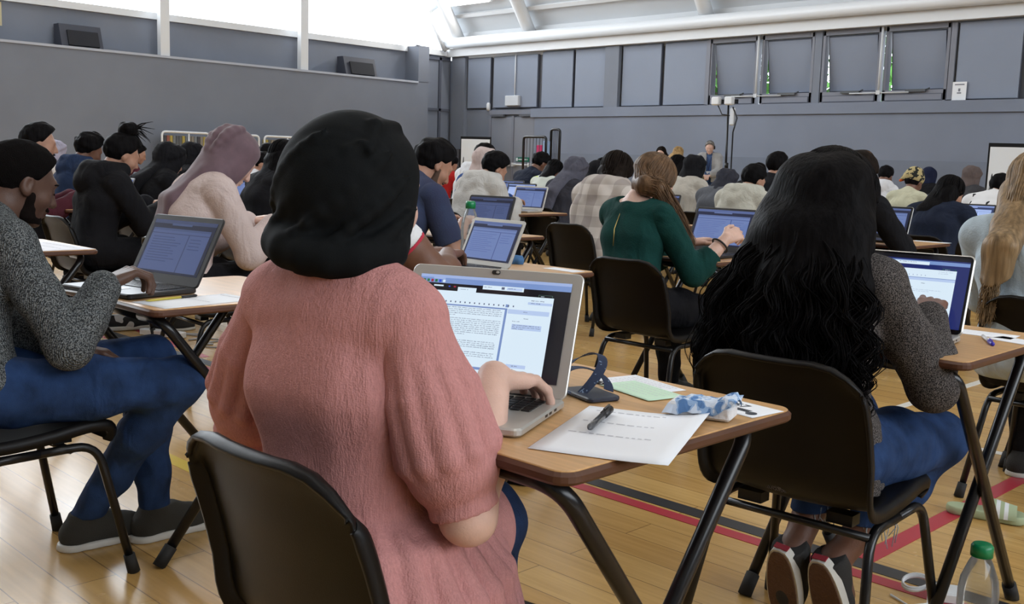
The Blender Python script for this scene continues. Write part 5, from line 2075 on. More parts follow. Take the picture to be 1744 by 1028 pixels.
    # drape lines sweeping from the right of the crown to the lower left of the nape
    for (a, b, c, rr) in (((0.07, -0.085, 0.05), (0.02, -0.130, -0.02), (-0.075, -0.085, -0.085), 0.007), ((0.088, -0.045, 0.045), (0.068, -0.112, -0.045), (-0.02, -0.112, -0.10), 0.007),
                          ((0.094, -0.01, 0.02), (0.092, -0.080, -0.06), (0.03, -0.105, -0.115), 0.006), ((0.03, -0.112, 0.06), (-0.035, -0.13, 0.0), (-0.088, -0.07, -0.055), 0.006),
                          ((0.088, 0.02, -0.02), (0.10, -0.035, -0.07), (0.07, -0.08, -0.12), 0.006)):
        a, b, c = (p(q[0] * 1.09, q[1] * 1.09, q[2] * 1.04) for q in (a, b, c))
        P += chain([(1 - t) ** 2 * a + 2 * t * (1 - t) * b + t * t * c for t in np.linspace(0, 1, 9)], [rr * q for q in (0.4, 0.7, 0.9, 1, 1, 1, 0.9, 0.7, 0.4)], 0.012)
    soft('headscarf', P, 0.0042, BLK, root, 0.0, [(p(0, 0.078, 0), Rh @ np.array([0, 1.0, -0.15]))], wrinkle(0.0012, 38, 8))
    return root, xy

P1, P1XY = blouse_woman()
P1J = None

# --- the woman with long black curls
def curls_woman():
    yaw = math.radians(1)
    J, xy = solve(1416, 350, 2.49, 0.95, yaw=yaw, lean=0.16, head=(0.06, 0.35, 0.02), wide=0.98, hands=((0.125, 0.32, 0.790), (-0.14, 0.33, 0.785)), elbow_out=(0.50, 0.9), feet=((-0.01, 0.16, 0.175), (-0.105, 0.13, 0.185)), neckf=0.04, hipz=0.500)
    xy = xy - sidelean(J, -0.06)
    _R = rotz(yaw)
    J['knR'] = J['hipR'] + _R @ np.array([0.070, 0.385, -0.015])
    J['knL'] = J['hipL'] + _R @ np.array([-0.02, 0.42, 0.0])
    J['anR'] = J['pelvis'] * np.array([1, 1, 0]) + _R @ np.array([0.0, 0.17, 0.165])
    J['anL'] = J['pelvis'] * np.array([1, 1, 0]) + _R @ np.array([-0.095, 0.14, 0.175])
    root = who('person with very long curly black hair seated at the right-hand desk', xy)
    R = rotz(yaw)
    rt, fw = R @ np.array([1.0, 0, 0]), R @ np.array([0, 1.0, 0])
    # the feet stand on their toes, soles towards the camera
    def bent_foot(J, sd, fd=None, infl=0.0, k=0.02):
        a = J['an' + sd]
        d = unit(R @ np.array([0.05 if sd == 'R' else -0.1, 0.42, -0.9]))
        return [cap(a - np.array([0, 0, -0.01]), a + d * 0.10, 0.034, 0.036, k, 'foot')]
    global foot_prims
    keep = foot_prims
    foot_prims = bent_foot
    body_of(J, SK_BROWN, root, 0.007, 0.0034, (dict(curl=(0.25, 0.4, 0.45, 0.5), thumb_in=-0.2), dict(curl=(0.35, 0.4, 0.45, 0.5))))
    foot_prims = keep
    MARL = knit_mat('charcoal_marl_jersey', (0.012, 0.011, 0.011), (0.14, 0.125, 0.12), 420, 0.25)
    pe = J['pelvis']
    ex = []
    for q in range(12):
        an = 2 * math.pi * q / 12
        o = rt * math.cos(an) * 1.12 + fw * math.sin(an) * 0.95
        ex += chain([pe + o * 0.105 + np.array([0, 0, 0.06]), pe + o * 0.128 + np.array([0, 0, -0.10])], [0.02, 0.022], 0.03, 'hem')
    top_of(J, MARL, root, 0.005, (1.93, 1.93), 0.013, False, pe[2] - 0.085, 0.004, 6, ex, 'jersey', freq=40, keep_off=((0, 2.015 - xy[1], 0.45), (0, -0.27, -0.075)))
    trousers_of(J, JEANS, root, 0.006, ankle=0.27, wr=0.004)
    # frayed hems
    b = MB()
    r = np.random.default_rng(4)
    for sd in 'RL':
        k, a = J['kn' + sd], J['an' + sd]
        t = (k[2] - 0.275) / (k[2] - a[2])
        c = k + (a - k) * t
        for q in range(26):
            an = r.uniform(0, 6.28)
            o = np.array([math.cos(an), math.sin(an), 0]) * 0.052
            b.tube([c + o + np.array([0, 0, 0.012]), c + o * 1.06 + np.array([r.normal() * 0.006, r.normal() * 0.006, -0.012]), c + o + np.array([r.normal() * 0.012, r.normal() * 0.012, -0.03 - 0.03 * r.random()])], 0.0012, 4)
    b.build('frayed_threads', mat('pale_thread', (0.35, 0.42, 0.5), 0.9), root)
    # canvas shoes, sole towards the camera
    TREAD = mat('gum_rubber_tread', (0.10, 0.045, 0.022), 0.8, bump=0.8, bscale=120)
    RTAG = mat('red_heel_tag', (0.30, 0.015, 0.03), 0.6)
    for sd in 'RL':
        a = J['an' + sd]
        d = unit(R @ np.array([0.05 if sd == 'R' else -0.1, 0.42, -0.9]))     # heel to toe
        x = unit(np.cross(d, R @ np.array([0, 1.0, 0.3])))
        n = unit(np.cross(x, d))                                              # instep side
        if n @ fw < 0:
            n = -n
            x = -x
        o0 = a - n * 0.052 - d * 0.045
        P = [cap(o0 + n * 0.03 + d * 0.01, o0 + n * 0.026 + d * 0.15, 0.036, 0.037, 0.02), cap(a - d * 0.005, o0 + n * 0.05 + d * 0.09, 0.040, 0.034, 0.02), cap(o0 + n * 0.026 + d * 0.15, o0 + n * 0.02 + d * 0.20, 0.037, 0.030, 0.02)]
        sh = soft('shoe', P, 0.005, SHOE_B, root, 0.004, [(a - d * 0.035, -d)])
        def plate(off, th, sx, y0, y1, mi, bb):
            V, m_ = [], 26
            for zz in (0, th):
                for q in range(m_):
                    an = 2 * math.pi * q / m_
                    yy = (y0 + y1) / 2 + (y1 - y0) / 2 * math.cos(an)
                    ww = sx * (1 + 0.12 * math.cos(an)) * abs(math.sin(an)) ** 0.6 * (1 if math.sin(an) >= 0 else -1)
                    V.append(o0 + d * yy + x * ww + n * (off + zz))
            bb.raw(V, [tuple(reversed(range(m_))), tuple(range(m_, 2 * m_))] + [(q, (q + 1) % m_, m_ + (q + 1) % m_, m_ + q) for q in range(m_)], mi)
        b = MB()
        plate(-0.012, 0.026, 0.044, -0.012, 0.235, 0, b)
        so = b.build('sole', [SOLE_W], sh)
        b = MB()
        plate(-0.016, 0.005, 0.039, -0.006, 0.228, 0, b)
        b.build('tread', [TREAD], so)
        b = MB()
        b.box(o0 - d * 0.0125 + n * 0.003, (0.036, 0.004, 0.016), np.stack([x, d, n], 1))
        b.build('heel_tag', [RTAG], so)
    # hair: big wavy mass, widest at the shoulder blades
    hd, Rh, s = J['head'], J['Rh'], J['s']
    def p(x, y, z):
        return hd + Rh @ (np.array([x, y, z]) * s)
    bk = -fw
    c7 = J['c7']
    base_prims = [ell(p(0, -0.012, 0.03), (0.090, 0.108, 0.100), Rh, 0.02)]
    lv = [(0.02, 0.075, 0.062, 0.02), (-0.09, 0.105, 0.060, 0.085), (-0.19, 0.150, 0.055, 0.130), (-0.31, 0.180, 0.055, 0.155), (-0.43, 0.170, 0.050, 0.165), (-0.54, 0.12, 0.035, 0.160)]
    nape = p(0, -0.055, 0.0)
    for i in range(len(lv) - 1):
        (z0, w0, t0, b0), (z1, w1, t1, b1) = lv[i], lv[i + 1]
        for x in (-1, -0.5, 0, 0.5, 1):
            base_prims.append(cap(nape + np.array([0, 0, z0]) + rt * x * w0 * 0.75 + bk * b0 * (1 - 0.35 * abs(x)), nape + np.array([0, 0, z1]) + rt * x * w1 * 0.8 + bk * b1 * (1 - 0.35 * abs(x)), t0, t1, 0.05))
    base = Field(base_prims, 0.007, 0.0, [(p(0, 0.055, 0.06), Rh @ np.array([0, 0.9, -0.42]))], wrinkle(0.005, 55, 9)).mesh()
    rng = np.random.default_rng(12)
    zs = np.array([q[0] for q in lv]); ws = np.array([q[1] for q in lv]); ts = np.array([q[2] for q in lv]); bs = np.array([q[3] for q in lv])
    seg = 42
    NC = 110
    clump = [dict(th=rng.uniform(-1.12, 1.12), wl=rng.uniform(0.075, 0.14), am=rng.uniform(0.008, 0.020), ph=rng.uniform(0, 6.28), ph2=rng.uniform(0, 6.28), lay=rng.uniform(0.78, 1.08), ln=rng.uniform(0.62, 1.0) * 0.60, dr=rng.normal() * 0.06) for _ in range(NC)]
    def path(i, rng):
        c = clump[i % NC]
        th = c['th'] + rng.normal() * 0.045
        az = math.pi * (0.5 + th * 0.5)
        pts = []
        inf = 0.013 + 0.016 * rng.random()
        n0 = 10
        ph, ph2 = c['ph'] + rng.normal() * 0.30, c['ph2'] + rng.normal() * 0.30
        for q in range(n0):
            el = math.radians(86 - 90 * q / (n0 - 1))
            jj = 0.009 * (q / n0) ** 1.6 * math.sin(q * 0.9 + ph)
            pts.append(p(math.cos(az) * math.cos(el) * (0.080 + inf) + jj, -math.sin(az) * math.cos(el) * (0.098 + inf) - 0.012 + jj * 0.5, 0.03 + math.sin(el) * (0.090 + inf)))
        lay = c['lay'] + rng.normal() * 0.035
        ln = c['ln'] * rng.uniform(0.88, 1.06)
        wl, am0 = c['wl'], c['am'] * rng.uniform(0.8, 1.2)
        st = pts[-1]
        x = max(-1.08, min(1.08, th * 0.95))
        for q in range(1, seg - n0 + 1):
            t = q / (seg - n0)
            z = -ln * t
            w = np.interp(z, zs[::-1], ws[::-1]); tk = np.interp(z, zs[::-1], ts[::-1]); bb = np.interp(z, zs[::-1], bs[::-1])
            xx = x * (1 + c['dr'] * t)
            tgt = nape + np.array([0, 0, z]) + rt * (xx * (w + 0.02) * lay + 0.012) + bk * (bb + tk * 0.92 * math.sqrt(max(1 - (xx * 0.9) ** 2, 0.05))) * lay
            k = min(1, t * 2.6)
            k = k * k * (3 - 2 * k)
            v = st * (1 - k) + tgt * k
            v = np.array([v[0], v[1], min(v[2], st[2] + 0.0) if k < 1 else v[2]])
            am = am0 * min(1, 0.45 + t * 1.8)
            kk = 6.28 * (ln * t) / wl
            v = v + rt * am * math.sin(kk + ph) + bk * am * 0.8 * math.cos(kk * 0.95 + ph2)
            pts.append(v)
        return np.array(pts)
    strands('hair', None, H_BLACK, root, path, 2600, seg, 0.0030, 0.0008, rng, base)
    def fly(i, rng):
        pts = path(i, rng)
        c = pts.mean(0)
        return pts + (pts - nape) * np.array([0.03, 0.03, 0.0]) * rng.random() + rng.normal(size=3) * 0.003 * np.linspace(0, 1, len(pts))[:, None]
    strands('flyaway_hair', None, H_BLACK, root, fly, 260, seg, 0.0010, 0.0005, rng)
    return root, xy

P2, P2XY = curls_woman()

# --- the man in the marl jumper at the left edge
def jumper_man():
    yaw = math.radians(4)
    J, xy = solve(33, 312, 2.82, 1.0, yaw=yaw, lean=0.16, head=(-0.06, 0.36, 0.0), wide=1.02, hands=((0.19, 0.39, 0.815), (0.05, 0.27, 0.600)), elbow_out=(0.35, 0.5), feet=((-0.10, 0.26, 0.085), (-0.02, 0.40, 0.085)), neckf=0.06, slump=0.25, hipz=0.515)
    xy = xy - sidelean(J, -0.12)
    o3 = np.array([xy[0], xy[1], 0])
    J['knR'], J['knL'] = np.array([-2.60, 1.36, 0.505]) - o3, np.array([-2.79, 1.37, 0.535]) - o3
    J['anR'], J['anL'] = np.array([-2.86, 1.20, 0.085]) - o3, np.array([-2.80, 1.38, 0.085]) - o3
    J['elR'], J['wrR'] = np.array([-2.60, 1.06, 0.635]) - o3, np.array([-2.670, 1.180, 0.775]) - o3
    J['elL'], J['wrL'] = np.array([-3.0, 1.02, 0.66]) - o3, np.array([-2.735, 1.13, 0.600]) - o3
    root = who('person in a grey marl jumper and jeans typing at the left edge', xy)
    body_of(J, SK_DARK, root, 0.0055, 0.0032, (dict(scale=1.15, f=(0.02, 0.92, 0.34), curl=(0.75, 0.8, 0.8, 0.85), thumb_in=0.3, spread=0.06), dict(f=(0.6, 0.75, -0.15), n=(0.1, 0, -1), curl=(0.4, 0.45, 0.5, 0.5))))
    top_of(J, knit_mat('grey_marl_knit', (0.020, 0.023, 0.026), (0.20, 0.215, 0.22), 300, 0.7), root, 0.005, (1.96, 1.9), 0.017, False, J['pelvis'][2] - 0.06, 0.006, 11, (), 'jumper', neck=-0.02, freq=34)
    nk = J['neck']
    b = MB()
    up = unit(J['neck'] - J['c7'])
    R = rotz(yaw)
    o1 = R @ np.array([1.0, 0, 0]); o2 = unit(np.cross(up, o1))
    b.tube([nk - up * 0.030 + o1 * 0.066 * math.cos(a) + o2 * 0.066 * math.sin(a) for a in np.linspace(0, 6.283, 25)], 0.010, 8, caps=False)
    b.build('shirt_collar', mat('lime_cotton', (0.55, 0.62, 0.12), 0.9), root)
    trousers_of(J, JEANS, root, 0.006, wr=0.006)
    for sd, fd in (('R', R @ unit([0.15, 1, 0])), ('L', R @ unit([0.05, 1, 0]))):
        pass
    shoes_of(J, mat('olive_canvas', (0.032, 0.030, 0.024), 0.9, bump=0.4, bscale=600), root, 0.006, [R @ unit([0.15, 1.0, 0]), R @ unit([0.05, 1.0, 0])], SOLE_W)
    hair_short(J, 'hair', mat('close_cropped_black_hair', (0.006, 0.005, 0.005), 0.95, bump=0.8, bscale=500, spec=0.06), root, 0.0045, 0.006, 0.004, -0.062, 0.048, 0.0015, 200, 5)
    hd, Rh, s = J['head'], J['Rh'], J['s']
    def p(x, y, z):
        return hd + Rh @ (np.array([x, y, z]) * s)
    P = [ell(p(0, 0.032, -0.078), (0.053 * s, 0.053 * s, 0.040 * s), Rh, 0.02), cap(p(-0.012, 0.076, -0.100), p(0.012, 0.076, -0.100), 0.019 * s, None, 0.02)]
    P += [cap(p(x * 0.060, 0.020, -0.030), p(x * 0.048, 0.03, -0.085), 0.016 * s, 0.018 * s, 0.02) for x in (-1, 1)]
    P += chain([p(-0.022, 0.096, -0.052), p(0, 0.101, -0.049), p(0.022, 0.096, -0.052)], 0.0055, 0.006)
    P += [ell(p(0, 0.10, -0.066), (0.022 * s, 0.016 * s, 0.011 * s), Rh, 0.004, 'b', True)]
    soft('beard', P, 0.0035, mat('short_black_beard', (0.012, 0.008, 0.007), 0.95, bump=0.8, bscale=600, spec=0.06), root, 0.0, [(p(0, 0, -0.118), Rh @ np.array([0, 0.2, -1.0]))], wrinkle(0.0012, 250, 4))
    b = MB()
    for x in (-1, 1):
        b.tube([p(x * 0.016, 0.0965, 0.026), p(x * 0.034, 0.095, 0.032), p(x * 0.052, 0.082, 0.026)], [0.004, 0.0045, 0.002], 6)
        b.tube([p(x * 0.022, 0.096, 0.001), p(x * 0.034, 0.0965, -0.001), p(x * 0.046, 0.090, 0.001)], [0.0012, 0.0018, 0.0012], 5)
    b.build('eyebrows', H_BLACK, root)
    return root, xy

P3, P3XY = jumper_man()

# --- everybody else: one builder, individual poses, clothes and hair
SPOTS = []

def student(label, px, py, d, skin_m, top_m, hair, yaw=0.0, lean=0.28, head=(0.0, 0.5, 0.0), s=1.0, wide=1.0, sleeve=(1.95, 1.95), hood=False, bottom=None,
            hands=None, elbow_out=(0.5, 0.5), topinfl=0.013, neckf=0.05, slump=0.0, extra=None, seat_it=True, hh=None, neck=0.0, handspec=(None, None), top_name='top', wr=0.004, desk_gap=0.0, lap=True, hem=None, name='desk', own_desk=True, armlen=1.0, feet=None, fl=1.0, hipz=None, slide=0.0):
    yw = math.radians(yaw)
    if d > 6:
        py += 11
    J, xy = solve(px, py, d, s, yaw=yw, lean=lean, head=head, wide=wide, hands=hands, elbow_out=elbow_out, neckf=neckf, slump=slump, armlen=armlen, feet=feet, fl=fl, hipz=hipz)
    if slide:
        xy = xy - sidelean(J, slide)
    root = who(label, xy)
    h = hh or min(max(d * 0.0017, 0.007), 0.015)
    body_of(J, skin_m, root, h, min(max(h * 0.5, 0.0035), 0.007), handspec)
    top_of(J, top_m, root, h, sleeve, topinfl + h * 0.25, hood, hem, wr, int(px), extra(J) if extra else (), top_name, neck)
    trousers_of(J, bottom or BLACKT, root, h, 0.011 + h * 0.25)
    shoes_of(J, SHOE_B, root, h * 0.8, None, SOLE_W if d < 7 else None)
    for hf in (hair if isinstance(hair, (list, tuple)) else [hair]):
        hf(J, root, h)
    SPOTS.append((label, xy, yaw, d, desk_gap, lap, own_desk))
    return root, J, xy

def H(m, **k):
    return lambda J, r, h: hair_short(J, 'hair', m, r, h * 0.8, **k)

def HL(m, **k):
    return lambda J, r, h: hair_long(J, m, r, h * 0.9, **k)

def HJ(m, **k):
    return lambda J, r, h: hijab(J, m, r, h * 0.85, **k)

def bun(m, x, y, z, r, strands_=False):
    def f(J, root, h):
        R, c = J['Rh'], J['head']
        q = c + R @ np.array([x, y, z])
        P = [ell(q, (r, r * 0.9, r * 0.85), R, 0.02), ell(q + R @ np.array([r * 0.4, 0.01, r * 0.3]), (r * 0.6, r * 0.5, r * 0.5), R, 0.02), ell(q + R @ np.array([-r * 0.5, 0, r * 0.1]), (r * 0.6, r * 0.5, r * 0.5), R, 0.02)]
        o = soft('hair_bun', P, h * 0.7, m, root, 0.0, (), wrinkle(0.006, 110, 3))
        if strands_:
            b = MB()
            rr = np.random.default_rng(2)
            for i in range(16):
                a = rr.uniform(-0.8, 1.6)
                d_ = R @ np.array([0.2 * rr.normal(), 1.0, 0.5 * rr.normal()])
                b.tube([q, q + d_ * r * 1.2 + np.array([0, 0, r * 0.3]), q + d_ * r * (1.6 + rr.random()) + np.array([0, 0, r * rr.normal() * 0.5])], [0.006, 0.004, 0.001], 5)
            b.build('loose_strands', m, root)
    return f

def beard(m):
    def f(J, root, h):
        R, c, s = J['Rh'], J['head'], J['s']
        def p(x, y, z):
            return c + R @ (np.array([x, y, z]) * s)
        P = [ell(p(0, 0.032, -0.080), (0.055 * s, 0.055 * s, 0.043 * s), R, 0.02)] + [cap(p(x * 0.062, 0.015, -0.025), p(x * 0.05, 0.03, -0.085), 0.017 * s, 0.018 * s, 0.02) for x in (-1, 1)]
        P += chain([p(-0.022, 0.096, -0.050), p(0, 0.102, -0.047), p(0.022, 0.096, -0.050)], 0.007, 0.006)
        soft('beard', P, min(h, 0.008), m, root, 0.0, (), wrinkle(0.002, 200, 4))
    return f

def face_mask(J, root, h):
    R, c, s = J['Rh'], J['head'], J['s']
    def p(x, y, z):
        return c + R @ (np.array([x, y, z]) * s)
    soft('face_mask', [ell(p(0, 0.06, -0.055), (0.056 * s, 0.058 * s, 0.048 * s), R, 0.02)], min(h, 0.008), mat('white_mask', (0.8, 0.82, 0.84), 0.8), root, 0.0, [(p(0, 0.03, 0), R @ np.array([0, -1.0, 0])), (p(0, 0, -0.012), R @ np.array([0, 0, 1.0]))])

# row B, behind the blouse: bare arm and short white sleeve with a red hem
def red_hem(J, root, h):
    a, e = J['shR'], J['elR']
    d = unit(e - a)
    q = a + (e - a) * 0.40
    soft('sleeve_trim', [cap(q, q + d * 0.012, 0.068, 0.067, 0.01)], 0.005, mat('red_trim', (0.45, 0.02, 0.05), 0.8), root, 0.0, [(q, -d), (q + d * 0.012, d)])
student('person behind the black headscarf, bare brown arm and white sleeve with red edge', 640, 284, 3.62, SK_BROWN, cloth('white_cotton', (0.72, 0.73, 0.75)), [HJ(BLACKT, folds=False), red_hem],
        lean=0.22, s=1.0, wide=1.15, sleeve=(0.40, 0.40), hands=((0.10, 0.46, 0.790), (-0.06, 0.46, 0.785)), elbow_out=(1.2, 0.6), armlen=1.05, fl=1.35, own_desk=False, lap=False,)

# hair swept over the right shoulder
def swept_hair(J, root, h):
    R, c, s = J['Rh'], J['head'], J['s']
    Y = rotz(J['yaw'])
    rt, fw = Y @ np.array([1.0, 0, 0]), Y @ np.array([0, 1.0, 0])
    rng = np.random.default_rng(5)
    def p(x, y, z):
        return c + R @ (np.array([x, y, z]) * s)
    zz = np.array([0, 0, 1.0])
    G = J['neck'] + rt * 0.065 - fw * 0.03 + zz * 0.055
    M = J['shR'] * 0.70 + J['neck'] * 0.30 + fw * 0.01 + zz * 0.105
    E = J['shR'] + rt * 0.06 + fw * 0.115 - zz * 0.15
    P = [ell(p(0, -0.014, 0.032), (0.088 * s, 0.107 * s, 0.098 * s), R, 0.02), ell(p(0.01, -0.045, -0.025), (0.074 * s, 0.062 * s, 0.075 * s), R, 0.03)]
    P += [cap(p(0.03, -0.06, -0.06), G, 0.050, 0.046, 0.03), cap(G, M, 0.046, 0.036, 0.03), cap(M, E, 0.036, 0.014, 0.03)]
    base = Field(P, h * 0.8, -0.004, [(p(0, 0.050, 0.06), R @ np.array([0, 0.9, -0.42]))], wrinkle(0.003, 90, 3)).mesh()
    seg = 34
    def path(i, rng):
        th = rng.uniform(-1, 1)
        az = math.pi * (0.5 + th * 0.72)
        inf = 0.012 + 0.008 * rng.random()
        pts = []
        for q in range(10):
            el = math.radians(88 - 96 * q / 9)
            pts.append(p(math.cos(az) * math.cos(el) * (0.080 + inf), -math.sin(az) * math.cos(el) * (0.099 + inf) - 0.014, 0.032 + math.sin(el) * (0.090 + inf)))
        o = rng.normal(size=3)
        o /= np.linalg.norm(o)
        g, m_, e = G + o * 0.047, M + o * 0.038 * rng.uniform(0.8, 1.1), E + o * 0.028 + zz * rng.uniform(-0.07, 0.05)
        st = pts[-1]
        ph = rng.uniform(0, 6.28)
        for q in range(1, seg - 9):
            t = q / (seg - 10)
            if t < 0.36:
                k = t / 0.36
                k = k * k * (3 - 2 * k)
                v = st * (1 - k) + g * k
            elif t < 0.66:
                k = (t - 0.36) / 0.30
                v = g * (1 - k) + m_ * k
            else:
                k = (t - 0.66) / 0.34
                v = m_ * (1 - k) + e * k + zz * 0.02 * math.sin(math.pi * k)
            pts.append(v + (rt * math.sin(14 * t + ph) + zz * math.cos(11 * t + ph)) * 0.004 * t)
        return np.array(pts)
    strands('hair', None, H_LIGHT, root, path, 700, seg, 0.0030, 0.0009, rng, base)

# green blouse
def zip_line(J, root, h):
    b = MB()
    bk = rotz(J['yaw']) @ np.array([0, -1.0, 0])
    a = J['c7'] + bk * 0.095 + np.array([0, 0, -0.03])
    c = J['chest'] + bk * 0.124 + np.array([0, 0, -0.03])
    m_ = (a + c) / 2 + bk * 0.016
    b.tube([a, m_, c], 0.0022, 6)
    b.build('zip', mat('brass_zip', (0.45, 0.33, 0.10), 0.35, metal=0.8), root)
    w = MB()
    e, q = J['elR'], J['wrR']
    u = unit(q - e)
    o1 = unit(np.cross(u, np.array([0, 0, 1.0]))); o2 = np.cross(u, o1)
    cc = e + (q - e) * 0.80
    w.tube([cc + (o1 * math.cos(t) + o2 * math.sin(t)) * 0.040 for t in np.linspace(0, 6.283, 22)], 0.0045, 7, caps=False)
    w.build('hair_tie', M_RUBBER, root)
student('person with light brown hair in a dark green blouse with a brass zip', 1112, 310, 4.78, SK_PALE, cloth('bottle_green_crepe', (0.006, 0.042, 0.037), 0.15), [swept_hair, zip_line],
        slide=-0.10, yaw=-6, lean=0.20, head=(-0.15, 0.60, 0.05), wide=1.05, sleeve=(1.55, 1.55), hands=((0.24, 0.34, 0.82), (0.0, 0.38, 0.785)), elbow_out=(0.10, 0.3), hh=0.007, neck=-0.06, extra=lambda J: [cap(J['neck'] + rotz(J['yaw']) @ np.array([-0.035, -0.055, 0.045]), J['neck'] + rotz(J['yaw']) @ np.array([0.045, -0.055, 0.045]), 0.078, None, 0.006, 'scoop', True)], handspec=(dict(f=(0.05, 0.9, 0.25), n=(-0.7, 0, -0.7), curl=(0.6, 0.7, 0.8, 0.8)), None), own_desk=False, lap=False)

# blond woman at the right edge
student('person with a long dark blond ponytail in a pale blue jacket at the right edge', 1764, 322, 3.70, SK_PALE, cloth('pale_blue_wool', (0.42, 0.50, 0.56), 0.08), [HL(H_BLOND, length=0.46, n=300, width=0.024, flare=0.004, thick=0.028, wave=0.005, back=0.17, side=-0.02, front=0.3, seed=8, r0=0.003)],
        slide=-0.09, yaw=0, lean=0.24, head=(0.0, 0.35, 0), wide=1.1, hh=0.007, topinfl=0.014, own_desk=False, lap=False)

# left block
student('person in a mauve headscarf and pale pink cardigan leaning over a laptop', 396, 270, 4.95, SK_PALE, cloth('pale_pink_knit', (0.56, 0.455, 0.43), 0.06, 0.35, 120), [HJ(mat('mauve_scarf_cloth', (0.125, 0.075, 0.092), 0.8, var=0.15, vscale=20, sheen=0.2), vol=0.020, bun=0.0, drape=0.36, seed=6, fold_r=0.006, thin=0.68)],
        yaw=-4, lean=0.28, head=(0.0, 0.68, 0), wide=1.08, slump=0.05, hh=0.0075, topinfl=0.018, desk_gap=0.13)
student('person in a black hooded top with a messy top bun', 207, 253, 6.35, SK_TAN, BLACKT, [H(H_BLACK, infl=0.014, top=0.02), bun(H_BLACK, 0.0, -0.03, 0.155, 0.060, True)],
        lean=0.20, head=(-0.1, 0.45, 0), wide=1.12, hood=True, topinfl=0.022)
student('person in a black headscarf and black robe left of the mauve headscarf', 292, 263, 8.3, SK_TAN, BLACKT, [HJ(BLACKT, vol=0.03, bun=0.02, drape=0.25, seed=3)], lean=0.25, topinfl=0.03, wide=1.1)
student('person with long straight black hair, half hidden by the big black headscarf', 483, 262, 7.25, SK_TAN, BLACKT, [HL(H_BLACK, length=0.50, n=200, width=0.06, flare=0.03, thick=0.05, wave=0.003, seed=4)], lean=0.28, head=(0, 0.55, 0))
student('person with a dark beard facing right near the left wall', 66, 234, 7.15, SK_TAN, cloth('maroon_cloth', (0.075, 0.018, 0.028)), [H(H_BLACK, infl=0.014, top=0.02), beard(H_BLACK)], yaw=-12, lean=0.22, head=(-0.2, 0.2, 0))
student('person in a lilac headscarf and white top at the far left', 97, 248, 12.5, SK_TAN, cloth('white_top_cloth', (0.66, 0.67, 0.70)), [HJ(cloth('lilac_cloth', (0.36, 0.35, 0.45)))], lean=0.25)
student('person with bushy dark hair in a navy jacket left of the top bun', 152, 244, 9.2, SK_BROWN, cloth('navy_cloth', (0.018, 0.032, 0.075)), [H(H_BLACK, infl=0.026, top=0.03, curly=0.012, freq=80)], lean=0.3, hood=True)
student('person in a maroon top looking down, small, right of the top bun', 235, 252, 13.7, SK_TAN, cloth('maroon_cloth', (0.075, 0.018, 0.028)), [H(H_BLACK)], yaw=-15, lean=0.2, head=(-0.3, 0.4, 0))
student('person in a black headscarf just behind the mauve headscarf', 331, 256, 10.5, SK_TAN, BLACKT, [HJ(BLACKT)], lean=0.3)
student('person with black hair and a dark top seen above the mauve headscarf', 455, 252, 13.0, SK_TAN, BLACKT, [H(H_BLACK)], lean=0.2)
student('person in a white face mask beside the long straight black hair', 447, 268, 10.4, SK_TAN, cloth('white_top_cloth', (0.66, 0.67, 0.70)), [H(H_BLACK, infl=0.016), face_mask], yaw=-25, lean=0.15, head=(-0.4, 0.35, 0), sleeve=(0.6, 0.6))

# middle block
student('person in a faded navy T-shirt looking down, left of the water bottle', 737, 280, 5.6, SK_TAN, mat('tie_dyed_navy_cotton', (0.020, 0.022, 0.062), 0.9, var=0.5, vscale=5, col2=(0.028, 0.045, 0.10), bump=0.2, bscale=150), [H(H_BLACK, infl=0.012, top=0.018, nape=-0.06, curly=0.006, freq=90), beard(mat('faint_beard', (0.08, 0.045, 0.03), 0.9))],
        lean=0.34, head=(-0.25, 0.60, 0), wide=1.05, sleeve=(0.85, 0.85), topinfl=0.018, hh=0.008)
student('person in an off-white hooded top resting on one hand, centre left', 842, 276, 8.45, SK_TAN, cloth('off_white_fleece', (0.50, 0.49, 0.47), 0.06, 0.4, 90), [H(H_BLACK, infl=0.020, top=0.02, curly=0.005)],
        lean=0.36, head=(-0.3, 0.60, 0), wide=1.1, hood=True, topinfl=0.026, hh=0.010)
student('person in a pale pink headscarf just behind the off-white hooded top', 829, 268, 9.6, SK_TAN, cloth('royal_blue_cloth', (0.02, 0.06, 0.20)), [HJ(cloth('pale_pink_scarf', (0.52, 0.42, 0.40)))], lean=0.3)
student('person with dark hair and a white hooded top near the flip chart', 824, 254, 11.2, SK_TAN, cloth('white_top_cloth', (0.66, 0.67, 0.70)), [H(H_BLACK)], lean=0.3, hood=True)
student('person in a red top near the flip chart', 768, 269, 14.5, SK_TAN, cloth('red_cloth', (0.40, 0.02, 0.02)), [H(H_BLACK)], lean=0.2)
student('person in a dark navy jacket bent forward below the wire cage', 920, 268, 13.4, SK_BROWN, cloth('dark_navy_cloth', (0.012, 0.016, 0.030)), [H(H_BLACK, curly=0.008)], lean=0.45, head=(-0.3, 0.6, 0))
student('person with long black hair in a white and lime patterned top', 944, 280, 12.5, SK_BROWN, patch_mat('lime_print_cloth', (0.50, 0.53, 0.48), (0.50, 0.62, 0.10), 7, 0.6), [HL(H_BLACK, length=0.28, n=60, width=0.05, r0=0.006)], lean=0.35, head=(-0.1, 0.7, 0))
student('person in a long dark grey headscarf, centre', 981, 281, 9.67, SK_TAN, cloth('charcoal_cloth', (0.035, 0.035, 0.045)), [HJ(cloth('slate_scarf_cloth', (0.085, 0.085, 0.11), 0.15), drape=0.35, bun=0.0, vol=0.02)], lean=0.30, head=(-0.1, 0.6, 0), topinfl=0.02)
student('person with a black hair bun beside the long dark grey headscarf', 1019, 284, 11.5, SK_BROWN, BLACKT, [HJ(BLACKT, folds=False), bun(H_BLACK, 0, -0.02, 0.14, 0.05)], lean=0.3)
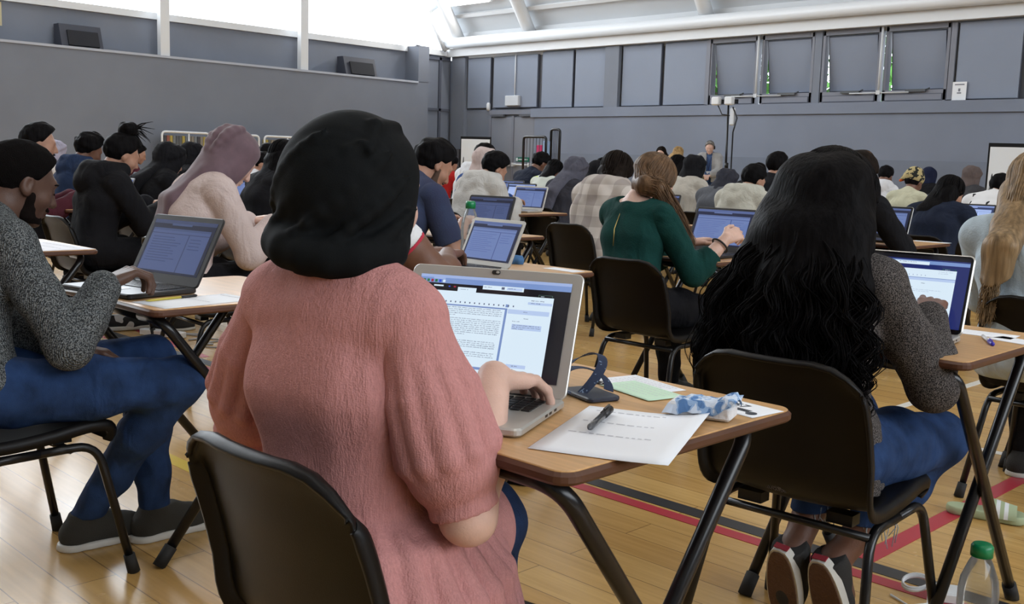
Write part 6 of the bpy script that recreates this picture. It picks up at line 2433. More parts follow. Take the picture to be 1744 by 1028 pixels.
student('person in a fluffy beige checked coat with dark curly hair', 1050, 284, 7.25, SK_TAN, check_mat('beige_check_fleece', (0.30, 0.26, 0.24), (0.40, 0.355, 0.32), (0.54, 0.49, 0.45)), [HL(H_DARK, length=0.30, n=150, width=0.06, flare=0.02, wave=0.02, wl=0.09, r0=0.005, side=0.10, volume=0.012, seed=14)],
        lean=0.36, head=(0.1, 0.55, 0), wide=1.12, hood=True, topinfl=0.034, hh=0.010, wr=0.007)
student('person with dark hair in a black jacket under the far wall, left of centre', 1154, 274, 12.6, SK_BROWN, BLACKT, [HL(H_BLACK, length=0.25, n=40, r0=0.006)], lean=0.3)
student('person in a black headscarf and cream coat left of the standing supervisor', 1183, 277, 10.8, SK_BROWN, cloth('cream_fleece', (0.42, 0.39, 0.34)), [HJ(BLACKT, bun=0.01)], lean=0.3, topinfl=0.02)
student('person in a dark grey headscarf and grey top in front of the cable stand', 1238, 299, 9.7, SK_TAN, cloth('mid_grey_jersey', (0.095, 0.10, 0.115), 0.1), [HJ(cloth('dark_slate_scarf', (0.030, 0.031, 0.042)), bun=0.0, folds=True)], lean=0.35, head=(-0.1, 0.6, 0), wide=1.15, topinfl=0.024)
student('person in a cream hooded top with short black hair, centre right', 1283, 296, 8.2, SK_TAN, cloth('cream_cotton_fleece', (0.46, 0.45, 0.39), 0.06, 0.4, 90), [H(H_BLACK, infl=0.016, top=0.015)],
        lean=0.34, head=(-0.3, 0.45, 0), wide=1.12, hood=True, topinfl=0.026, hh=0.010)
student('person with short black hair in a black jacket sitting tall, right of centre', 1324, 272, 10.6, SK_TAN, BLACKT, [H(H_BLACK, infl=0.014, top=0.018)], yaw=-6, lean=0.15, head=(-0.3, 0.15, 0), wide=1.1, topinfl=0.02)
student('person with dark hair, tiny, left of the tall black jacket', 1291, 284, 13.2, SK_TAN, BLACKT, [H(H_BLACK)], lean=0.25)
student('person in a pale patterned headscarf right of the tall black jacket', 1346, 282, 14.8, SK_TAN, GREYT, [HJ(patch_mat('pale_print_scarf', (0.55, 0.55, 0.58), (0.25, 0.12, 0.14), 30, 0.58))], lean=0.25)

# right block
student('person in a black top with a brown hair clip, mostly hidden by the curls', 1463, 288, 6.05, SK_TAN, BLACKT, [H(H_DARK, infl=0.018), bun(hair_mat('brown_hair', (0.07, 0.04, 0.022)), 0.02, -0.055, 0.105, 0.030)],
        lean=0.28, wide=1.08, hands=((0.17, 0.40, 0.79), (-0.13, 0.42, 0.79)), elbow_out=(0.9, 0.5), own_desk=False, lap=False)
student('person with short black hair in a white hooded top, far right block', 1508, 289, 13.0, SK_BROWN, cloth('white_top_cloth', (0.66, 0.67, 0.70)), [H(H_BLACK)], lean=0.2, hood=True)
def headwrap(J, root, h):
    R, c, s = J['Rh'], J['head'], J['s']
    def p(x, y, z):
        return c + R @ (np.array([x, y, z]) * s)
    soft('headwrap', [ell(p(0, -0.02, 0.055), (0.098, 0.115, 0.085), R, 0.02), ell(p(0.02, -0.05, 0.11), (0.075, 0.075, 0.05), R, 0.03), cap(p(-0.07, -0.06, 0.05), p(-0.09, -0.11, -0.03), 0.03, 0.02, 0.03)], h * 0.7,
         patch_mat('gold_black_print', (0.42, 0.34, 0.16), (0.01, 0.012, 0.01), 26, 0.55), root, 0.0, [(p(0, 0, 0.005), R @ np.array([0, 0.1, -1.0]))])
    soft('headwrap_band', [cap(p(-0.095, -0.02, 0.03), p(-0.04, -0.10, 0.03), 0.018), cap(p(-0.04, -0.10, 0.03), p(0.05, -0.10, 0.07), 0.016), cap(p(0.05, -0.10, 0.07), p(0.09, -0.05, 0.10), 0.014), cap(p(-0.09, -0.05, 0.02), p(-0.10, -0.10, -0.02), 0.015)], h * 0.6, cloth('orange_cloth', (0.62, 0.13, 0.035)), root)
student('person in an orange and black printed headwrap and cream top', 1556, 300, 10.6, SK_BROWN, cloth('cream_top_cloth', (0.50, 0.49, 0.36)), [H(H_BLACK), headwrap], lean=0.3, head=(-0.2, 0.4, 0))
student('person in a dark navy cap behind the orange headwrap', 1583, 291, 15.0, SK_BROWN, BLACKT, [HJ(cloth('navy_cap_cloth', (0.012, 0.016, 0.04)), folds=False, chest=False)], lean=0.25)
student('person with long dark hair in a navy jacket, right block', 1618, 318, 7.1, SK_TAN, cloth('midnight_blue_cotton', (0.012, 0.017, 0.034), 0.2), [HL(H_BLACK, length=0.32, n=160, width=0.06, flare=0.02, wave=0.010, side=-0.09, r0=0.004, seed=21)],
        lean=0.34, head=(-0.35, 0.4, 0), wide=1.18, topinfl=0.024)
student('person in a brown headscarf in the back rows on the right', 1655, 292, 13.0, SK_TAN, GREYT, [HJ(cloth('brown_scarf_cloth', (0.11, 0.085, 0.08)))], lean=0.25)
student('person in a white jacket with black splodges, right block', 1703, 308, 9.7, SK_TAN, patch_mat('black_splodge_print', (0.66, 0.66, 0.67), (0.012, 0.012, 0.014), 11, 0.60), [H(H_BLACK, infl=0.015)],
        lean=0.42, head=(-0.3, 0.5, 0), wide=1.2, topinfl=0.028, hood=False)

# supervisors standing by the far wall
def standing(label, px, py, d, skin_m, top_m, hair, yaw, hands, bottom, extra=None, sleeve=(1.95, 1.95), head=(0, 0.35, 0), s=1.0, coat=None):
    T = at_depth(px, py, d)
    yw = math.radians(yaw)
    kw = dict(yaw=yw, lean=0.04, head=head, standing=True, hands=hands, elbow_out=(0.6, 0.6), feet=((0.10, 0.02, 0.085), (-0.10, 0.0, 0.085)))
    for _ in range(5):
        J = pose(s=s, **kw)
        s *= 1 + (T[2] - J['head'][2]) / 1.6
    kw['feet'] = ((0.10, 0.02, 0.085), (-0.10, 0.0, 0.085))
    J = pose(s=s, **kw)
    root = who(label, T[:2] - J['head'][:2], 'supervisors standing at the back')
    h = 0.012
    body_of(J, skin_m, root, h, 0.006)
    top_of(J, top_m, root, h, sleeve, 0.016, False, J['pelvis'][2] - 0.12, 0.004, 3, (), 'shirt')
    trousers_of(J, bottom, root, h, 0.014)
    shoes_of(J, SHOE_B, root, h * 0.8)
    for f in hair:
        f(J, root, h)
    if extra:
        extra(J, root, h)
    return root

def cardigan_kit(J, root, h):
    P = [q for q in torso_prims(J)]
    for sd in 'RL':
        P += sleeve_cut(J, sd, 1.9)
    R = rotz(J['yaw'])
    f = R @ np.array([0, 1.0, 0]); r = R @ np.array([1.0, 0, 0])
    c = J['chest']
    for z in np.linspace(-0.6, 0.26, 18):
        P.append(cap(c + f * 0.07 + np.array([0, 0, z]), c + f * 0.30 + np.array([0, 0, z]), 0.052, None, 0.01, 'gap', True))
    pe = J['pelvis']
    soft('cardigan', P, h, cloth('grey_cardigan_knit', (0.36, 0.36, 0.36)), root, 0.032, [((0, 0, pe[2] - 0.22), (0, 0, -1)), (J['neck'], (0, 0, 1))])
    b = MB()
    for x in (-1, 1):
        b.tube([J['neck'] + r * x * 0.05, c + f * 0.135 + r * x * 0.03 + np.array([0, 0, 0.05]), c + f * 0.145 + np.array([0, 0, -0.14])], 0.008, 6)
    b.build('lanyard', mat('navy_ribbon', (0.02, 0.03, 0.09), 0.8), root)
    b = MB()
    b.box(c + f * 0.155 + np.array([0, 0, -0.20]), (0.075, 0.006, 0.10), R)
    b.build('badge_card', mat('white_card', (0.8, 0.82, 0.85), 0.5), root)
    R_, hc = J['Rh'], J['head']
    b = MB()
    b.lathe([(0.03, -0.01), (0.036, 0), (0.03, 0.012)], hc + R_ @ np.array([-0.09, 0, 0]), 12, R_ @ roty(math.pi / 2))
    b.tube([hc + R_ @ np.array([0.085 * math.cos(t), 0.0, 0.02 + 0.115 * math.sin(t)]) for t in np.linspace(0, math.pi, 14)], 0.006, 6)
    b.build('headset', M_KEY, root)
standing('person standing in a grey cardigan and blue shirt with a badge, grey hair', 1209, 251, 19.6, SK_PALE, cloth('mid_blue_shirt', (0.06, 0.11, 0.24)), [H(H_GREY, infl=0.008, top=0.006)], -152, ((0.05, 0.30, 1.02), (-0.05, 0.30, 1.02)), JEANS_D, cardigan_kit)
standing('person standing in a face mask, dark hair, left of the standing supervisor in grey', 1126, 261, 19.4, SK_PALE, cloth('sage_cloth', (0.30, 0.32, 0.24)), [HL(H_DARK, length=0.2, n=30, r0=0.008), face_mask], -165, ((0.2, 0.1, 0.85), (-0.2, 0.1, 0.85)), GREYT)
standing('person standing with fair hair in a black top, back turned', 1155, 262, 17.5, SK_PALE, BLACKT, [HL(hair_mat('fair_hair', (0.36, 0.23, 0.10)), length=0.16, n=30, r0=0.008)], 20, ((0.2, 0.15, 0.85), (-0.2, 0.15, 0.85)), BLACKT)
# ------------------------------------------------------------------ desks, chairs and laptops in the rows
def short(label):
    return label.replace('person ', '', 1)

def in_front(xy, yaw, dist, side=0.0):
    a = math.radians(yaw)
    return xy[0] - math.sin(a) * dist + math.cos(a) * side, xy[1] + math.cos(a) * dist + math.sin(a) * side

chair(-1.195, 0.99, 1, 'black plastic chair under the person in the pink blouse')
desk(-1.175, 1.302, 0, 'wooden desk nearest the camera with silver laptop, paper and tissues')
chair(-1.135, 2.20, 3, 'black plastic chair under the person with long curly black hair')
desk(-1.158, 2.61, 0, 'wooden desk of the long curly black hair, blue pen on it')
chair(-2.80, 0.955, 3, 'black plastic chair under the person in the grey marl jumper')
desk(-2.81, 1.545, 0, 'wooden desk with black folding laptop, pencil and white papers at left')

s1 = at_depth(640, 284, 3.5)
desk(-2.865, 2.775, 0, 'wooden desk with small silver laptop and water bottle, middle')
chair(-2.89, 2.12, 0, 'black plastic chair behind the black headscarf, hidden at the middle desk')
chair(-2.76, 3.745, 0, 'black plastic chair under the person in the dark green blouse')
desk(-2.84, 4.19, -2, 'wooden desk in front of the dark green blouse')
chair(-1.13, 3.90, 0, 'black plastic chair under the person with the blond ponytail')
desk(-1.15, 4.46, 0, 'wooden desk in front of the blond ponytail')
desk(-2.86, 6.16, 0, 'wooden desk with a white slip just left of the pale blue jacket')
chair(-2.84, 5.66, 0, 'black plastic chair behind the long curls, under the black top')
desk(-4.51, 1.55, 0, 'wooden desk covered by a white answer booklet, far left')

LAPS = {}
k = 0
for (label, xy, yaw, d, gap, lap, own) in SPOTS:
    if not own:
        continue
    x, y = in_front(xy, yaw, 0.03 + gap)
    chair(x, y, yaw, 'black chair of the one ' + ' '.join(short(label).split()[:11]))
    x, y = in_front(xy, yaw, 0.60 + gap * 0.5)
    desk(x, y, yaw, 'desk of the one ' + ' '.join(short(label).split()[:12]))
# laptops seen close
place_laptop(make_laptop(0.325, 0.225, 0.222, 'alu', 'essay', 'bright', 113, np.random.default_rng(7), 0.019, 0.024, None, True, 0.013, None, True), -1.228, 1.115, 24, 'silver laptop showing an essay page, in front of the pink blouse')
place_laptop(make_laptop(0.305, 0.212, 0.208, 'alu', 'answer', 'bright', 112, np.random.default_rng(9), 0.008, 0.014, True), -1.12, 2.47, 8, 'silver laptop with navy screen border beside the long black curls')
place_laptop(make_laptop(0.335, 0.228, 0.225, 'black', 'plain', 'dim', 118, np.random.default_rng(3), 0.018, 0.032), -2.90, 1.36, 9, 'black folding laptop in front of the grey marl jumper')
place_laptop(make_laptop(0.285, 0.195, 0.195, 'alu', 'plain', 'mid', 116, np.random.default_rng(4), 0.014, 0.022), -2.835, 2.63, 0, 'small silver laptop beside the green-capped bottle')
place_laptop(make_laptop(0.345, 0.235, 0.222, 'black', 'plain', 'mid', 112, np.random.default_rng(5), 0.012, 0.030, brand='ASUS'), -2.80, 4.12, -1, 'black laptop with silver lettering in front of the dark green blouse')

place_laptop(make_laptop(0.32, 0.22, 0.212, 'black', 'plain', 'mid', 112, np.random.default_rng(6), 0.013, 0.024, edge=True, keys=False), -2.885, 6.08, 2, 'laptop with a pale rim beside the black top, right of the long black curls')

BODY = ['black', 'grey', 'alu', 'black', 'grey']
TINT = ['mid', 'light', 'mid', 'dim']
protos = {}
i = 0
for (label, xy, yaw, d, gap, lap, own) in SPOTS:
    if not own or not lap:
        continue
    bd, tn = BODY[i % 5], TINT[i % 4]
    if 'pale blue' in label or 'white jacket' in label or 'long dark hair in a navy' in label:
        tn = 'light'
    if 'faded navy' in label:
        bd, tn = 'black', 'dim'
    key = (bd, tn)
    if key not in protos:
        protos[key] = make_laptop(0.33, 0.225, 0.215, bd, 'plain', tn, 112, np.random.default_rng(i), 0.013, 0.024, keys=False)
        o = protos[key]
    else:
        o = copy_tree(protos[key])
    r = random.Random(i)
    x, y = in_front(xy, yaw, 0.60, r.uniform(-0.03, 0.05))
    place_laptop(o, x, y, yaw + r.uniform(0, 16), '%s laptop of the one %s' % ({'alu': 'silver', 'black': 'black', 'grey': 'grey'}[bd], ' '.join(short(label).split()[:11])))
    i += 1

# ------------------------------------------------------------------ on the nearest desk
# tissues, papers, pen, lanyard, number card
Z = DESK_Z
paper(-0.956, 1.229, 23, 0.205, 0.297, 'large white answer sheet with a black pen on it, hanging over the nearest desk edge', 'answer_sheet', curl=0.014, lines=3, seed=2, z=Z + 0.001)
M_CLEAR = mat('smoky_pen_plastic', (0.06, 0.062, 0.068), 0.15)
pen(-1.017, 1.242, 116, 'black gel pen lying on the answer sheet', M_CLEAR, M_KEY, 0.142, 0.006, Z + 0.0045, name='pen')
paper(-1.165, 1.535, -14, 0.15, 0.10, 'white printed slip under the mint green card', 'paper_slip', lines=7, seed=4)
paper(-1.128, 1.493, -14, 0.148, 0.085, 'mint green card on the nearest desk', 'green_card', (0.56, 0.76, 0.58), lines=5, seed=5, z=Z + 0.0016)
root = paper(-0.945, 1.525, -6, 0.13, 0.085, 'white number card near the far corner of the nearest desk', 'number_card', lines=0)
def writing(parent, txt, size, loc, mm, name='card_number'):
    cu = bpy.data.curves.new(name, 'FONT')
    cu.body = txt
    cu.size = size
    cu.align_x = 'CENTER'
    cu.extrude = 0.0001
    return link(name, text_mesh(cu), [mm], parent, loc=loc)
writing(root, '157', 0.030, (-0.01, 0.004, 0.0012), mat('card_ink', (0.04, 0.045, 0.06), 0.7))
b = MB()
b.lathe([(0.010, 0.0010), (0.010, 0.0014)], (0.045, -0.02, 0), 14)
b.lathe([(0.010, 0.0010), (0.010, 0.0014)], (0.005, -0.028, 0), 14)
for q in range(4):
    b.box((0.02 - 0.0, -0.005 - q * 0.004, 0.0011), (0.03, 0.0014, 0.0004))
b.build('card_print', mat('card_ink', (0.04, 0.045, 0.06), 0.7), root)

root = empty('tissue_packet', (-0.945, 1.42, Z), math.radians(20), 'blue and white plastic packet of tissues on the nearest desk', 'tissue packet')
b = MB()
b.rbox((0, 0, 0.014), (0.105, 0.055, 0.024), 0.008, 0.004)
b.build('tissues', mat('white_tissue', (0.72, 0.74, 0.78), 0.9, bump=0.4, bscale=80), root)
r = np.random.default_rng(3)
n = 15
V, Fq = [], []
for j in range(n):
    for i_ in range(n):
        u, v = -1 + 2 * i_ / (n - 1), -1 + 2 * j / (n - 1)
        e = max(abs(u), abs(v))
        z = 0.029 + 0.004 * r.random() - (0.020 * max(0, (e - 0.75) / 0.25) ** 1.5)
        if u > 0.45:
            z += 0.028 * (u - 0.45) / 0.55 * (0.4 + 0.6 * r.random())
        if u < -0.5:
            z -= 0.004
        V.append((u * 0.060 + 0.004 * (r.random() - 0.5), v * 0.032 + 0.004 * (r.random() - 0.5), max(z, 0.002)))
for j in range(n - 1):
    for i_ in range(n - 1):
        Fq.append((j * n + i_, j * n + i_ + 1, (j + 1) * n + i_ + 1, (j + 1) * n + i_))
nv = len(V)
V += [(a, c, d_ - 0.0006) for a, c, d_ in V]
Fq += [tuple(reversed([q + nv for q in f])) for f in Fq]
link('wrapper', np_mesh('wrapper', V, Fq, False), [patch_mat('blue_white_film', (0.62, 0.70, 0.82), (0.10, 0.22, 0.46), 55, 0.55, (0.48, (0.30, 0.45, 0.68)))], root)

# navy lanyard and card holder behind the laptop
root = empty('lanyard', (-1.205, 1.395, Z), 0.2, 'navy patterned lanyard with a card holder and metal clip behind the silver laptop', 'lanyard')
def ribbon(path, w, name, mm, up=(0, 0, 1)):
    path = [np.array(p_, float) for p_ in path]
    V, Fq = [], []
    for i_, p_ in enumerate(path):
        t = unit(path[min(i_ + 1, len(path) - 1)] - path[max(i_ - 1, 0)])
        sd = unit(np.cross(t, np.array([0.25, 0.2, 1.0])))
        nn = np.cross(sd, t)
        V += [p_ - sd * w / 2 - nn * 0.0006, p_ + sd * w / 2 - nn * 0.0006, p_ + sd * w / 2 + nn * 0.0006, p_ - sd * w / 2 + nn * 0.0006]
    for i_ in range(len(path) - 1):
        for q in range(4):
            Fq.append((i_ * 4 + q, i_ * 4 + (q + 1) % 4, i_ * 4 + 4 + (q + 1) % 4, i_ * 4 + 4 + q))
    return link(name, np_mesh(name, V, Fq, False), [mm], root)
NAVY = patch_mat('navy_printed_ribbon', (0.012, 0.022, 0.055), (0.16, 0.22, 0.32), 130, 0.66)
def arcpath(cx, cy, rx, ry, a0_, a1_, z0, zh, n=20):
    return [(cx + rx * math.cos(a0_ + (a1_ - a0_) * t / n), cy + ry * math.sin(a0_ + (a1_ - a0_) * t / n), z0 + zh * math.sin(math.pi * t / n)) for t in range(n + 1)]
ribbon(arcpath(-0.01, 0.0, 0.055, 0.07, -0.6, 2.9, 0.006, 0.055), 0.018, 'ribbon', NAVY)
ribbon(arcpath(-0.02, -0.01, 0.065, 0.05, 2.0, 5.4, 0.008, 0.03), 0.018, 'ribbon', NAVY)
ribbon(arcpath(0.03, -0.02, 0.045, 0.045, 0.4, 4.2, 0.012, 0.03), 0.018, 'ribbon', NAVY)
b = MB()
b.rbox((0.045, -0.02, 0.005), (0.10, 0.065, 0.008), 0.01, 0.002, rotz(-0.5))
b.build('card_holder', mat('navy_plastic', (0.012, 0.018, 0.035), 0.35), root)
b = MB()
b.tube([(0.045 + 0.010 * math.cos(t), 0.012 + 0.007 * math.sin(t), 0.020) for t in np.linspace(0, 6.283, 16)], 0.002, 6, caps=False)
b.tube([(0.04, 0.008, 0.02), (0.03, -0.02, 0.013)], 0.003, 6)
b.build('clip', mat('steel_clip', (0.6, 0.6, 0.6), 0.25, metal=1.0), root)

# under the nearest desk: dark pouch with cords
root = empty('pouch', (-2.50, 2.58, 0), 0.3, 'small black pouch with a white cord lying on the floor beyond the nearest desk', 'pouch')
b = MB()
b.rbox((0, 0, 0.02), (0.16, 0.09, 0.04), 0.02, 0.012)
b.build('bag', BLACKT, root)
b = MB()
b.tube([(-0.05, -0.05, 0.004), (-0.09, -0.08, 0.004), (-0.02, -0.12, 0.004), (0.03, -0.10, 0.004)], 0.003, 6)
b.build('cord', M_WHITE, root)

# ------------------------------------------------------------------ right-hand desk
P_BLUE = mat('royal_blue_plastic', (0.03, 0.025, 0.42), 0.3)
P_CLR = mat('clear_white_plastic', (0.62, 0.64, 0.68), 0.25)
pen(-0.945, 2.66, -60, 'blue capped ballpoint lying on the right-hand desk', P_CLR, P_BLUE, 0.145, 0.0048, Z)
paper(-1.00, 2.78, 4, 0.16, 0.09, 'white slip behind the laptop on the right-hand desk', 'paper_slip', lines=3, seed=8)
paper(-0.91, 2.735, -12, 0.10, 0.08, 'white card at the far right edge of the right-hand desk', 'number_card', lines=2, seed=9)

# ------------------------------------------------------------------ left desk
YEL = mat('yellow_black_pencil', (0.50, 0.40, 0.06), 0.5)
pen(-2.672, 1.375, 100, 'yellow and black striped pencil on white paper at the left desk', YEL, M_KEY, 0.17, 0.0036, Z + 0.0012, False, 'pencil')
paper(-2.615, 1.42, 5, 0.165, 0.30, 'white paper under the pencil on the left desk', lines=2, seed=11)
paper(-2.615, 1.72, 12, 0.17, 0.20, 'white answer booklet beside the blue pen on the left desk', lines=5, seed=12)
paper(-2.60, 1.77, 20, 0.10, 0.07, 'pale green card on the left desk', 'green_card', (0.60, 0.76, 0.56), z=Z + 0.0014)
pen(-2.60, 1.655, 85, 'blue pen on the left desk behind the laptop', P_CLR, P_BLUE, 0.145, 0.0048, Z + 0.0012)
paper(-3.03, 1.33, 12, 0.14, 0.25, 'white sheet left of the black folding laptop', lines=0)
paper(-4.42, 1.57, 3, 0.42, 0.52, 'open white answer booklet covering the far left desk', 'answer_booklet', (0.78, 0.78, 0.84), lines=6, seed=14)

# ------------------------------------------------------------------ middle desks
bottle(-3.12, 2.92, Z, 'clear water bottle with a green cap on the middle desk', 0.25, 0.038, 0.03)
paper(-2.67, 3.0, -4, 0.17, 0.07, 'white slip at the far corner of the middle desk', 'paper_slip', lines=2, seed=15)
paper(-2.66, 6.40, 0, 0.22, 0.08, 'white slip at the corner of the desk left of the pale blue jacket', 'paper_slip', lines=0)
root = empty('face_mask', (-2.96, 2.98, Z), 0.3, 'crumpled blue face mask behind the small silver laptop', 'face mask')
soft('mask_cloth', [cap((-0.05, 0, 0.012), (0.05, 0.01, 0.015), 0.014, 0.018), cap((0, -0.02, 0.012), (0.03, 0.03, 0.02), 0.013)], 0.004, mat('blue_mask_cloth', (0.05, 0.14, 0.30), 0.9), root, 0.0, (), wrinkle(0.006, 160, 2))

# ------------------------------------------------------------------ on the floor
bottle(-0.845, 2.47, 0.0, 'empty clear bottle with a green cap on the floor under the right-hand desk', 0.28, 0.046, 0.03)
root = empty('charger', (-1.045, 2.72, 0), 0.5, 'white laptop charger with coiled cable on the floor under the right-hand desk', 'charger')
b = MB()
b.rbox((0.035, 0, 0.0155), (0.075, 0.075, 0.030), 0.012, 0.005)
b.build('power_brick', M_WHITE, root)
b = MB()
pts = []
for t in np.linspace(0, 6.283 * 4, 90):
    pts.append((-0.045 + 0.034 * math.cos(t), 0.01 + 0.034 * math.sin(t) * (0.6 + 0.05 * math.sin(t * 0.7)), 0.012 + 0.028 * (0.5 + 0.5 * math.sin(t + 0.4)) + 0.001 * t * 0.5))
pts += [(-0.02, -0.06, 0.004), (-0.07, -0.09, 0.004), (-0.11, -0.03, 0.004)]
b.tube(pts, 0.003, 6)
b.build('cable', M_WHITE, root)

root = empty('slide_sandal', (-1.205, 3.515, 0), math.radians(-72), 'pale green slide sandal with white stripes on the floor', 'sandal')
GRN = mat('pale_green_foam', (0.36, 0.43, 0.27), 0.7)
P = [cap((0, -0.085, 0.018), (0, 0.0, 0.014), 0.036, 0.036, 0.02), cap((0, 0.0, 0.014), (0.004, 0.085, 0.018), 0.036, 0.045, 0.02)]
soft('footbed', P, 0.004, GRN, root, 0.0, [((0, 0, 0.030), (0, 0, 1)), ((0, 0, 0.001), (0, 0, -1))])
V, Fq = [], []
na, nb_ = 15, 7
for i_ in range(na):
    a = math.pi * i_ / (na - 1)
    for j in range(nb_):
        y = 0.02 + 0.075 * j / (nb_ - 1)
        V.append((0.048 * math.cos(a) * (1 + 0.05 * j / nb_) + 0.003, y, 0.018 + (0.052 - 0.016 * j / (nb_ - 1)) * math.sin(a)))
for i_ in range(na - 1):
    for j in range(nb_ - 1):
        Fq.append((i_ * nb_ + j, i_ * nb_ + j + 1, (i_ + 1) * nb_ + j + 1, (i_ + 1) * nb_ + j))
nv = len(V)
V2 = [(x * 0.92 + 0.0003, y, 0.018 + (z - 0.018) * 0.88) for x, y, z in V]
mi = [1 if (q % (nb_ - 1)) in (1, 3) else 0 for q in range(len(Fq))]
F2 = [tuple(reversed([q + nv for q in f])) for f in Fq]
link('strap', np_mesh('strap', V + V2, Fq + F2, True, mi + [0] * len(F2)), [GRN, M_WHITE], root)

# cables and black-and-white trainers on the floor at the left
root = empty('trainer', (-6.30, 2.93, 0), math.radians(-15), 'black and white trainer on the floor under the far left desk', 'shoe')
o = soft('upper', [cap((0, -0.10, 0.05), (0, 0.04, 0.045), 0.040, 0.042), cap((0, 0.04, 0.045), (0, 0.14, 0.035), 0.042, 0.030), cap((0, -0.09, 0.06), (0, -0.06, 0.09), 0.040, 0.034)], 0.007, patch_mat('black_white_upper', (0.5, 0.5, 0.5), (0.015, 0.015, 0.016), 12, 0.5), root, 0.0, [((0, 0, 0.012), (0, 0, -1)), ((0, 0, 0.10), (0, 0, 1))])
soft('sole', [cap((0, -0.10, 0.015), (0, 0.14, 0.015), 0.045, 0.038)], 0.007, SOLE_W, o, 0.0, [((0, 0, 0.002), (0, 0, -1)), ((0, 0, 0.03), (0, 0, 1))])
b = MB()
rr = np.random.default_rng(6)
pts = [(-5.9 + 0.5 * q / 14 + 0.05 * rr.normal(), 3.1 + 0.07 * rr.normal(), 0.006) for q in range(15)]
b.tube(bend(pts, 0.05, 3), 0.005, 6)
tag(b.build('power_cable', mat('grey_cable', (0.35, 0.35, 0.36), 0.6)), 'grey power cable strewn on the floor at the left', 'cable')
root = empty('extension_lead', (-5.95, 3.0, 0), 0.4, 'white extension lead block on the floor at the left', 'extension lead')
b = MB()
b.rbox((0, 0, 0.02), (0.32, 0.06, 0.038), 0.012, 0.005)
b.build('socket_block', M_WHITE, root)

# ------------------------------------------------------------------ by the walls
def flip_chart(x, y, label, w=0.78, top=1.72):
    root = empty('flip_chart', (x, y, 0), math.radians(25), label, 'flip chart', 'flip charts by the far wall')
    b = MB()
    b.box((0, 0, top - 0.5), (w, 0.03, 1.0), mi=0)
    b.build('frame', M_BLACKM, root)
    b = MB()
    b.box((0, -0.02, top - 0.52), (w - 0.05, 0.01, 0.92))
    b.build('board', mat('whiteboard', (0.80, 0.83, 0.86), 0.3), root)
    for (dx, dy) in ((-w * 0.45, -0.15), (w * 0.45, -0.15), (0, 0.4)):
        b = MB()
        b.tube([(dx * 0.8, 0.03, top - 0.1), (dx, dy, 0.01)], 0.013, 8)
        b.build('leg', M_BLACKM, root)
flip_chart(-18.25, 17.2, 'black framed flip chart before the double doors')
flip_chart(-5.88, 16.9, 'black framed flip chart at the right edge before the far wall', 0.7, 1.66)

root = empty('camera_stand', (-10.70, 16.4, 0), 0, 'tall black tripod stand with two white boxes and a hanging cable', 'stand')
b = MB()
b.tube([(0, 0, 0.55), (-0.03, 0, 2.30)], [0.026, 0.016], 8)
b.lathe([(0.035, 1.15), (0.035, 1.25)], (0, 0, 0), 10)
b.build('pole', M_BLACKM, root)
for a in (0.3, 2.4, 4.5):
    b = MB()
    b.tube([(0, 0, 0.75), (0.42 * math.cos(a), 0.42 * math.sin(a), 0.012)], 0.012, 8)
    b.build('leg', M_BLACKM, root)
b = MB()
b.box((-0.06, 0, 2.35), (0.42, 0.08, 0.08))
b.build('cross_head', M_BLACKM, root)
for x in (-0.24, 0.04):
    b = MB()
    b.rbox((x, -0.08, 2.36), (0.16, 0.12, 0.15), 0.02, 0.02)
    b.build('white_box', M_WHITE, root)
b = MB()
b.rbox((0.09, -0.03, 2.08), (0.10, 0.06, 0.32), 0.02, 0.02)
b.build('adaptor', mat('pale_plastic', (0.55, 0.58, 0.62), 0.5), root)
b = MB()
b.tube([(0.10, -0.05, 2.25), (0.20, -0.05, 2.05), (0.13, -0.05, 1.8), (0.13, -0.04, 0.8), (0.16, -0.03, 0.01)], 0.014, 8)
b.tube([(-0.2, -0.08, 2.28), (-0.1, -0.09, 2.12), (0.05, -0.05, 2.1)], 0.01, 6)
b.build('cable', M_BLACKM, root)

root = empty('cage_trolley', (-14.55, 15.4, 0), 0.0, 'black tubular wire cage trolley by the double doors', 'trolley')
def cage_side(x0, x1, y, ztop, name):
    b = MB()
    b.tube(bend([(x0, y, 0.12), (x0, y, ztop), (x1, y, ztop), (x1, y, 0.12)], 0.07, 5), 0.026, 8)
    fr = b.build(name, M_BLACKM, root)
    b = MB()
    for q in range(1, 7):
        xx = x0 + (x1 - x0) * q / 7
        b.tube([(xx, y, 0.14), (xx, y, ztop - 0.02)], 0.006, 5)
    b.build('wire', M_BLACKM, fr)
cage_side(-0.32, 0.30, -0.05, 1.66, 'side_frame')
cage_side(0.20, 0.44, 0.20, 1.82, 'end_frame')
b = MB()
b.box((0.05, 0.1, 0.14), (0.85, 0.6, 0.04))
b.build('tray', M_BLACKM, root)
for (x, y) in ((-0.3, -0.3), (0.4, -0.3), (-0.3, 0.3), (0.4, 0.3)):
    b = MB()
    b.lathe([(0.05, -0.015), (0.06, 0), (0.05, 0.015)], (x, y, 0.06), 14, rotx(math.pi / 2))
    b.build('wheel', M_RUBBER, root)
a8 = 0.0
def in_cage(x, y):
    return -14.55 + x * math.cos(a8) - y * math.sin(a8), 15.4 + x * math.sin(a8) + y * math.cos(a8)
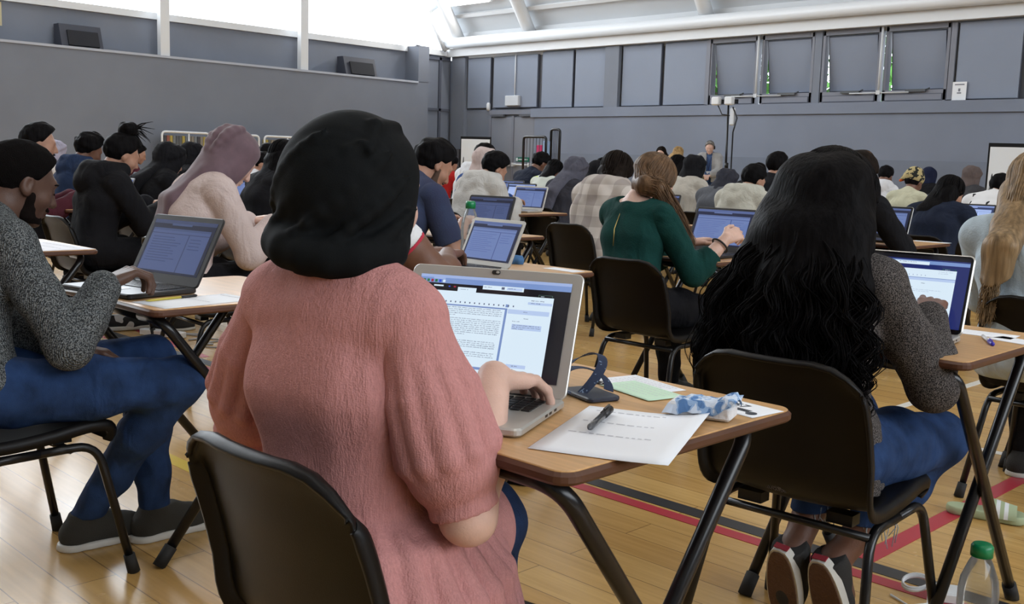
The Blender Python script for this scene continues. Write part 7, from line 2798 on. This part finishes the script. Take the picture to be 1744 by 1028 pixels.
for (name, x, y, w, d_, h_, colr, lab) in (('pink_box', 0.02, 0.20, 0.16, 0.3, 1.34, (0.55, 0.02, 0.13), 'bright pink rolled bundle standing in the wire cage'), ('blue_white_box', 0.16, 0.12, 0.08, 0.16, 1.42, (0.35, 0.5, 0.75), 'pale blue and white carton standing in the wire cage'), ('red_box', 0.30, 0.10, 0.10, 0.15, 1.05, (0.35, 0.05, 0.04), 'dull red carton low in the wire cage')):
    b = MB()
    b.rbox((0, 0, h_ / 2), (w, d_, h_), 0.02, 0.01)
    xx, yy = in_cage(x, y)
    o = b.build(name, mat(name + '_paint', colr, 0.6), None, (xx, yy, 0.162))
    tag(o, lab, 'box')

def trolley_rack(y, label, n=7, seed=1):
    root = empty('folding_rack', (-19.0, y, 0), 0, label, 'rack', 'white framed racks along the left wall')
    b = MB()
    L = 1.0
    b.tube(bend([(0, -L / 2, 0.05), (0, -L / 2, 1.52), (0, L / 2, 1.52), (0, L / 2, 0.05)], 0.08, 5), 0.022, 8)
    b.tube([(0, -L / 2, 0.35), (0, L / 2, 0.35)], 0.018, 8)
    b.tube([(0, 0.06, 0.35), (0, 0.06, 1.52)], 0.016, 8)
    b.build('frame', M_WHITE, root)
    for yy in (-L / 2, L / 2):
        b = MB()
        b.box((0, yy, 0.03), (0.5, 0.05, 0.05))
        b.build('foot', M_WHITE, root)
    r = np.random.default_rng(seed)
    b = MB()
    cols = [(0.10, 0.11, 0.12), (0.22, 0.20, 0.17), (0.05, 0.05, 0.06), (0.28, 0.10, 0.07), (0.40, 0.32, 0.08), (0.16, 0.18, 0.2)]
    for q in range(n * 2):
        yy = -L / 2 + 0.05 + (L - 0.1) * (q + 0.5) / (n * 2)
        b.rbox((-0.10, yy, 0.9), (0.14, (L - 0.1) / (n * 2) * 0.9, 1.1), 0.01, 0.005, mi=int(r.integers(0, len(cols))), seg=2)
    b.build('stacked_boards', [mat('rack_board_%d' % q, c, 0.7) for q, c in enumerate(cols)], root)
trolley_rack(10.12, 'white framed rack of upright boards by the left wall, left of the mauve headscarf', 7, 1)
trolley_rack(11.25, 'white framed rack of upright boards by the left wall, behind the mauve headscarf', 7, 2)
trolley_rack(12.38, 'white framed rack of upright boards by the left wall, right of the mauve headscarf', 7, 3)
b = MB()
b.box((0, 0, 0.72), (0.76, 0.06, 1.40))
for x in (-0.3, 0.3):
    b.box((x, 0, 0.02), (0.05, 0.4, 0.04))
o = b.build('low_screen', mat('dark_grey_felt', (0.085, 0.09, 0.11), 0.95), None, (-19.08, 17.1, 0.0))
tag(o, 'low dark grey screen in the far left corner below the flip chart', 'screen')
